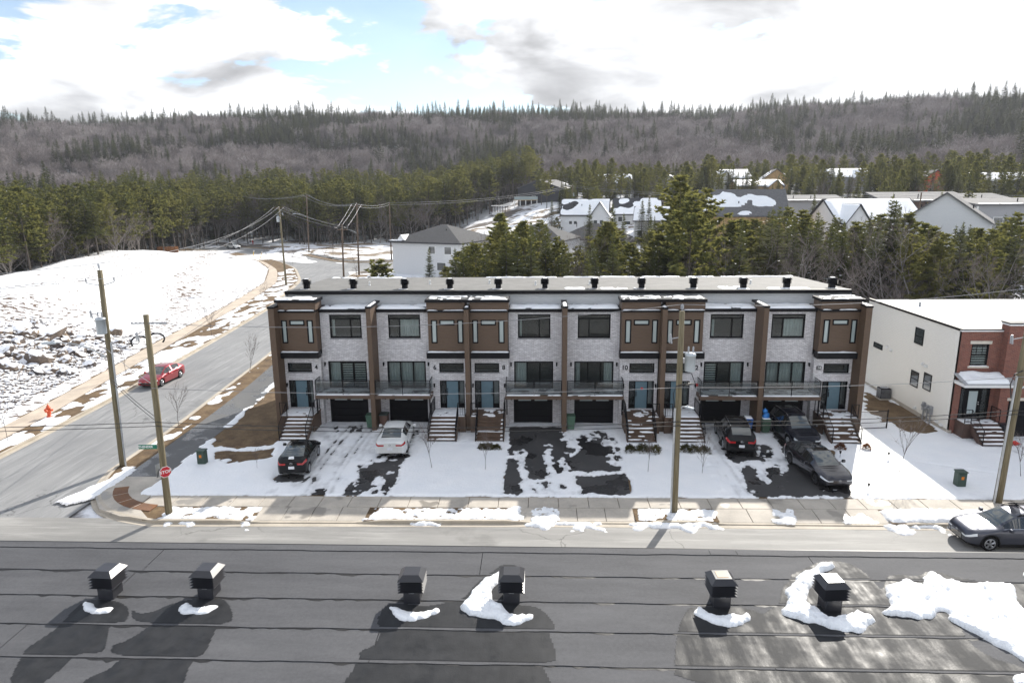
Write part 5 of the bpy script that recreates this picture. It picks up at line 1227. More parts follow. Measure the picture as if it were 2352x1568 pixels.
# deck and garden fence by the navy house
x, y, z = place(1188, 486, 236)
dk = thing('timber_deck', 'raised timber deck with glass rail beside the navy house', 'deck', (x, y, float(terr(x, y))), R(5))
mb = MB(); mb.box(-1,7,0,4,2.6,2.8); mb.build('platform', WALLT, dk)
for q in range(5): mb = MB(); mb.box(-1+q*1.9,-.75+q*1.9,0,.25,-.5,2.6); mb.build('post', WHITEP, dk)
mb = MB(); mb.box(-1,7,.02,.06,2.8,3.9); mb.build('glass_rail', FROST, dk)
sh = thing('garden_shed', 'low white lattice enclosure beside the timber deck', 'shed', (x-5.5, y-1, float(terr(x-5.5, y-1))), R(5))
mb = MB(); mb.box(-3,2.5,0,3,-.5,.4); mb.build('base', WHITEP, sh)
for q in range(7): mb = MB(); mb.box(-3+q*.88,-2.8+q*.88,0,.1,.4,2.4); mb.build('slat', DKB, sh)
mb = MB(); mb.box(-3.2,2.7,-.2,3.2,2.4,2.6); mb.build('roof', WHITEP, sh)
# ------------------------------------------------------------------ cars: a lofted shell split into body, glass and lamps
def paint(name, col, metal=.35, rough=.32):
    k = NT(name); n = k.noise(k.coord(), 1.4, 4); dirt = k.noise(k.coord(), 5, 4)
    k.col(k.ramp(n, [(.3, tuple(q*.92 for q in col)), (.7, tuple(min(1,q*1.06) for q in col))])); k.rough(k.ramp(dirt, [(.3,(rough,)*3),(.8,(rough+.08,)*3)]))
    k.b.inputs['Metallic'].default_value = metal; k.b.inputs['Coat Weight'].default_value = .8 if max(col) > .03 else .3; k.b.inputs['Coat Roughness'].default_value = .03; k.b.inputs['Specular IOR Level'].default_value = .5 if max(col) > .03 else .15; return k.m
CGLASS = glass_mat('car_glass', (.012,.015,.016), 0, .03)
CGLASSC = glass_mat('car_glass_clear', (.05,.06,.058), 0, .04)
TYRE = mat('tyre_rubber', (.010,.010,.011), .85, var=.2, spec=.15); RIMM = mat('alloy', (.42,.43,.45), .3, .85, var=.06); RIMD = mat('dark_alloy', (.05,.05,.055), .35, .7)
PLAST = mat('black_plastic', (.009,.009,.010), .6, var=.2, spec=.15); CHROME = mat('chrome', (.65,.66,.68), .15, 1.0, var=.03)
LAMPC = glass_mat('headlamp', (.62,.66,.70), 0, .08); LAMPR = glass_mat('tail_lamp', (.40,.012,.015), 0, .1); LAMPO = mat('amber_lamp', (.65,.20,.02), .2)
PLATE = mat('plate', (.70,.72,.76), .5, var=.15, scale=22)
def car(label, loc, heading, col, L=4.7, W=1.84, H=1.45, wb=2.75, fo=.92, R_=.33, top=None, belt=None, cowl=1.25, rf0=1.95, rf1=3.4, deck=4.1, win=None, gap=(2.55,), rear_open=True, roofcol=None, grille='bar', rails=False, clad=False, rim=None, emblem=None, mat_name='', ground=0.0, bars=False, plate_rear=True, wglass=None, lampH=(3,4), rearwin_frac=1.0, spoiler=False, wrap=.42):
    t = thing('car', label, 'car', (loc[0], loc[1], ground), heading)
    body_m = col
    hw0 = W/2; xs0 = sorted(set([0,.03,.08,.15,.25,.38,.52]+list(np.linspace(.7, L-.6, 44))+[fo+a*R_*1.18 for a in (-1,-.92,-.75,-.5,-.25,0,.25,.5,.75,.92,1)]+[fo+wb+a*R_*1.18 for a in (-1,-.92,-.75,-.5,-.25,0,.25,.5,.75,.92,1)]+[cowl,rf0,rf1,deck]+list(gap)+[g+.07 for g in gap]+list(win)+[L-.5,L-.36,L-.24,L-.14,L-.07,L-.025,L]))
    S = [xs0[0]]
    for q in xs0[1:]:
        if q-S[-1] > .012: S.append(q)
    S = np.array(S); n = len(S)
    tz = np.interp(S, *zip(*top)); bz = np.interp(S, *zip(*belt))
    for _ in range(2):
        tz[1:-1] = np.where((S[1:-1] > .3) & (S[1:-1] < L-.3), (tz[:-2]+2*tz[1:-1]+tz[2:])/4, tz[1:-1])
    bz = np.minimum(bz, tz-.012)
    hw = hw0*(1-.30*np.exp(-S/.20)-.24*np.exp(-(L-S)/.16)); hw = np.minimum(hw, hw0)
    sill = .21+.10*np.exp(-S/.18)+.12*np.exp(-(L-S)/.2)
    bot = sill.copy(); Ra = R_*1.17
    for xw in (fo, fo+wb):
        q = Ra**2-(S-xw)**2; bot = np.where(q > 0, np.maximum(bot, R_+np.sqrt(np.maximum(q,0))), bot)
    hc = np.maximum(tz-bz, 0); k = np.clip(hc/.38, 0, 1)
    rings = np.zeros((n, 10, 2))
    def st(j, y, z): rings[:, j, 0] = y; rings[:, j, 1] = z
    hgt = bz-bot
    st(0, hw*.955, bot); st(1, hw*.99, bot+hgt*.18); st(2, hw, bot+hgt*.45); st(3, hw*.985, bot+hgt*.80); st(4, hw*.945, bz)
    st(5, hw*(.90-.0*k), bz+np.minimum(.035, hc*.35)); st(6, hw*(.80-.13*k), bz+hc*(.70+.12*k)); st(7, hw*(.66-.07*k), bz+hc*(.88+.06*k)); st(8, hw*.33, tz-.012*k-.004*(1-k)); st(9, hw*0, tz)
    Vx = L/2-S
    def vert(i, j, sgn): return (Vx[i], sgn*rings[i, j, 0], rings[i, j, 1])
    groups = {}
    def put(g, quad): groups.setdefault(g, []).append(quad)
    mid = (S[:-1]+S[1:])/2
    for i in range(n-1):
        s = mid[i]
        for j in range(9):
            for sgn in (1, -1):
                g = 'body'
                if j == 5 and win[0] < s < win[-1] and not any(a < s < a+.07 for a in gap):
                    g = 'side_window%d%s' % (sum(s > a for a in gap), 'l' if sgn > 0 else 'r')
                elif j >= 7 and cowl < s < rf0: g = 'windshield'
                elif j >= 7 and rf1 < s < deck: g = 'rear_window'
                elif j in (6,) and rf1+.05 < s < deck-.05 and rearwin_frac > 1: g = 'rear_window'
                elif j >= 6 and rf0 <= s <= rf1 and roofcol is not None: g = 'roof'
                elif j == 3 and s < wrap: g = 'headlight' + ('l' if sgn > 0 else 'r')
                elif j == 3 and s > L-.34: g = 'taillight' + ('l' if sgn > 0 else 'r')
                elif j == 0 and (clad or s < .12 or s > L-.1): g = 'bumper_trim'
                qd = [vert(i,j,sgn), vert(i+1,j,sgn), vert(i+1,j+1,sgn), vert(i,j+1,sgn)]
                put(g, qd if sgn > 0 else qd[::-1])
    for (i, nm) in ((0,'front'), (n-1,'rear')):
        for j in range(9):
            a, b = vert(i,j,1), vert(i,j+1,1); c, d = vert(i,j+1,-1), vert(i,j,-1)
            fr = .62 if grille != 'mesh' else .74
            if j in (1,2) and nm == 'front' and grille:
                g0 = lambda p: (p[0], p[1]*fr, p[2])
                put('grille', [g0(a), g0(b), g0(c), g0(d)]); put('body', [a, b, g0(b), g0(a)]); put('body', [g0(d), g0(c), c, d]); continue
            if j == 3 and nm == 'rear':
                g0 = lambda p: (p[0], p[1]*.52, p[2])
                put('body', [g0(a), g0(b), g0(c), g0(d)]); put('taillightl', [a, b, g0(b), g0(a)]); put('taillightr', [g0(d), g0(c), c, d]); continue
            if j == 3 and nm == 'front':
                g0 = lambda p: (p[0], p[1]*.60, p[2])
                put('body', [g0(a), g0(b), g0(c), g0(d)]); put('headlightl', [a, b, g0(b), g0(a)]); put('headlightr', [g0(d), g0(c), c, d]); continue
            put('bumper_trim' if j == 0 else 'body', [a, b, c, d])
    mm = {'body': body_m, 'windshield': wglass or CGLASSC, 'rear_window': CGLASSC, 'roof': roofcol, 'grille': PLAST, 'bumper_trim': PLAST if clad else body_m}
    parts = {}
    for g, qs in groups.items():
        vi = {}; V = []; F = []
        for q in qs:
            f = []
            for p in q:
                key = tuple(round(c, 4) for c in p)
                if key not in vi: vi[key] = len(V); V.append(key)
                if not f or f[-1] != vi[key]: f.append(vi[key])
            if len(f) > 1 and f[0] == f[-1]: f.pop()
            if len(f) > 2: F.append(tuple(f))
        nm = g.rstrip('lr0123456789') if g[:4] in ('side','head','tail') else g
        m = mm.get(g) or (CGLASS if nm.startswith('side') else LAMPC if nm.startswith('head') else LAMPR)
        me = bpy.data.meshes.new(nm); me.from_pydata(V, [], F); me.materials.append(m)
        me.polygons.foreach_set('use_smooth', [True]*len(me.polygons)); me.update(); me.set_sharp_from_angle(angle=R(38))
        parts[g] = link(nm, me, t)
    body = parts['body']
    # floor and wheel wells
    fl = MB(); fl.box(L/2-fo+R_*1.25, L/2-fo-wb+0-R_*-1.25 if False else L/2-fo-wb+R_*1.25, -hw0*.88, hw0*.88, .2, .55) if False else None
    xa, xb = L/2-fo, L/2-fo-wb
    fl.box(xb+R_*1.2, xa-R_*1.2, -hw0*.93, hw0*.93, .19, .5); fl.box(xa+R_*1.2 if fo > R_*1.3 else xa+R_*1.15, L/2-.10, -hw0*.70, hw0*.70, .24, .5); fl.box(-L/2+.10, xb-R_*1.2, -hw0*.74, hw0*.74, .26, .5); fl.box(xb-R_*1.2, xa+R_*1.2, -hw0*.62, hw0*.62, .24, .72)
    fl.build('underbody', PLAST, t)
    # wheels
    rim = rim or RIMM
    for xw in (xa, xb):
        for sgn in (1, -1):
            w = MB(); yo = sgn*(hw0-.012); yi = sgn*(hw0-.235)
            prof = [(R_*.66, yo-sgn*.02), (R_*.93, yo), (R_, yo-sgn*.035), (R_, yi+sgn*.03), (R_*.93, yi), (R_*.5, yi)]
            nn = 22; V = []; F = []
            for rr, yy in prof:
                for q in range(nn): a = 2*math.pi*q/nn; V.append((rr*math.cos(a), yy, rr*math.sin(a)))
            for a in range(len(prof)-1):
                for q in range(nn): F.append((a*nn+q, a*nn+(q+1)%nn, (a+1)*nn+(q+1)%nn, (a+1)*nn+q))
            F.append(tuple(range((len(prof)-1)*nn, len(prof)*nn)))
            me = bpy.data.meshes.new('tyre'); me.from_pydata(V, [], F); me.materials.append(TYRE); me.polygons.foreach_set('use_smooth', [True]*len(me.polygons)); me.update()
            wheel = bpy.data.objects.new('wheel', me); COL.objects.link(wheel); wheel.parent = t; wheel.location = (xw, 0, R_)
            rb = MB(); ym = yo-sgn*.025
            for q in range(5):
                a = 2*math.pi*q/5+.3
                for da in (-.16, .16):
                    p0 = Vector((math.cos(a)*.06, ym, math.sin(a)*.06)); p1 = Vector((math.cos(a+da)*R_*.64, ym, math.sin(a+da)*R_*.64)); rb.tube([p0, p1], [.030,.022], 5)
            ring = [(R_*.65*math.cos(2*math.pi*q/20), ym, R_*.65*math.sin(2*math.pi*q/20)) for q in range(21)]; rb.tube(ring, .020, 5, False); rb.tube([(0,ym-sgn*.02,0),(0,ym+sgn*.012,0)], .055, 8)
            rb.build('rim', rim, wheel)
            dk = MB(); dk.tube([(0,ym-sgn*.05,0),(0,ym-sgn*.045,0)], R_*.66, 16); dk.build('brake_disc', PLAST, wheel)
    # mirrors, handles, plates, grille bars, emblem, rails
    im = int(np.argmin(abs(S-(cowl+.42)))); zb = bz[im]
    for sgn in (1, -1):
        m = MB(); yy = hw[im]; m.tube([(L/2-cowl-.40, sgn*(yy*.93), zb+.03), (L/2-cowl-.40, sgn*(yy+.09), zb+.07)], .022, 5); m.bbox(L/2-cowl-.47, L/2-cowl-.34, sgn*(yy+.06), sgn*(yy+.24), zb+.01, zb+.15, .02); m.build('wing_mirror', body_m, t)
        for gx in (gap[0]+.02-.25+.0, (gap[1] if len(gap) > 1 else win[-1]-.15)-.05):
            i = int(np.argmin(abs(S-gx))); hz = rings[i,3,1]-.02; h = MB(); h.bbox(L/2-gx-.10, L/2-gx+.10, sgn*(hw[i]*.985), sgn*(hw[i]*.985+.03), hz-.02, hz+.02, .006); h.build('door_handle', body_m if not clad else CHROME, t)
        if rails:
            i0, i1 = int(np.argmin(abs(S-rf0-.12))), int(np.argmin(abs(S-rf1+.1))); rl = MB(); rl.tube([(Vx[i], sgn*(rings[i,7,0]+.01), rings[i,7,1]+(.045 if i0 < i < i1 else .0)) for i in range(i0, i1+1, 2)]+[(Vx[i1], sgn*(rings[i1,7,0]+.01), rings[i1,7,1])], .024, 6); rl.build('roof_rail', CHROME if rails == 'chrome' else PLAST, t)
        # window line trim
        ids = [i for i in range(n) if win[0]-.02 < S[i] < win[-1]+.02]; tr = MB(); tr.tube([(Vx[i], sgn*(rings[i,5,0]+.002), rings[i,5,1]) for i in ids], .010, 4); tr.build('window_trim', CHROME if rails or clad else PLAST, t)
        if clad:
            for xw in (fo, fo+wb):
                ac = MB(); pts = []
                for q in range(13):
                    a = math.pi*q/12; pts.append((L/2-xw+math.cos(a)*Ra*1.03, sgn*(hw0*.968), R_+math.sin(a)*Ra*1.03))
                ac.tube(pts, .035, 5); ac.build('arch_trim', PLAST, t)
    if bars:
        for fx_ in (.35, .75):
            s_ = rf0+(rf1-rf0)*fx_; i = int(np.argmin(abs(S-s_))); bb = MB(); bb.tube([(Vx[i], -rings[i,7,0]-.02, rings[i,7,1]+.07), (Vx[i], rings[i,7,0]+.02, rings[i,7,1]+.07)], .025, 6); bb.build('cross_bar', PLAST, t)
    rz = rings[n-1]; zp = rz[2,1]+.04
    if plate_rear: p = MB(); p.box(-L/2-.022, -L/2-.004, -.16, .16, zp-.08, zp+.08); p.build('licence_plate', PLATE, t)
    fz = rings[0]
    if grille:
        gb = MB()
        for q in range(4):
            zz = fz[1,1]+(fz[3,1]-fz[1,1])*(q+.5)/4; gb.box(L/2+.002, L/2+.018, -hw[0]*.58, hw[0]*.58, zz-.012, zz+.012)
        gb.build('grille_bar', CHROME if grille == 'chrome' else RIMD, parts.get('grille', t))
    if emblem:
        e = MB()
        if emblem == 'diamonds':
            for a in (90, 210, 330):
                c, s_ = math.cos(R(a)), math.sin(R(a)); c2, s2 = -s_, c; r1 = .055
                pts = [(0,0),(r1*c+.03*c2, r1*s_+.03*s2),(2*r1*c, 2*r1*s_),(r1*c-.03*c2, r1*s_-.03*s2)]
                vs = [(L/2+.020, y_, fz[2,1]+.10+z_) for y_, z_ in pts]+[(L/2+.034, y_, fz[2,1]+.10+z_) for y_, z_ in pts]
                e.add(vs, [(0,1,2,3),(7,6,5,4),(0,4,5,1),(1,5,6,2),(2,6,7,3),(3,7,4,0)])
        else:
            sx = 1 if emblem == 'front' else -1; ze = (fz if sx > 0 else rz)[4,1]-.02
            ring = [(sx*(L/2+.012), .065*math.cos(2*math.pi*q/16), ze+.042*math.sin(2*math.pi*q/16)) for q in range(17)]; e.tube(ring, .011, 5, False)
        e.build('emblem', CHROME, t)
    return t, parts, (S, rings, Vx)
up = R(90); dn = R(-90)
BLACKP = paint('black_paint', (.004,.004,.005), 0, .2); NAVYB = paint('dark_blue_paint', (.008,.009,.016), .2, .2); WHITEC = paint('white_car_paint', (.66,.67,.66), 0, .3); REDP = paint('red_paint', (.30,.018,.028), .5); GREYP = paint('grey_blue_paint', (.055,.060,.082), .7); GUN = paint('gunmetal_paint', (.034,.034,.042), .7, .18); SILV = paint('silver_paint', (.70,.70,.68), .1)
sedan_top = lambda L, H: [(0,.60),(.05,.68),(.20,.76),(.6,.84),(1.25,.93),(1.6,1.14),(2.05,H-.05),(2.5,H),(3.1,H-.015),(3.6,H-.10),(4.1,1.14),(4.4,1.06),(L-.1,1.02),(L,.96)]
sedan_belt = lambda L: [(0,.56),(.3,.68),(1.25,.86),(2.5,.92),(4.0,.99),(L-.3,.97),(L,.86)]
car('white four-door sedan with red tail lamps parked in the snowy drive', (8.25,-2.35), up+R(3), WHITEC, 4.85, 1.86, 1.47, 2.8, .93, .33, sedan_top(4.85,1.47), sedan_belt(4.85), 1.25, 2.05, 3.45, 4.25, [1.55,2.6,3.75], (2.62,), emblem='rear', ground=.02)
hatch_top = [(0,.62),(.05,.70),(.2,.80),(.75,.92),(.95,.97),(1.35,1.24),(1.75,1.42),(2.2,1.46),(2.7,1.43),(3.2,1.32),(3.72,1.14),(3.92,1.05),(4.0,.92)]
tc_, pc_, geo = car('small black hatchback with snow on its sloping tailgate', (3.3,-5.75), up+R(6), BLACKP, 4.02, 1.70, 1.46, 2.55, .78, .30, hatch_top, [(0,.58),(.3,.72),(.95,.90),(2.3,.96),(3.5,1.02),(3.9,.98),(4.02,.86)], .95, 1.75, 2.65, 3.68, [1.25,2.2,3.35], (2.22,), rearwin_frac=1.2, emblem='rear', ground=.05)
mb = MB(); sl = -.28
for (a, b, c, d) in ((-.14,.02,.0,.20),(-.16,.14,.12,.24),(.02,.14,.02,.16)): mb.bbox(-c-.02 if False else -1.78-d*.55, -1.78-c*.55, a, b, .0, .03, .006)
mb.xf(lambda x,y,z: (x-.02, y, z+1.165+(x+1.78)*.62)); mb.build('snow_patch', SNOW, tc_)
suv_top = lambda L, H: [(0,.72),(.05,.86),(.2,.96),(.7,1.03),(1.15,1.09),(1.5,1.36),(1.85,H-.06),(2.3,H),(3.3,H-.01),(4.0,H-.06),(4.2,H-.13),(L-.14,1.22),(L-.05,1.08),(L,.95)]
suv_belt = lambda L: [(0,.70),(.3,.86),(1.15,1.02),(2.5,1.08),(4.0,1.13),(L-.2,1.08),(L,.92)]
car('black crossover with chrome roof rails backed by the garage of the fifth house', (29.45,-1.75), up-R(5), BLACKP, 4.70, 1.86, 1.68, 2.79, .90, .36, suv_top(4.7,1.68), suv_belt(4.7), 1.15, 1.85, 4.05, 4.5, [1.5,2.5,3.5,4.0], (2.5,3.45), rails='chrome', clad=True, rim=RIMM, ground=.02, emblem='rear')
car('dark blue three-diamond badged crossover facing the street, nose behind a grey sedan', (33.35,-.95), dn+R(3), NAVYB, 4.70, 1.86, 1.72, 2.70, .93, .36, suv_top(4.7,1.72), suv_belt(4.7), 1.15, 1.85, 4.05, 4.5, [1.5,2.5,3.5,4.0], (2.5,3.45), grille='chrome', rails='chrome', clad=True, emblem='diamonds', ground=.02, wglass=CGLASSC, wrap=.3)
fast_top = [(0,.56),(.05,.64),(.2,.74),(.7,.84),(1.2,.92),(1.6,1.14),(2.1,1.38),(2.5,1.44),(3.0,1.42),(3.6,1.31),(4.2,1.13),(4.5,1.08),(4.62,1.04),(4.7,.9)]
car('gunmetal fastback sedan with glass roof, parked at the end of the wet drive', (32.75,-6.35), dn+R(7), GUN, 4.70, 1.85, 1.44, 2.87, .84, .335, fast_top, sedan_belt(4.7), 1.2, 2.1, 3.5, 4.3, [1.5,2.55,3.7], (2.57,), grille=None, roofcol=CGLASS, rim=RIMD, ground=.0, emblem='front')
wag_top = [(0,.66),(.05,.78),(.2,.88),(.7,.97),(1.25,1.03),(1.6,1.24),(2.05,1.52),(2.5,1.60),(3.4,1.60),(4.1,1.56),(4.4,1.48),(4.62,1.25),(4.75,1.08),(4.82,.92)]
car('slate blue wagon with roof bars parked against the snowy kerb', (38.55,-13.62), math.pi, GREYP, 4.82, 1.84, 1.62, 2.745, .95, .345, wag_top, [(0,.64),(.3,.80),(1.25,.98),(2.5,1.02),(4.2,1.06),(4.6,1.02),(4.82,.88)], 1.25, 2.05, 4.15, 4.6, [1.5,2.62,3.6,4.3], (2.62,3.55), grille='chrome', rails=True, clad=True, bars=True, ground=ZR, emblem='front')
car('red sedan driving down the long street', (-14.85,12.3), dn-R(3), REDP, 4.57, 1.80, 1.45, 2.7, .88, .32, sedan_top(4.57,1.45)[:-2]+[(4.47,1.02),(4.57,.94)], sedan_belt(4.57), 1.22, 2.05, 3.35, 4.1, [1.5,2.5,3.65], (2.52,), grille='mesh', ground=ZR, emblem='front')
car('silver white crossover on the far bend of the street', (-68.5,147.5), R(-31), SILV, 4.6, 1.85, 1.70, 2.7, .9, .36, suv_top(4.6,1.70), suv_belt(4.6), 1.15, 1.85, 3.95, 4.4, [1.5,2.5,3.45,3.95], (2.5,3.45), rails=True, clad=True, ground=ZR)
# ------------------------------------------------------------------ utility poles, wires, street furniture
def wood_mat():
    k = NT('pole_wood'); p = k.coord(); n = k.noise(k.map(p, (9,9,.5)), 1.2, 6, .65)
    k.col(k.ramp(n, [(.3,(.085,.070,.040)),(.55,(.175,.145,.085)),(.75,(.25,.215,.14))])); k.rough(.85); k.bump(n, .02); return k.m
WOOD = wood_mat(); WOODB = mat('brown_pole_wood', (.11,.075,.05), .85, var=.3, scale=2)
STEEL = mat('galvanised', (.42,.44,.46), .4, .6); PORC = mat('porcelain', (.30,.31,.33), .3); TANK = mat('tank_grey', (.40,.44,.47), .4, .1, var=.05)
WIRE = mat('wire_grey', (.28,.28,.29), .45, .5); WIREB = mat('wire_black', (.015,.015,.016), .5)
def pole(label, base, top, r0=.17, r1=.12, m=None, group='wooden utility poles'):
    b = Vector(base); t = thing('utility_pole', label, 'utility pole', base, 0, group)
    d = Vector(top)-b; L = d.length; mb = MB(); mb.tube([Vector((0,0,-.3)), d*.3, d*.65, d], [r0*.95, r0*.84, (r0*.42+r1*.5), r1*.92], 12); mb.build('shaft', m or WOOD, t, True)
    return t, d
def insulator(parent, p, h=.28, r=.055, m=None):
    mb = MB(); z = p[2]; mb.lathe([(.02,z),(.03,z+h*.3),(r,z+h*.35),(r*.6,z+h*.5),(r,z+h*.55),(r*.6,z+h*.72),(r,z+h*.76),(.02,z+h)], 8, p[0], p[1]); mb.build('insulator', m or PORC, parent)
def transformer(parent, x, y, z, r=.26, h=.85):
    mb = MB(); mb.lathe([(r*.9,z),(r,z+.04),(r,z+h-.05),(r*1.06,z+h-.05),(r*1.06,z+h),(r*.9,z+h+.06),(.02,z+h+.09)], 16, x, y); t = mb.build('transformer', TANK, parent, True)
    for dx in (-.1,.12): insulator(t, (x+dx, y, z+h+.05), .34, .05)
    b = MB(); b.box(min(0,x), max(0,x), y-.04, y+.04, z+h*.7, z+h*.8); b.build('bracket', STEEL, t)
def street_light(parent, z, dirv, reach=2.0, rise=.55, hs=1.0):
    d = Vector((dirv[0], dirv[1], 0)).normalized(); pts = []
    for k in range(9):
        u = k/8; pts.append(d*(.1+reach*u)+Vector((0,0,z+rise*(1-(1-u)**2.4))))
    mb = MB(); mb.tube(pts, [.045]*4+[.035]*5, 7); a = mb.build('lamp_arm', STEEL, parent)
    e = pts[-1]; rzz = math.atan2(d.y, d.x); h = MB(); h.bbox(-.1, .62, -.14, .14, -.06, .05, .025); h.cyl(.1,0,.05,.14,.05,.05,8)
    o = h.build('lamp_head', TANK, a, loc=e); o.rotation_euler = (0,0,rzz); o.scale = (hs,hs,hs)
def cutout(parent, x, y, z):
    mb = MB(); mb.tube([(0,y,z+.1),(x,y,z)], .022, 5); mb.tube([(x-.04,y,z+.22),(x+.02,y,z-.22)], .045, 7); mb.tube([(x-.10,y,z+.18),(x-.08,y,z-.2)], .022, 6); mb.build('fuse_cutout', PORC, parent)
def conduit(parent, d, off, z1, m=None):
    mb = MB(); u = z1/d.z; mb.tube([Vector((off[0],off[1],-.1)), Vector((off[0],off[1],0))*.95+d*u], .055, 7); mb.build('conduit', m or STEEL, parent)
A1 = {}
p1, d1 = pole('wooden pole with grey transformer and long street lamp arm at the corner', (-7.2,-6.0,0), (-6.95,-6,11.45), .185, .14)
insulator(p1, (d1.x-.02, d1.y, d1.z), .40, .08, STEEL); 
mb = MB(); z = d1.z-.75; mb.tube([(d1.x*.93-.0,0,z-.12),(d1.x*.93-.85,0,z+.05)], .03, 6); mb.tube([(d1.x*.93,0,z-.12),(d1.x*.93+.75,0,z+.12)], .03, 6); mb.build('bracket_arm', STEEL, p1)
insulator(p1, (d1.x*.93-.85,0,z+.03), .26); insulator(p1, (d1.x*.93+.75,0,z+.1), .26)
transformer(p1, .12, -.36, 7.95); cutout(p1, -.5, -.1, 9.0); street_light(p1, 6.5, (-1,-.15), 2.6, .95); conduit(p1, d1, (.2,-.05), 7.4)
p2, d2 = pole('bare topped wooden pole carrying the stop sign and street name', (-1.2,-12.0,0), (-1.1,-12,10.05), .18, .13)
mb = MB(); mb.tube([(-.75+d2.x,0,d2.z-.42),(d2.x+.95,0,d2.z-.38)], .035, 6)
for q in range(9): mb.cyl(-.7+d2.x+q*.2 if False else -.72+d2.x+q*.2, 0, d2.z-.44, d2.z-.35, .05, .05, 6)
mb.build('dead_end_insulator', PORC, p2); cutout(p2, -.38, -.05, 9.0)
p3, d3 = pole('wooden pole with a blue-grey transformer and fuse in front of the fifth house', (23.9,-11.3,0), (23.84,-11.3,10.05), .19, .135)
insulator(p3, (d3.x,0,d3.z), .34, .09, PORC); transformer(p3, .42, -.02, 7.2, .25, .80); cutout(p3, -.5, -.02, 8.75); conduit(p3, d3, (-.17,-.1), 5.4); street_light(p3, 5.4, (.75,-.7), .30, .12, .62)
mb = MB()
for q in range(3): mb.tube([(.5,-.05,7.1),(.7,-.1,6.6),(.35,-.15,6.55+.05*q),(-.2,-.15,6.5),(-.32,-.12,6.1),(-.2,-.1,5.3)], .02, 5)
mb.build('cable_loop', WIREB, p3)
p4, d4 = pole('leaning wooden pole with grey conduit behind the slate blue wagon', (40.4,-9.85,0), (40.62,-9.85,10.6), .22, .16)
conduit(p4, d4, (-.22,-.1), 6.6); cutout(p4, -.5, -.02, 8.4); street_light(p4, 5.9, (.9,-.4), 1.2, .4); insulator(p4, (d4.x,0,d4.z), .34, .09)
mb = MB(); mb.tube([(.1,-.2,6.9),(-.3,-.25,6.75),(-.4,-.2,6.2),(-.22,-.14,5.5)], .03, 5); mb.build('cable_loop', WIREB, p4)
p5, d5 = pole('wooden pole with white transformer at the left end of the row', (-25.6,71.1,0), (-25.75,71.1,13.1), .19, .13); transformer(p5, -.42, -.1, 10.6); cutout(p5, .45, -.1, 11.9)
mb = MB(); mb.tube([(-.9+d5.x,0,d5.z-.15),(.9+d5.x,0,d5.z-.15)], .06, 4); mb.build('crossarm', WOODB, p5)
p6, d6 = pole('far grey pole with a drooping street lamp before the wood', (-79.5,178,0), (-79.4,178,14.4), .18, .12, WOODB); street_light(p6, 9.2, (-1,-.1), 2.8, .7)
p7, d7 = pole('grey pole with a crossarm and street lamp standing in the verge strip', (-42.2,133,0), (-41.8,133,14.8), .18, .12, WOODB); street_light(p7, 9.2, (-1,-.2), 2.6, .7)
mb = MB(); mb.box(-.9+d7.x,.9+d7.x,-.06,.06,d7.z-.65,d7.z-.5); mb.build('crossarm', WOODB, p7)
for dx in (-.8,.8): insulator(p7, (d7.x+dx,0,d7.z-.5), .25)
xx, zz = at_y(785, 515, 76)
p8, d8 = pole('leaning brown pole just behind the row roof', (xx-.25,76,0), (xx,76,zz), .19, .13, WOODB)
mb = MB(); mb.box(-.9+d8.x,.95+d8.x,-.06,.06,d8.z-1.0,d8.z-.85); mb.build('crossarm', WOODB, p8)
for dx in (-.85,.9): insulator(p8, (d8.x+dx,0,d8.z-.85), .25)
p9, d9 = pole('tall brown pole with street lamp and spread wires at the road junction', (-17.1,86.5,0), (-16.8,86.5,13.25), .19, .13, WOODB); street_light(p9, 7.8, (-1,-.3), 2.4, .7)
mb = MB(); mb.box(-1.1+d9.x,1.1+d9.x,-.06,.06,d9.z-.6,d9.z-.45); mb.build('crossarm', WOODB, p9)
for dx in (-1.0,1.0): insulator(p9, (d9.x+dx,0,d9.z-.45), .25)
p10, d10 = pole('brown pole standing in the patchy snow lot', (-16.5,113.3,0), (-16.4,113.3,12.95), .18, .12, WOODB)
x, y = at_r(1314, 509, 205)[:2]; z11 = float(terr(x,y)); zt = at_r(1313, 451, 205)[2]
p11, d11 = pole('far pole with a transformer beside the navy house', (float(x),float(y),z11), (float(x),float(y),max(zt,z11+9)), .2, .14, WOODB); transformer(p11, .45, -.1, (max(zt,z11+9)-z11)-3.2, .3)
x, y = at_r(2112, 480, 150)[:2]; z12 = float(terr(x,y)); zt = at_r(2112, 442, 150)[2]
p12, d12 = pole('pole rising among the snow roofed houses', (float(x),float(y),z12), (float(x),float(y),max(zt, z12+8)), .18, .12, WOODB)
def wtop(p, d, dx=0, dz=0): return Vector(p.location)+d+Vector((dx,0,dz))
def wire(label, a, b, sag=.5, r=.013, m=None, name='overhead_wire', group=None):
    a = Vector(a); b = Vector(b); pts = []
    for k in range(17):
        u = k/16; p = a.lerp(b, u); p.z -= sag*4*u*(1-u); pts.append(p)
    mb = MB(); mb.tube(pts, r, 5, True); o = mb.build(name, m or WIRE, None, True); tag(o, label, 'wire', group); return o
g1 = 'wires strung along the front street'
E0 = Vector((-60,-12.3,9.6)); W4 = Vector((75,-9.5,10.4))
wire('top wire from the stop sign pole to the transformer pole', wtop(p2,d2,0,-.4), wtop(p3,d3,0,.32), .55, .012)
wire('top wire from the transformer pole to the leaning pole', wtop(p3,d3,0,.32), wtop(p4,d4,0,.32), .35, .012)
wire('top wire running on from the leaning pole along the street', wtop(p4,d4,0,.32), W4, .6, .012)
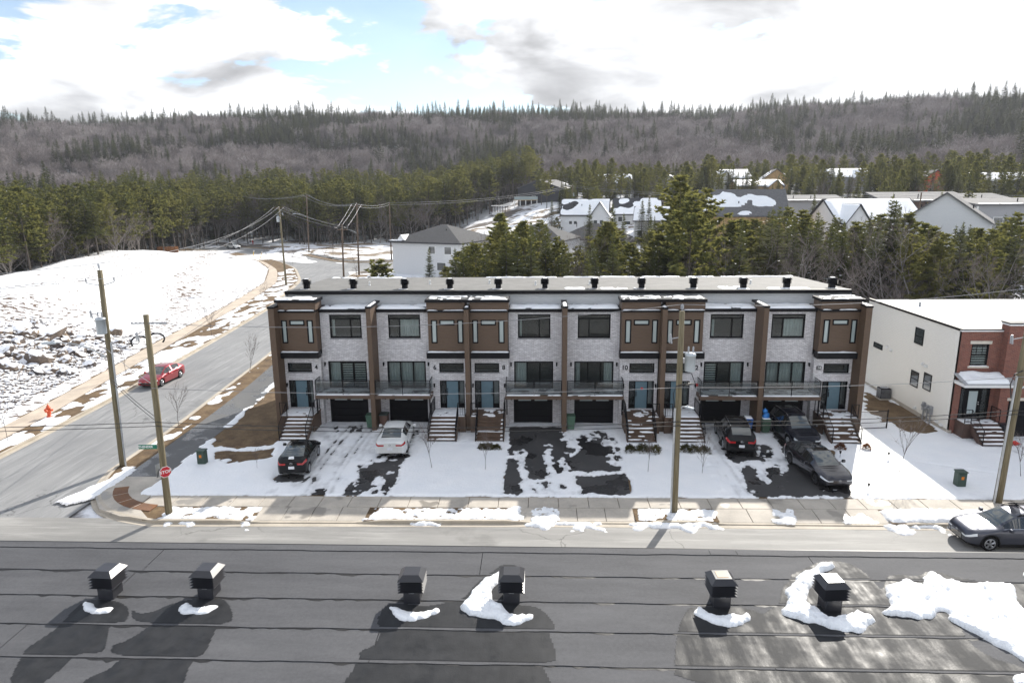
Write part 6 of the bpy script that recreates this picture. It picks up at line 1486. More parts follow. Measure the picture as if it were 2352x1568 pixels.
for q, (zz, lb) in enumerate(((6.45,'pale service cable'),(4.75,'upper black cable'),(4.55,'lower black cable'))):
    mm = WIRE if q == 0 else WIREB; rr = .014 if q == 0 else .018
    wire(lb+' from the stop sign pole to the transformer pole', Vector((-1.15,-12.2,zz+.1)), Vector((23.9,-11.5,zz)), .30, rr, mm)
    wire(lb+' from the transformer pole to the leaning pole', Vector((23.9,-11.5,zz)), Vector((40.5,-10.05,zz+.15)), .18, rr, mm)
    wire(lb+' running on beyond the leaning pole', Vector((40.5,-10.05,zz+.15)), Vector((75,-9.7,zz+.2)), .4, rr, mm)
    if q: wire(lb+' from the stop sign pole to the left beyond the street', Vector((-1.15,-12.2,zz+.1)), Vector((-60,-12.5,zz+.3)), .7, rr, mm)
    wire(lb+' between the corner pole and the stop sign pole', Vector((-7.15,-6.1,zz+.6)), Vector((-1.15,-12.0,zz+.2)), .1, rr, mm)
for q, (dx, dz) in enumerate(((0,.38),(-.9,-.45),(.8,-.4))):
    nm = ('middle','left','right')[q]
    wire(nm+' high wire from the corner pole up the long street', wtop(p1,d1,dx,dz), wtop(p5,d5,dx,0 if q == 0 else -.1), 1.3, .016)
    wire(nm+' high wire from the corner pole leaving to the left', wtop(p1,d1,dx,dz), Vector((-9.5+dx,-40,11.0+dz)) if False else Vector((-48,-22,10.6+dz+q*.2)), .7, .016)
    wire(nm+' wire from the white transformer pole to the bent pole', wtop(p5,d5,dx,0), wtop(p8,d8,dx,-.2 if q == 0 else -.6), .4, .02)
    wire(nm+' steep wire between the bent pole and the junction pole', wtop(p8,d8,dx,-.2 if q == 0 else -.6), wtop(p9,d9,dx*1.1,.05 if q == 0 else -.2), .15, .024)
    wire(nm+' wire from the junction pole to the verge strip pole', wtop(p9,d9,dx*1.1,.05 if q == 0 else -.2), wtop(p7,d7,dx*.9,0 if q == 0 else -.3), 1.2, .022)
    wire(nm+' wire from the verge strip pole to the far lamp pole', wtop(p7,d7,dx*.9,0 if q == 0 else -.3), wtop(p6,d6,dx*.5,-.1), 1.0, .022)
for q, dz in enumerate((-.1,-.55)):
    nm = ('upper','lower')[q]
    wire(nm+' wire from the junction pole to the lot pole', wtop(p9,d9,0,dz), wtop(p10,d10,0,dz), .5, .022)
    wire(nm+' wire from the lot pole to the navy house pole', wtop(p10,d10,0,dz), wtop(p11,d11,0,dz), 1.2, .026)
    wire(nm+' wire from the navy house pole over the roofs', wtop(p11,d11,0,dz), wtop(p12,d12,0,dz), 1.6, .026)
    wire(nm+' wire running on over the houses', wtop(p12,d12,0,dz), wtop(p12,d12,0,dz)+Vector((75,12,.5)), 1.0, .024)
wire('low cable from the corner pole to the white transformer pole', Vector((-7.15,-6,5.2)), Vector((-25.6,71,6.2)), 1.4, .018, WIREB)
wire('second low cable from the corner pole to the white transformer pole', Vector((-7.15,-6,5.9)), Vector((-25.6,71,6.9)), 1.2, .014, WIREB)
wire('low cable from the white transformer pole to the junction pole', Vector((-25.6,71,6.6)), Vector((-17,86.5,7.2)), .4, .02, WIREB)
# stop sign, its crossing partner seen from behind, street name plate
SG = thing('stop_sign', 'red octagonal stop sign fixed to the corner pole', 'stop sign', (-.98,-12.22,2.05), R(47)); SG.scale = (.74,.74,.74)
REDS = mat('sign_red', (.50,.010,.025), .4, var=.06); SWH = mat('sign_white', (.80,.80,.80), .4, var=.03); SGR = mat('sign_green', (.006,.16,.10), .4, var=.05)
def octo(r): return [(r*math.cos(R(22.5+45*k)), r*math.sin(R(22.5+45*k))) for k in range(8)]
mb = MB(); mb.prism_y([(x,z+.35) for x,z in octo(.40)], 0, .012); mb.build('border', SWH, SG)
mb = MB(); mb.prism_y([(x,z+.35) for x,z in octo(.365)], -.004, -.001); mb.build('plate', REDS, SG)
number_mesh('STOP', SG, 0, -.006, .35, .29, SWH, 'lettering', depth=.002)
mb = MB(); mb.box(-.05,.05,.013,.14,.2,.5); mb.build('bracket', STEEL, SG)
S2 = thing('traffic_sign', 'grey back of a sign fixed to the far side of the stop sign pole', 'sign', (-1.42,-11.85,1.95), R(75))
mb = MB(); mb.box(-.30,.30,0,.012,0,.66); mb.build('plate', STEEL, S2); mb = MB(); mb.box(-.05,.05,-.2,-.001,.2,.4); mb.build('bracket', STEEL, S2)
S3 = thing('street_name_sign', 'narrow green street name plate on the stop sign pole', 'sign', (-1.9,-12.1,3.55), R(4))
mb = MB(); mb.box(-.32,.55,0,.012,-.11,.11); mb.build('plate', SGR, S3); number_mesh('THENDER', S3, .02, -.003, 0, .155, SWH, 'lettering', depth=.001); mb = MB(); mb.box(.50,.56,.013,.06,-.1,.1); mb.build('bracket', STEEL, S3)
# fire hydrants
def hydrant(x, y, col, label, s=1.0):
    t = thing('fire_hydrant', label, 'fire hydrant', (x,y,0)); m = mat('hydrant_'+str(col[1]), col, .45, var=.08)
    mb = MB(); mb.lathe([(.17,-.02),(.17,.05),(.11,.06),(.11,.55),(.15,.56),(.15,.60),(.12,.62),(.10,.70),(.05,.76),(.035,.77),(.035,.83),(.005,.83)], 14); mb.build('barrel', m, t, True)
    for a in (0, 180, 270):
        c, s_ = math.cos(R(a)), math.sin(R(a)); mb = MB(); mb.tube([(c*.09,s_*.09,.45),(c*.20,s_*.20,.45)], .06 if a != 270 else .08, 10); mb.tube([(c*.20,s_*.20,.45),(c*.25,s_*.25,.45)], .075 if a != 270 else .095, 6); mb.build('outlet_cap', m, t)
    t.scale = (s,s,s); return t
hydrant(-17.75, 2.55, (.62,.085,.02), 'orange fire hydrant beside the tan sidewalk', 1.15)
hx, hy = gp(581, 560); hydrant(hx, hy, (.42,.02,.03), 'small red fire hydrant on the far side of the bend', 1.3)
# green service boxes on the lawns, garden lights, bins, shrubs, saplings
GRB = mat('box_green', (.032,.060,.045), .5, var=.12)
for (x, y, lb) in ((-2.55,-5.7,'green service box standing in thin snow near the corner lawn'),(39.6,-8.0,'green service box in deep snow before the brick house')):
    t = thing('service_box', lb, 'service box', (x,y,0)); mb = MB(); mb.bbox(-.24,.24,-.22,.22,-.05,.82,.05); mb.build('cabinet', GRB, t); mb = MB(); mb.bbox(-.26,.26,-.24,.24,.821,.88,.02); mb.build('lid', GRB, t); mb = MB(); mb.box(-.07,.07,-.226,-.221,.45,.62); mb.build('warning_label', LAMPO, t)
def bin_(x, y, rz, col, label, lidc=None, snowy=False):
    t = thing('wheeled_bin', label, 'bin', (x,y,.02), rz); m = mat('bin_'+'_'.join('%03d'%int(c*999) for c in col), col, .5, var=.1)
    mb = MB(); vs = []; 
    for z_, a, b in ((.06,.21,.24),(.90,.27,.32)): vs += [(-a,-b,z_),(a,-b,z_),(a,b,z_),(-a,b,z_)]
    mb.add(vs, [(0,3,2,1),(4,5,6,7),(0,1,5,4),(1,2,6,5),(2,3,7,6),(3,0,4,7)]); mb.build('tub', m, t)
    mb = MB(); mb.bbox(-.29,.29,-.36,.34,.902,.98,.03); mb.tube([(-.24,.38,.93),(.24,.38,.93)], .02, 6); mb.build('lid', mat('bin_lid_'+str(lidc), lidc, .5) if lidc else m, t)
    for sx in (-.22,.22): mb = MB(); mb.tube([(sx-.03,.22,.10),(sx+.03,.22,.10)], .10, 12); mb.build('wheel', TYRE, t)
    if snowy: drape_snow(t, -.27,.27,-.33,.3, .976, .06, 5, .3, res=.06)
    return t
bin_(5.95,.55,R(4),(.05,.115,.075),'green wheeled bin beside the garage of number four')
bin_(6.82,.75,R(-3),(.115,.062,.045),'brown wheeled bin with dark lid behind the white sedan',(.03,.045,.04))
bin_(19.35,.55,R(2),(.06,.125,.082),'pale green wheeled bin by the garage of number ten')
bin_(30.85,.2,R(-4),(.015,.085,.30),'blue recycling bin with snow on its lid next to the black crossover',None,True)
bin_(31.95,.1,R(3),(.055,.105,.065),'dark green bin under a heap of blue bags',None,True)
BLUB = mat('blue_plastic_bag', (.03,.20,.55), .35, var=.2)
for q, (dx, dz, s_) in enumerate(((0,1.1,.22),(-.05,1.45,.17),(.1,1.2,.16))):
    mb = MB(); nn = 9; 
    for a in range(nn):
        th = math.pi*a/(nn-1)
    prof = [(.02,-.9),(.7,-.75),(1,-.2),(.95,.3),(.55,.75),(.2,.95),(.28,1.15),(.02,1.1)]
    mb.lathe([(r_*s_*(1+.08*math.sin(i*3)), z_*s_) for i, (r_, z_) in enumerate(prof)], 11, 0, 0); mb.xf(lambda x,y,z: (x*(1+.15*math.sin(z*30+y*20)), y*(1+.12*math.cos(z*25)), z)); o = mb.build('recycling_bag', BLUB, None, True, (31.95+dx,.1+.05*q,dz)); tag(o, ('large crumpled blue bag resting on the dark green bin','small blue bag on top of the bag heap','small blue bag leaning at the side of the bag heap')[q], 'bag')
bin_(46.4,-1.0,R(5),(.02,.022,.03),'black bin beside the steps of the brick house')
t = thing('snow_shovel', 'red snow shovel blade lying by the brick house steps', 'shovel', (46.5,-1.9,.08), R(20)); mb = MB(); mb.add([(-.25,-.2,0),(.25,-.2,0),(.25,.15,.1),(-.25,.15,.1),(-.25,-.2,.02),(.25,-.2,.02),(.25,.15,.12),(-.25,.15,.12)], [(0,3,2,1),(4,5,6,7),(0,1,5,4),(1,2,6,5),(2,3,7,6),(3,0,4,7)]); mb.build('blade', mat('shovel_red',(.6,.03,.02),.4), t); mb = MB(); mb.tube([(0,.13,.1),(0,1.2,.35)], .018, 6); mb.build('handle', WOODB, t)
for q, (x, y) in enumerate((gp(1929,1052), gp(2040,1055), gp(1994,1128))):
    t = thing('garden_light', ('small solar garden light in snow near the last steps','small solar garden light standing by the sapling','small solar garden light close to the sidewalk')[q], 'garden light', (x,y,0)); mb = MB(); mb.cyl(0,0,0,.30,.012,.012,6); mb.build('stake', BLACKM, t); mb = MB(); mb.lathe([(.03,.30),(.05,.33),(.055,.42),(.08,.43),(.08,.45),(.02,.47)], 8); mb.build('lantern', BLACKM, t)
# chain link gate beside the last house
t = thing('chain_link_gate', 'small chain link gate panel between the row and the cream wall', 'gate', (38.1,.6,0), R(8)); mb = MB(); mb.tube([(0,0,.1),(2.0,0,.1),(2.0,0,1.25),(0,0,1.25),(0,0,.1)], .025, 6); mb.tube([(2.05,0,-.1),(2.05,0,1.35)], .035, 6); mb.build('frame', BLACKM, t)
mb = MB()
for q in range(-9, 18):
    for sg in (1, -1):
        pts = []
        for u in (0, 1):
            z_ = .12+1.12*u; x_ = q*.12+(.56*2*u if sg > 0 else .56*2*(1-u)); pts.append((x_, 0, z_))
        a, b = pts
        if a[0] < .02 and b[0] < .02 or a[0] > 1.98 and b[0] > 1.98: continue
        def clip(a, b):
            A_, B_ = Vector(a), Vector(b); out = []
            lo, hi = 0.0, 1.0; dx = B_.x-A_.x
            for lim, s2 in ((.03,1),(1.97,-1)):
                u = (lim-A_.x)/dx
                if (dx > 0) == (s2 > 0): lo = max(lo, u)
                else: hi = min(hi, u)
            return (A_.lerp(B_, lo), A_.lerp(B_, hi)) if hi > lo else None
        c = clip(a, b)
        if c: mb.tube(c, .003, 3, False)
mb.build('mesh', STEEL, t)
# culvert pipes by the rubble, distant road markers
for (px, py, lb) in ((722,654,'yellow slanted marker stake beside the far path'),):
    pass
YEL = mat('marker_yellow', (.65,.40,.04), .5)
for q, (px, py, tilt) in enumerate(((714,655-15,.3),(775,675-25,.45),(702,470,-.25),(735,470,-.35))):
    # stakes are seen in the 760 px wide close view, turned into picture columns here
    x, y = gp(392+px*.2639, 424.6+py*.2639); t = thing('marker_stake', ('short yellow stake leaning by the near bend path','long yellow stake leaning by the near bend path','yellow stake leaning before the wood beside a snow heap','second yellow stake leaning before the wood beside a snow heap')[q], 'stake', (x,y,0)); mb = MB(); mb.tube([(0,0,-.1),(tilt*1.6,0,1.9)], .07, 6); mb.build('post', YEL, t); mb = MB(); mb.tube([(tilt*1.35,0,1.6),(tilt*1.6,0,1.9)], .078, 6); mb.build('band', SWH, t)
# ------------------------------------------------------------------ trees
def needle_mat(name, c0, c1, c2, scale=.5):
    k = NT(name); oi = k.n('ShaderNodeObjectInfo'); n = k.noise(k.coord(), scale, 4, .6); f = k.math('ADD', k.math('MULTIPLY', n, .65), k.math('MULTIPLY', oi.outputs['Random'], .35))
    k.col(k.ramp(f, [(.28,c0),(.52,c1),(.75,c2)])); k.rough(.9); k.b.inputs['Specular IOR Level'].default_value = .06
    tr = k.n('ShaderNodeBsdfTranslucent'); tr.inputs[0].default_value = (c2[0]*1.25, c2[1]*1.3, c2[2], 1); mx = k.n('ShaderNodeMixShader'); mx.inputs[0].default_value = .38
    out = [n_ for n_ in k.t.nodes if n_.type == 'OUTPUT_MATERIAL'][0]; k.l(k.b.outputs[0], mx.inputs[1]); k.l(tr.outputs[0], mx.inputs[2]); k.l(mx.outputs[0], out.inputs['Surface']); return k.m
SPRUCE = needle_mat('spruce_needles', (.024,.034,.018), (.056,.068,.030), (.125,.126,.046))
PINE = needle_mat('pine_needles', (.044,.056,.026), (.105,.116,.048), (.215,.198,.072))
FARC = needle_mat('far_needles', (.020,.029,.020), (.042,.052,.032), (.08,.082,.045), .15)
RUSTY = needle_mat('rust_needles', (.06,.022,.012), (.12,.045,.022), (.18,.07,.035))
BARK = mat('bark', (.085,.070,.058), .9, var=.35, scale=3, bump=.02, bscale=9)
BARKG = mat('grey_bark', (.20,.18,.165), .9, var=.3, scale=3)
TWIG = mat('twig', (.17,.138,.125), .9, var=.3, scale=1.2)
def far_twig_mat():
    k = NT('far_twig'); oi = k.n('ShaderNodeObjectInfo'); n = k.noise(k.coord(), .5, 3); f = k.math('ADD', k.math('MULTIPLY', oi.outputs['Random'], .75), k.math('MULTIPLY', n, .25))
    k.col(k.ramp(f, [(.1,(.115,.096,.092)),(.45,(.235,.20,.19)),(.75,(.33,.29,.275)),(.95,(.46,.42,.40))])); k.rough(.95); return k.m
TWIGF = far_twig_mat()
def blades(V, F, base, d, length, width, droop, r, nb):
    """a spray: flat pairs of narrow leaves along one branch"""
    side = d.cross(Vector((0,0,1))); side.normalize()
    for k in range(nb):
        u = (k+.6)/nb; p = base+d*(length*u)+Vector((0,0,-droop*length*u*u))
        w = width*(1.05-u*.75)*r.uniform(.7,1.25)
        for sg in (-1, 1):
            tip = p+d*(w*.55)+side*(sg*w)+Vector((0,0,r.uniform(-.35,.08)*w)); b = len(V)
            e = d*(length/nb*.75)
            V += [p-e*.3, p+e, tip]; F.append((b, b+1, b+2))
    b = len(V); p = base+d*length+Vector((0,0,-droop*length)); V += [p-side*width*.18-d*.15*length, p+side*width*.18-d*.15*length, p+d*.12*length]; F.append((b,b+1,b+2))
def conifer(kind, H, seed, dens=1.0, bare=.12):
    r = random.Random(seed); V = []; F = []
    SN = []
    if kind == 'spruce':
        z = H*bare; 
        while z < H*.985:
            u = (z-H*bare)/(H*(1-bare)); rad = (H*.165+.35)*(1-u)**.85*r.uniform(.72,1.12)+.10
            nb = max(4, int((7 if u < .7 else 5)*dens)); a0 = r.uniform(0,6.28)
            for k in range(nb):
                a = a0+6.283*k/nb+r.uniform(-.3,.3); up_ = .15+.55*u*u-.30*(1-u); L = rad*r.uniform(.7,1.15)
                d = Vector((math.cos(a), math.sin(a), up_)).normalized(); blades(V, F, Vector((0,0,z+r.uniform(-.1,.1))), d, L, L*.46+.10, .16*(1-u), r, max(3, int(L*4.2*dens)+3))
            z += H*.017*(1.25-.5*u)+.05
        b = len(V); V += [Vector((-.05,0,H*.97)), Vector((.05,0,H*.97)), Vector((0,0,H*1.02))]; F.append((b,b+1,b+2))
    else:
        z = H*max(bare,.3)
        while z < H*.98:
            u = (z/H-max(bare,.3))/(1-max(bare,.3)); rad = H*.21*(math.sin(math.pi*min(1,(u*.78+.24)))**.8)*r.uniform(.6,1.2)+.25
            nb = r.randint(3,5); a0 = r.uniform(0,6.28)
            for k in range(nb):
                a = a0+6.283*k/nb+r.uniform(-.5,.5); L = rad*r.uniform(.65,1.15); d = Vector((math.cos(a), math.sin(a), .10+.45*u+r.uniform(-.1,.15))).normalized()
                nt_ = max(3, int(L*2.6*dens)); base = Vector((0,0,z))
                for q in range(nt_):
                    uu = .30+.72*(q+r.random())/nt_; p = base+d*(L*uu)+Vector((r.uniform(-.3,.3),r.uniform(-.3,.3),r.uniform(-.16,.22)))*(.35+L*.16)
                    for m in range(9):
                        aa = r.uniform(0,6.28); el = r.uniform(-.3,.75); s_ = r.uniform(.32,.62)*(1 if H > 6 else .6); v = Vector((math.cos(aa)*math.cos(el), math.sin(aa)*math.cos(el), math.sin(el)))
                        w = v.cross(Vector((r.uniform(-1,1),r.uniform(-1,1),r.uniform(-1,1)))).normalized()*s_*.30; b = len(V); V += [p-w, p+w, p+v*s_]; F.append((b,b+1,b+2))
            z += H*.030+r.uniform(0,.22)
    return np.array([tuple(v) for v in V]), np.array(F)
def flecks(V, seed, n, smin, smax):
    r = random.Random(seed); A = []; B = []
    for k in range(n):
        p = V[r.randrange(len(V))]; s_ = r.uniform(smin, smax); a = r.uniform(0, 6.28); b = len(A)
        for q in range(4): A.append((p[0]+math.cos(a+q*1.57)*s_*(1 if q % 2 else .5), p[1]+math.sin(a+q*1.57)*s_*(1 if q % 2 else .5), p[2]+.02+r.uniform(-.03,.03)))
        B.append((b, b+1, b+2, b+3))
    return A, B
def trunk_mb(H, r0, seed, stubs=0, top=.97, bend=.0):
    r = random.Random(seed+99); mb = MB(); bx_, by_ = r.uniform(-bend,bend), r.uniform(-bend,bend)
    pts = [Vector((bx_*u*u*H, by_*u*u*H, H*u*top)) for u in (-.04,.0,.15,.35,.55,.75,1.0)]
    mb.tube(pts, [r0*1.2, r0, r0*.86, r0*.7, r0*.5, r0*.3, r0*.06], 7)
    for k in range(stubs):
        z = H*r.uniform(.12,.5); a = r.uniform(0,6.28); L = r.uniform(.5,1.6); mb.tube([(0,0,z),(math.cos(a)*L, math.sin(a)*L, z+r.uniform(-.3,.2))], [.03,.008], 4, False)
    return mb
def bare_tree(H, seed, levels=4, spread=.55, r0=None, fork=.32, twigs=True, tw=.012, n0=(4,6)):
    """deciduous tree without leaves: limbs that fork down to twigs; returns (wood MB, twig arrays)"""
    r = random.Random(seed); mb = MB(); r0 = r0 or H*.012; TV = []; TF = []
    def twig(p, d, L):
        for k in range(4):
            q = (d+Vector((r.uniform(-1,1),r.uniform(-1,1),r.uniform(-.4,1)))*.8).normalized(); s = q.cross(Vector((r.uniform(-1,1),r.uniform(-1,1),.3))).normalized()*tw; b = len(TV); l = L*r.uniform(.6,1.2); TV.extend([p-s, p+s, p+q*l]); TF.append((b,b+1,b+2))
    def grow(p, d, L, rad, lev):
        n = 3; pts = [p]; rr = [rad]; q = p.copy(); dd = d.copy()
        for k in range(n):
            dd = (dd+Vector((r.uniform(-1,1),r.uniform(-1,1),r.uniform(-.3,.8)))*.16).normalized(); q = q+dd*(L/n); pts.append(q.copy()); rr.append(rad*(1-.45*(k+1)/n))
        mb.tube(pts, rr, 6 if lev < 2 else 4 if lev < 3 else 3, False)
        if lev >= levels:
            if twigs:
                for k in range(2): twig(pts[-1-k], dd, L*.8)
            return
        for k in range(r.randint(2, 3) if lev else r.randint(*n0)):
            u = r.uniform(.35,1.0) if lev else r.uniform(fork,1.0); i = min(n-1, int(u*n)); pp = pts[i].lerp(pts[i+1], u*n-i); az = r.uniform(0,6.28); perp = Vector((math.cos(az), math.sin(az), r.uniform(-.1,.45))); nd = (dd*(1-spread)+perp*spread).normalized(); nd.z = max(nd.z, .02); nd.normalize()
            grow(pp, nd, L*r.uniform(.5,.72), rad*r.uniform(.42,.6), lev+1)
        grow(q, (dd+Vector((r.uniform(-.3,.3),r.uniform(-.3,.3),.3))).normalized(), L*.6, rad*.5, lev+1)
    grow(Vector((0,0,-.15)), Vector((r.uniform(-.06,.06),r.uniform(-.06,.06),1)).normalized(), H*.52, r0, 0)
    return mb, np.array([tuple(v) for v in TV]), np.array(TF)
# ---- prototypes (mesh data shared by all copies)
def proto_conifer(kind, H, seed, m, bare=.12, dens=1.0, r0=None, stubs=0):
    V, F = conifer(kind, H, seed, dens, bare); A, B = flecks(V, seed, 26 if kind == 'spruce' else 12, .08, .24); n0 = len(V); T = [(q[0]+n0,q[1]+n0,q[2]+n0) for q in B]+[(q[0]+n0,q[2]+n0,q[3]+n0) for q in B]
    return (np_mesh('crown', np.vstack([V, A]), np.vstack([F, T]), [m, SNOW], False, [0]*len(F)+[1]*len(T)), trunk_mb(H, r0 or H*.0105+.02, seed, stubs).mesh('trunk', BARK, True), H)
SPR = [proto_conifer('spruce', h, 10+i, SPRUCE, b, 1.0, None, 6) for i, (h, b) in enumerate(((12,.10),(13,.16),(11,.06),(14,.2),(9,.05)))]
PIN = [proto_conifer('pine', h, 30+i, PINE, b, 1.0, None, 8) for i, (h, b) in enumerate(((14,.30),(15,.34),(13,.28),(16,.3)))]
EDG = [proto_conifer('spruce' if i % 2 else 'pine', h, 50+i, SPRUCE if i % 2 else PINE, b, .8, None, 16) for i, (h, b) in enumerate(((16,.46),(17,.42),(15,.42),(18,.48),(16,.38)))]
YNG = [proto_conifer('pine', 5.0, 70, PINE, .12, 2.0)]
def proto_bare(H, seed, m, levels=4, **kw):
    mb, TV, TF = bare_tree(H, seed, levels, **kw); wood = mb.mesh('limbs', m, True); tw = np_mesh('twigs', TV, TF, TWIG, False); return (wood, tw, H)
BAR = [proto_bare(h, 80+i, BARKG, 4) for i, h in enumerate((11,10,12,9))]
def plant(proto, x, y, z, H, name, label, cat, group, tree_rz=None, parts=('trunk','crown'), tilt=0):
    t = thing(name, label, cat, (x,y,z), rng.uniform(0,6.28) if tree_rz is None else tree_rz, group); s = H/proto[2]; t.scale = (s*rng.uniform(.85,1.12), s*rng.uniform(.85,1.12), s)
    if tilt: t.rotation_euler = (rng.uniform(-tilt,tilt), rng.uniform(-tilt,tilt), t.rotation_euler[2])
    if parts[0] == 'trunk': link('trunk', proto[1], t); link('crown', proto[0], t)
    else: link('limbs', proto[0], t); link('twigs', proto[1], t)
    return t
def groundz(x, y): return float(terr(x, y))+.05
# ---- the grove behind the row
_GP = [1000,1030,1050,1100,1150,1200,1260,1290,1340,1400,1440,1480,1530,1570,1610,1650,1700,1760,1800,1860,1900,1960,2000,2050,2100,2150,2200,2250,2300,2352,2480]
_GT = [635,600,556,545,500,505,500,560,560,480,545,530,500,402,480,500,500,480,465,485,490,505,480,455,500,520,505,520,480,470,470]
occ = []
def far_enough(x, y, d):
    for (a, b) in occ:
        if (a-x)**2+(b-y)**2 < d*d: return False
    occ.append((x, y)); return True
for (hx, hy, hr) in ((-1.2,92,13),): occ.append((hx,hy))
cnt = 0; tries = 0
def tier(H, a=7.5, b=11): return 'low' if H < a else 'mid-height' if H < b else 'tall'
def grove_spot(x, y):
    dep = 'at the front of the grove' if y < 32 else 'deep in the grove' if y > 48 else 'midway into the grove'
    if x > 42: return dep+' behind the cream sided house'
    if x < 0: return dep+' before the stucco house'
    return dep+' behind number '+NUMS[min(5, int(x//U))]
while cnt < 215 and tries < 12000:
    tries += 1
    px = rng.uniform(1010, 2460); r_ = rng.choice([rng.uniform(66,84), rng.uniform(70,110)]); p = at_r(px, 560, r_); x, y = float(p[0]), float(p[1])
    if y < 17 or (x > 38 and y < 25): continue
    if px < 1120 and r_ > 96: continue
    if math.hypot(x+1.2, y-92) < 12.5: continue
    if not far_enough(x, y, 2.1): continue
    ty = np.interp(px, _GP, _GT)+abs(rng.gauss(0, 26))*(1.0); zt = at_r(px, ty, r_)[2]; z = groundz(x, y); H = zt-z
    if H < 3.0: occ.pop(); continue
    H = min(H, 18); q = rng.random()
    if q < .55: plant(rng.choice(SPR), x, y, z, H, 'spruce_tree', tier(H)+' dark green spruce '+grove_spot(x, y), 'tree', 'spruces in the grove behind the row')
    elif q < .86: plant(rng.choice(PIN), x, y, z, H, 'pine_tree', tier(H)+' olive green pine '+grove_spot(x, y), 'tree', 'pines in the grove behind the row')
    else: plant(rng.choice(BAR), x, y, z, min(H,11)*.95, 'bare_tree', tier(min(H,11)*.95)+' leafless grey tree '+grove_spot(x, y), 'tree', 'bare trees in the grove behind the row', parts=('limbs','twigs'))
    cnt += 1
def special(px, ytop, r_, proto, name, label, parts=('trunk','crown')):
    p = at_r(px, ytop, r_); x, y = float(p[0]), float(p[1]); z = groundz(x, y); return plant(proto, x, y, z, float(p[2])-z, name, label, 'tree', None, parts=parts)
special(1565, 400, 76, PIN[3], 'pine_tree', 'tallest dark pine rising above the middle of the row roof')
special(1625, 430, 80, PIN[1], 'pine_tree', 'broad pine crowded against the tallest dark pine')
special(1150, 488, 92, PIN[0], 'pine_tree', 'tall yellow-green pine in front of the hip roofed houses')
special(1180, 560, 78, PIN[2], 'pine_tree', 'full olive pine at the left edge of the grove')
special(1408, 470, 84, SPR[0], 'spruce_tree', 'pointed spruce standing clear before the white gabled house')
special(1355, 468, 126, SPR[3], 'spruce_tree', 'thin snow dusted spruce before the white gabled house')
special(985, 570, 92, SPR[4], 'spruce_tree', 'sparse young spruce in front of the stucco house')
special(2052, 447, 78, SPR[1], 'spruce_tree', 'ragged spruce rising over the snow roofed house')
special(870, 594, 84, YNG[0], 'pine_tree', 'little bushy pine by the side road')
for (px, yt, r_, pr, lb) in ((2070,545,72,BAR[0],'wide spreading bare tree behind the gap beside the cream house'),(2120,528,74,BAR[2],'tall pale bare tree above the cream house roof'),(1870,580,66,BAR[1],'crooked bare tree behind the right end of the row roof'),(2290,580,73,BAR[3],'slim bare tree behind the cream house roof')): special(px, yt, r_, pr, 'bare_tree', lb, ('limbs','twigs'))
# ---- near wood to the left and beyond the lot
_FR = [-400,0,100,250,400,520,612,720,800,900,1000,1100,1200]; _FD = [125,138,154,163,200,225,228,206,204,204,212,232,262]
def wood_spot(px, r_):
    e = 'on the wood edge' if r_-np.interp(px, _FR, _FD) < 9 else 'just inside the wood'
    return e+(' above the rubble end of the white bank' if px < 150 else ' behind the crest of the white bank' if px < 400 else ' behind the far street bend' if px < 640 else ' behind the poles of the side road' if px < 900 else ' beyond the patchy lot' if px < 1090 else ' beside the navy house clearing')
cnt = 0; tries = 0; occ = []
while cnt < 235 and tries < 9000:
    tries += 1
    px = rng.uniform(-60, 1215); r_ = np.interp(px, _FR, _FD)+abs(rng.gauss(0, 13)); p = at_r(px, 560, r_); x, y = float(p[0]), float(p[1])
    if not far_enough(x, y, 2.3): continue
    z = groundz(x, y); q = rng.random(); H = rng.uniform(12.5, 18)*(1.0 if px < 600 else 1.08)
    if px < 60 and q < .4: H *= .8
    if q < .66: plant(rng.choice(EDG), x, y, z, H, 'forest_conifer', tier(H,14,16.5)+' bare stemmed conifer '+wood_spot(px, r_), 'tree', 'conifers along the near wood edge', tilt=.05)
    elif q < .80: plant(rng.choice(PIN), x, y, z, H*.95, 'pine_tree', tier(H,14,16.5)+' olive green pine '+wood_spot(px, r_), 'tree', 'pines along the near wood edge')
    else: plant(rng.choice(BAR), x, y, z, H*.72, 'bare_tree', tier(H,14,16.5)+' leafless grey tree '+wood_spot(px, r_), 'tree', 'bare trees along the near wood edge', parts=('limbs','twigs'))
    cnt += 1
RPR = proto_conifer('pine', 13, 77, RUSTY, .35, .8)
special(78, 480, 165, RPR, 'pine_tree', 'dead rust red pine in the near wood')
for q, (px, yb) in enumerate(((60,640),(110,632),(150,622),(35,655),(210,618))):
    x, y = gp(px, yb); t = thing('fallen_trunk', 'pale leaning dead trunk at the foot of the near wood', 'tree trunk', (x, y, float(mound(np.array(x),np.array(y)))*.0+groundz(x,y)), rng.uniform(0,1), 'leaning dead trunks at the near wood'); mb = MB(); a = rng.uniform(.5,.95); mb.tube([(0,0,-.2),(-6*math.cos(a)*.9,1,6*math.sin(a)),(-10*math.cos(a),1.5,9.5*math.sin(a))], [.14,.09,.03], 6); mb.build('trunk', BARKG, t)
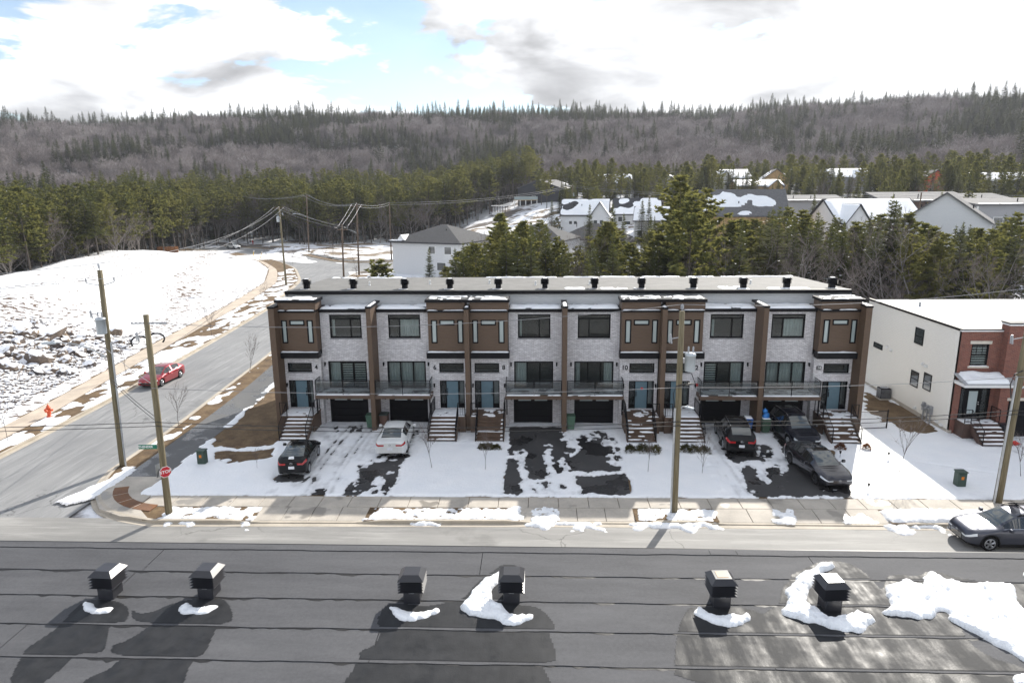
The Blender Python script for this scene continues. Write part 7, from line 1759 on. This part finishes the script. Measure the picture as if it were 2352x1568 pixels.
# ---- the rest of the wood and the hillside, too many to count: instanced on points
protocol = bpy.data.collections.new('tree_forms')
def proto_obj(name, me_list, coll):
    """joins meshes into one object kept outside the scene, used only as an instance source"""
    V = []; F = []; MI = []; mats = []; off = 0
    for me in me_list:
        n = len(me.vertices); co = np.empty(n*3, np.float32); me.vertices.foreach_get('co', co); V.append(co.reshape(-1,3))
        mi = len(mats); mats += list(me.materials)
        me.calc_loop_triangles(); k = len(me.loop_triangles); tm = np.empty(k, np.int32); me.loop_triangles.foreach_get('material_index', tm); tv = np.empty(k*3, np.int32); me.loop_triangles.foreach_get('vertices', tv); F.append(tv.reshape(-1,3)+off); MI.append(tm+mi); off += n
    m2 = np_mesh(name, np.vstack(V), np.vstack(F), mats, False, np.concatenate(MI)); o = bpy.data.objects.new(name, m2); coll.objects.link(o); return o
def gn_scatter(name, pts, scales, coll_objs, label=None):
    """one object: points with scale and rotation, each replaced by one of the tree forms"""
    coll = bpy.data.collections.new(name+'_forms')
    for i, (meshes, nm) in enumerate(coll_objs): proto_obj('%s_%02d' % (nm, i), meshes, coll)
    me = bpy.data.meshes.new(name); me.vertices.add(len(pts)); me.vertices.foreach_set('co', np.asarray(pts, np.float32).ravel())
    a = me.attributes.new('sc', 'FLOAT_VECTOR', 'POINT'); a.data.foreach_set('vector', np.asarray(scales, np.float32).ravel())
    b = me.attributes.new('rz', 'FLOAT_VECTOR', 'POINT'); rr = np.zeros((len(pts),3), np.float32); rr[:,2] = nrng.uniform(0, 6.28, len(pts)); rr[:,:2] = nrng.normal(0, .03, (len(pts),2)); b.data.foreach_set('vector', rr.ravel())
    o = link(name, me); struct(o, 'stuff')
    ng = bpy.data.node_groups.new(name, 'GeometryNodeTree'); ng.interface.new_socket('Geometry', in_out='INPUT', socket_type='NodeSocketGeometry'); ng.interface.new_socket('Geometry', in_out='OUTPUT', socket_type='NodeSocketGeometry')
    N = ng.nodes; gi = N.new('NodeGroupInput'); go = N.new('NodeGroupOutput'); ci = N.new('GeometryNodeCollectionInfo'); ci.inputs['Collection'].default_value = coll; ci.inputs['Separate Children'].default_value = True; ci.inputs['Reset Children'].default_value = True
    ip = N.new('GeometryNodeInstanceOnPoints'); ip.inputs['Pick Instance'].default_value = True
    s1 = N.new('GeometryNodeInputNamedAttribute'); s1.data_type = 'FLOAT_VECTOR'; s1.inputs['Name'].default_value = 'sc'; s2 = N.new('GeometryNodeInputNamedAttribute'); s2.data_type = 'FLOAT_VECTOR'; s2.inputs['Name'].default_value = 'rz'
    e2 = N.new('FunctionNodeEulerToRotation'); rv = N.new('FunctionNodeRandomValue'); rv.data_type = 'INT'; rv.inputs['Min'].default_value = 0; rv.inputs['Max'].default_value = len(coll_objs)-1
    L = ng.links.new; L(gi.outputs[0], ip.inputs['Points']); L(ci.outputs[0], ip.inputs['Instance']); L(s1.outputs[0], ip.inputs['Scale']); L(s2.outputs[0], e2.inputs[0]); L(e2.outputs[0], ip.inputs['Rotation'])
    io = [q for q in rv.outputs if q.enabled][0] if any(q.enabled for q in rv.outputs) else rv.outputs[2]; L(rv.outputs[2], ip.inputs['Instance Index']); L(ip.outputs[0], go.inputs[0])
    md = o.modifiers.new('scatter', 'NODES'); md.node_group = ng; return o
# far forms
def far_conifer(i):
    h = 13; V, F = conifer('spruce', h, 200+i, .55, (.08,.2,.05)[i % 3]); return [np_mesh('far_crown', V, F, FARC, False), trunk_mb(h, .14, 200+i).mesh('far_trunk', BARK)]
FC = [(far_conifer(i), 'far_conifer') for i in range(6)]
def far_bare(i):
    mb, TV, TF = bare_tree(11, 230+i, 3, .60, .13, .25, True, .045, (5,8)); r = random.Random(i); V = [tuple(v) for v in TV]; F = [tuple(f) for f in TF]
    for k in range(520):        # fine branchwork filling the crown
        a = r.uniform(0,6.28); u = r.random()**.55; rad = 3.1*u; z = 5.2+4.8*r.random()-1.4*u*u; p = Vector((math.cos(a)*rad, math.sin(a)*rad, z)); d = Vector((math.cos(a)*.6+r.uniform(-.5,.5), math.sin(a)*.6+r.uniform(-.5,.5), r.uniform(.3,1.2))).normalized(); s = d.cross(Vector((r.uniform(-1,1),r.uniform(-1,1),.2))).normalized()*.035; l = r.uniform(.7,1.7); b = len(V); V += [tuple(p-s), tuple(p+s), tuple(p+d*l)]; F.append((b,b+1,b+2))
    return [mb.mesh('far_limbs', TWIGF), np_mesh('far_twigs', np.array(V), np.array(F), TWIGF, False)]
FB = [(far_bare(i), 'far_bare') for i in range(5)]
NW = [([q[0], q[1]], 'near_conifer') for q in (EDG[1], EDG[3], PIN[1], SPR[3], SPR[1], SPR[0], EDG[0])]
# near wood behind its edge
pts = []; sc = []
for k in range(30000):
    px = nrng.uniform(-140, 1230); r0_ = np.interp(px, _FR, _FD); r_ = r0_+nrng.uniform(16, 125); p = at_r(px, 560, r_)
    if r_ > 330: continue
    pts.append((p[0], p[1]))
pts = np.array(pts); keep = []; grid = {}
for i, (x, y) in enumerate(pts):
    c = (int(x//4.0), int(y//4.0))
    if c in grid: continue
    grid[c] = 1; keep.append(i)
pts = pts[keep]; z = terr(pts[:,0], pts[:,1]); h = nrng.uniform(.72, 1.22, len(pts)); gn_scatter('near_wood', np.c_[pts, z], np.stack([h*.95, h*.95, h], -1), NW)
# hillside
def hill_points(n, rmin, rmax, dmin, seed):
    g = np.random.default_rng(seed); px = g.uniform(-260, 2620, n); r_ = np.sqrt(g.uniform(rmin**2, rmax**2, n)); d = np.stack([ray(a, 500) for a in px]); hd = d[:, :2]/np.hypot(d[:,0], d[:,1])[:, None]
    P_ = CAM[:2]+hd*r_[:, None]; grid = {}; keep = []
    for i, (x, y) in enumerate(P_):
        c = (int(x//dmin), int(y//dmin))
        if c in grid: continue
        grid[c] = 1; keep.append(i)
    return P_[keep], px[keep], r_[keep]
Pc, pxc, rc = hill_points(52000, 268, 800, 4.3, 5)
band = fbm(Pc[:,0]*.018, Pc[:,1]*.018, 77, 4); con = band+.16*sst(600,720,rc)-.03*sst(280,420,rc)+nrng.normal(0,.075,len(Pc)) > .54
right = pxc > 1200
ok = np.where(right, rc > 285+40*fbm(pxc*.004, pxc*0, 5, 2), rc > 300)
zc = terr(Pc[:,0], Pc[:,1])-.2
hs = nrng.uniform(.55, 1.35, len(Pc)); hs = np.where(con, hs*np.where(nrng.random(len(Pc)) < .12, 1.25, .92), hs*.92)
m = con & ok; gn_scatter('hillside_conifers', np.c_[Pc[m], zc[m]], np.stack([hs[m]*1.3, hs[m]*1.3, hs[m]*1.08], -1), FC)
m = ~con & ok; gn_scatter('hillside_bare_trees', np.c_[Pc[m], zc[m]], np.stack([hs[m]*1.05, hs[m]*1.05, hs[m]*.95], -1), FB)
# trees between the houses
pts = []; px_ = []
gr2 = np.random.default_rng(21); cnt2 = 0; occ = []
HS = [place(s[1], s[2], s[3])[:2] for s in specs]
HN = ['grey hip roofed house by the stucco house','grey hip roofed house below the white gables','tall navy house','pale hip roofed house','grey cross winged house','white gabled house','grey gabled house','pale cottage','small dark gable','twin gabled snowy house','tan sheathed house','tall unfinished gable','snowy double gabled house','orange red house','low grey snowy house','broad grey brown roof','long flat roofed house','snow roofed white house','dark brown house','blue-white gabled house','light shallow roofed house','hidden flat roofed house']
def house_spot(px, r_):
    q = min(range(len(specs)), key=lambda i: abs(px-specs[i][1])*r_/FPX+abs(r_-specs[i][3])*.6)
    return ('before' if r_ < specs[q][3] else 'behind')+' the '+HN[q]
for k in range(5000):
    px = gr2.uniform(1230, 2440); r_ = gr2.uniform(118, 300); p = at_r(px, 500, r_); x, y = float(p[0]), float(p[1])
    if any((x-a)**2+(y-b)**2 < 9.5**2 for a, b in HS): continue
    # keep sight lines to the houses open
    top_y = 437-FPX*(float(terr(x,y))+9-CAM[2])/r_
    blocked = any(abs(px-s[1]) < FPX*s[4]*.55/s[3] and r_ < s[3] and r_ > s[3]-60 for s in specs)
    if blocked and gr2.random() < .5: continue
    if not far_enough(x, y, 4.2): continue
    z = groundz(x, y); H = gr2.uniform(6, 11.5) if r_ < 225 else gr2.uniform(7, 13); q = gr2.random()
    if cnt2 >= 250: break
    if q < .5: plant(rng.choice(SPR), x, y, z, H, 'spruce_tree', tier(H)+' dark spruce '+house_spot(px, r_), 'tree', 'spruces between the far houses')
    elif q < .88: plant(rng.choice(PIN), x, y, z, H, 'pine_tree', tier(H)+' olive pine '+house_spot(px, r_), 'tree', 'pines between the far houses')
    else: plant(rng.choice(BAR), x, y, z, H*.8, 'bare_tree', tier(H)+' leafless tree '+house_spot(px, r_), 'tree', 'bare trees between the far houses', parts=('limbs','twigs'))
    cnt2 += 1
pv = []; gp2 = {}
for k in range(9000):
    px = gr2.uniform(1270, 2480); r_ = gr2.uniform(205, 312); p = at_r(px, 500, r_); x, y = float(p[0]), float(p[1])
    if any((x-a)**2+(y-b)**2 < 9.5**2 for a, b in HS) or (int(x//5.5), int(y//5.5)) in gp2: continue
    blk_ = any(abs(px-s_[1]) < FPX*s_[4]*.5/s_[3] and s_[3]-45 < r_ < s_[3] for s_ in specs)
    if gr2.random() < (.90 if blk_ else .45): continue
    gp2[(int(x//5.5), int(y//5.5))] = 1; pv.append((x, y))
pv = np.array(pv); hh = nrng.uniform(.45, .98, len(pv)); gn_scatter('valley_wood', np.c_[pv, terr(pv[:,0], pv[:,1])], np.stack([hh, hh, hh], -1), [([q[0], q[1]], 'valley_conifer') for q in (SPR[0], SPR[2], SPR[4], PIN[0], PIN[2])])
special(1300, 428, 215, PIN[3], 'pine_tree', 'big olive pine in front of the navy house')

# ------------------------------------------------------------------ young street trees, shrubs, rubble
SAP = []
for i in range(4):
    mb, TV, TF = bare_tree(3.2, 300+i, 2, .30, .020, .35, True, .006, (5,7)); SAP.append((mb.mesh('limbs', mat('sapling_bark',(.075,.055,.05),.8)), np_mesh('twigs', TV, TF, TWIG, False), 3.2))
sap_spots = [((993,1075),2.6,'bare sapling in the snow between numbers six and eight'),((1115,1080),2.1,'bare sapling near the three shrubs of number eight'),((1488,1085),2.4,'bare sapling below the shrubs of number ten'),((1612,1088),2.4,'bare sapling below the shrubs of number twelve'),((2063,1088),3.6,'bare sapling in sunlit snow between the row and the brick house'),((591,1077),1.2,'thin bare sapling at the edge of the brown lawn'),((411,975),3.0,'leaning bare sapling in the brown verge by the near path'),((573,850),3.2,'bare sapling in the verge strip beside the row end'),((18,1012),3.4,'bare sapling on the far verge nearest the orange hydrant'),((291,868),3.0,'bare sapling on the far verge by the red sedan'),((486,773),3.6,'bare sapling on the far verge below the white bank'),((599,700),3.4,'bare sapling on the far verge near the bend'),((2345,1095),2.4,'bare sapling at the drive of the brick house')]
for q, (pp, h, lb) in enumerate(sap_spots):
    x, y = gp(*pp); plant(SAP[q % 4], x, y, 0, h, 'sapling', lb, 'sapling', 'young street trees', parts=('limbs','twigs'), tilt=.05 if q != 6 else .15)
for q, (a, b) in enumerate(((614,589),(673,600),(745,590),(814,599),(704,575),(766,583),(820,643))):
    x, y = gp(a, b+8); plant(SAP[q % 4], x, y, 0, 3.4, 'sapling', 'slender bare sapling along the far bend of the street', 'sapling', 'young trees along the far bend', parts=('limbs','twigs'))
x, y = gp(2052, 1020)
SHRM = needle_mat('shrub_leaves', (.020,.022,.010), (.055,.055,.022), (.13,.11,.05), 3.0); SHRR = needle_mat('rust_shrub_leaves', (.06,.022,.012), (.12,.05,.028), (.2,.09,.05), 3.0)
def shrub(x, y, s, label, m, z=0.02):
    t = thing('shrub', label, 'shrub', (x,y,z), rng.uniform(0,6)); V = []; F = []; r = random.Random(int(x*100))
    for k in range(420):
        a = r.uniform(0,6.28); el = r.uniform(-.2,1.5); rad = s*r.uniform(.55,1.0)*(1+.2*math.sin(3*a)); p = Vector((math.cos(a)*math.cos(el)*rad, math.sin(a)*math.cos(el)*rad, s*.25+math.sin(el)*rad*.9)); d = (p.normalized()+Vector((r.uniform(-1,1),r.uniform(-1,1),r.uniform(-.5,1)))*.7).normalized(); w = d.cross(Vector((r.random(),r.random(),r.random()))).normalized()*s*.07; b = len(V); V += [tuple(p-w), tuple(p+w), tuple(p+d*s*.35)]; F.append((b,b+1,b+2))
    link('foliage', np_mesh('foliage', np.array(V), np.array(F), m, False), t)
    mb = MB()
    for k in range(7): a = r.uniform(0,6.28); mb.tube([(0,0,-.05),(math.cos(a)*s*.5, math.sin(a)*s*.5, s*.7)], [.015,.006], 4, False)
    mb.build('stems', BARK, t); return t
for q, (pp, s, m) in enumerate((((1108,1032),.24,SHRM),((1124,1032),.27,SHRM),((1141,1033),.24,SHRM),((1447,1038),.30,SHRM),((1476,1038),.33,SHRM),((1504,1040),.33,SHRM),((1574,1038),.33,SHRM),((1593,1038),.30,SHRM),((1617,1042),.33,SHRM),((1930,1032),.26,SHRR),((1990,1032),.24,SHRR))):
    x, y = gp(*pp); shrub(x, y, s*1.15, ('first clipped shrub by the steps of number eight','second clipped shrub by the steps of number eight','third clipped shrub by the steps of number eight, next to the drive','first dark shrub before the steps of number ten','middle dark shrub before the steps of number ten','third dark shrub before the steps of number ten, beside a sapling','first dark shrub before number twelve, next to the pole','middle dark shrub before number twelve','third dark shrub before number twelve, beside a sapling','round rusty shrub before the last steps','rusty shrub with tall bare stems beside the last house')[q], m)
# boulders of the rubble slope
def rock_mesh(seed):
    r = random.Random(seed); import bmesh
    bm = bmesh.new(); bmesh.ops.create_icosphere(bm, subdivisions=2, radius=1.0); sx, sy, sz = r.uniform(.8,1.3), r.uniform(.7,1.1), r.uniform(.5,.85)
    planes = [(Vector((r.gauss(0,1),r.gauss(0,1),r.gauss(0,1))).normalized(), r.uniform(.45,.8)) for _ in range(9)]
    for v in bm.verts:
        for n_, d_ in planes:
            e = v.co.dot(n_)-d_
            if e > 0: v.co -= n_*e
        v.co.x *= sx*1.3; v.co.y *= sy*1.3; v.co.z *= sz*1.3
    me = bpy.data.meshes.new('boulder'); bm.to_mesh(me); bm.free(); return me
def rock_mat():
    k = NT('snowy_rock'); n = k.noise(k.coord(), 1.6, 6, .65); oi = k.n('ShaderNodeObjectInfo'); c = k.ramp(k.math('ADD', k.math('MULTIPLY', n, .6), k.math('MULTIPLY', oi.outputs['Random'], .4)), [(.25,(.045,.040,.042)),(.5,(.125,.095,.075)),(.72,(.25,.19,.135))])
    nz = k.sep(k.n('ShaderNodeNewGeometry').outputs['Normal'])[2]; sn = k.math('ADD', nz, k.math('MULTIPLY', k.math('SUBTRACT', k.noise(k.pos(), 2.2, 4), .5), 1.2)); k.col(k.mix(k.ramp(sn, [(.60,(0,0,0)),(.72,(1,1,1))]), c, (.82,.83,.86))); k.rough(.85); k.bump(n, .08); return k.m
ROCKM = rock_mat(); RK = [rock_mesh(i) for i in range(9)]
for q in RK: q.materials.append(ROCKM)
cnt = 0; tries = 0; occ = []
while cnt < 280 and tries < 20000:
    tries += 1
    if rng.random() < .8: x, y = gp(rng.uniform(-20, 330), rng.uniform(792, 870))
    else: x, y = gp(rng.uniform(200, 385), rng.uniform(775, 815))
    d_ = float(xe(np.array(y)))-x
    if d_ < 2.0 or y > 34 or y < 2: continue
    big = rng.random(); s = rng.uniform(.22,.42) if big < .5 else rng.uniform(.42,.8) if big < .86 else rng.uniform(.8,1.5)
    s *= .55+.45*min(1, (d_-1.5)/6)
    if not far_enough(x, y, s*.85): continue
    o = link('boulder', RK[cnt % 9], None, (x, y, float(mound_s(np.array([x]),np.array([y]))[0])+s*.2), (rng.uniform(-.5,.5), rng.uniform(-.5,.5), rng.uniform(0,6.28))); o.scale = (s,s,s); tag(o, ('small' if s < .35 else 'middling' if s < .7 else 'huge')+' snow dusted boulder '+('at the foot' if d_ < 6 else 'on the flank' if d_ < 11 else 'on the crown')+' of the rubble pile '+('nearest the hydrant' if y < 12 else 'in its middle' if y < 22 else 'by its hose end'), 'boulder', 'boulders in the rubble pile'); cnt += 1
# smaller broken stone between the boulders, uncountable
pts = []; 
while len(pts) < 1700:
    if rng.random() < .7: x, y = gp(rng.uniform(-60, 400), rng.uniform(785, 960))
    else: x, y = gp(rng.uniform(-60, 420), rng.uniform(765, 900))
    d_ = float(xe(np.array(y)))-x
    if d_ < 1.6 or d_ > 17 or y > 36 or y < -8 or rng.random() > .35+.65*vnoise(x*.5, y*.5, 3): continue
    pts.append((x, y))
pts = np.array(pts); zz = mound_s(pts[:,0], pts[:,1])+.04; s = nrng.uniform(.06, .20, len(pts)); gn_scatter('loose_stone', np.c_[pts, zz], np.stack([s*1.2,s,s*.9],-1), [([q], 'stone') for q in RK[:6]])
# snow heaps by the far bend, culvert hoses on the rubble, orange board at the wood edge
for q, (px, py, w) in enumerate(((505,543,5.5),(560,538,5.0),(640,541,4))):
    x, y = gp(px, py); 
    def fn(X, Y, x=x, y=y, w=w): return 1.6*np.exp(-(((X-x)/w)**2+((Y-y)/(w*.6))**2)*1.8)*(.6+.8*fbm(X*.8,Y*.8,40+q,3))-.12
    o = snowfield('snow_heap', x-w*1.6, x+w*1.6, y-w, y+w, .3, fn, lambda X, Y: np.maximum(terr(X,Y),-.1)); del o['kind']; tag(o, ('broad ploughed snow heap before the wood at the bend','second ploughed snow heap before the wood at the bend','low ploughed snow heap beside the yellow stakes')[q], 'snow heap')
for q, (px, py) in enumerate(((360,790),(322,797))):
    x, y = gp(px, py); z = float(mound_s(np.array([x]),np.array([y]))[0]); ring = [(.9*math.cos(a), .25*math.sin(a), .55+.55*math.sin(a)) for a in np.linspace(-.6,3.9,14)]; mb = MB(); mb.tube(ring, .09, 8); o = mb.build('drain_hose', PLAST, None, True, (x,y,z)); tag(o, ('black drain hose looped on the rubble edge','coiled black drain hose lying in the snow of the rubble')[q], 'hose')
x, y = gp(385, 580); t = thing('timber_fence', 'short orange brown board fence at the wood edge', 'fence', (x,y,groundz(x,y)), R(8))
for q in range(6): mb = MB(); mb.box(-2.6+q*.9,-1.75+q*.9,0,.08,-.2,1.5+.1*(q%2)); mb.build('board', mat('orange_board',(.30,.13,.05),.8), t)
for q in range(2): mb = MB(); mb.box(-2.6,2.75,.081,.14,.3+q*.8,.42+q*.8); mb.build('rail', mat('orange_board',(.30,.13,.05),.8), t)
# ------------------------------------------------------------------ thin air haze over the whole place
def haze():
    m = bpy.data.materials.new('haze_air'); m.use_nodes = True; t = m.node_tree; t.nodes.clear(); out = t.nodes.new('ShaderNodeOutputMaterial')
    v = t.nodes.new('ShaderNodeVolumePrincipled'); v.inputs['Color'].default_value = (.86,.90,1.0,1); v.inputs['Density'].default_value = .00014; v.inputs['Anisotropy'].default_value = .25; t.links.new(v.outputs[0], out.inputs['Volume'])
    mb = MB(); mb.box(-1030, 1060, -1065, 985, -2, 165); o = mb.build('haze', m); struct(o, 'stuff')
haze()
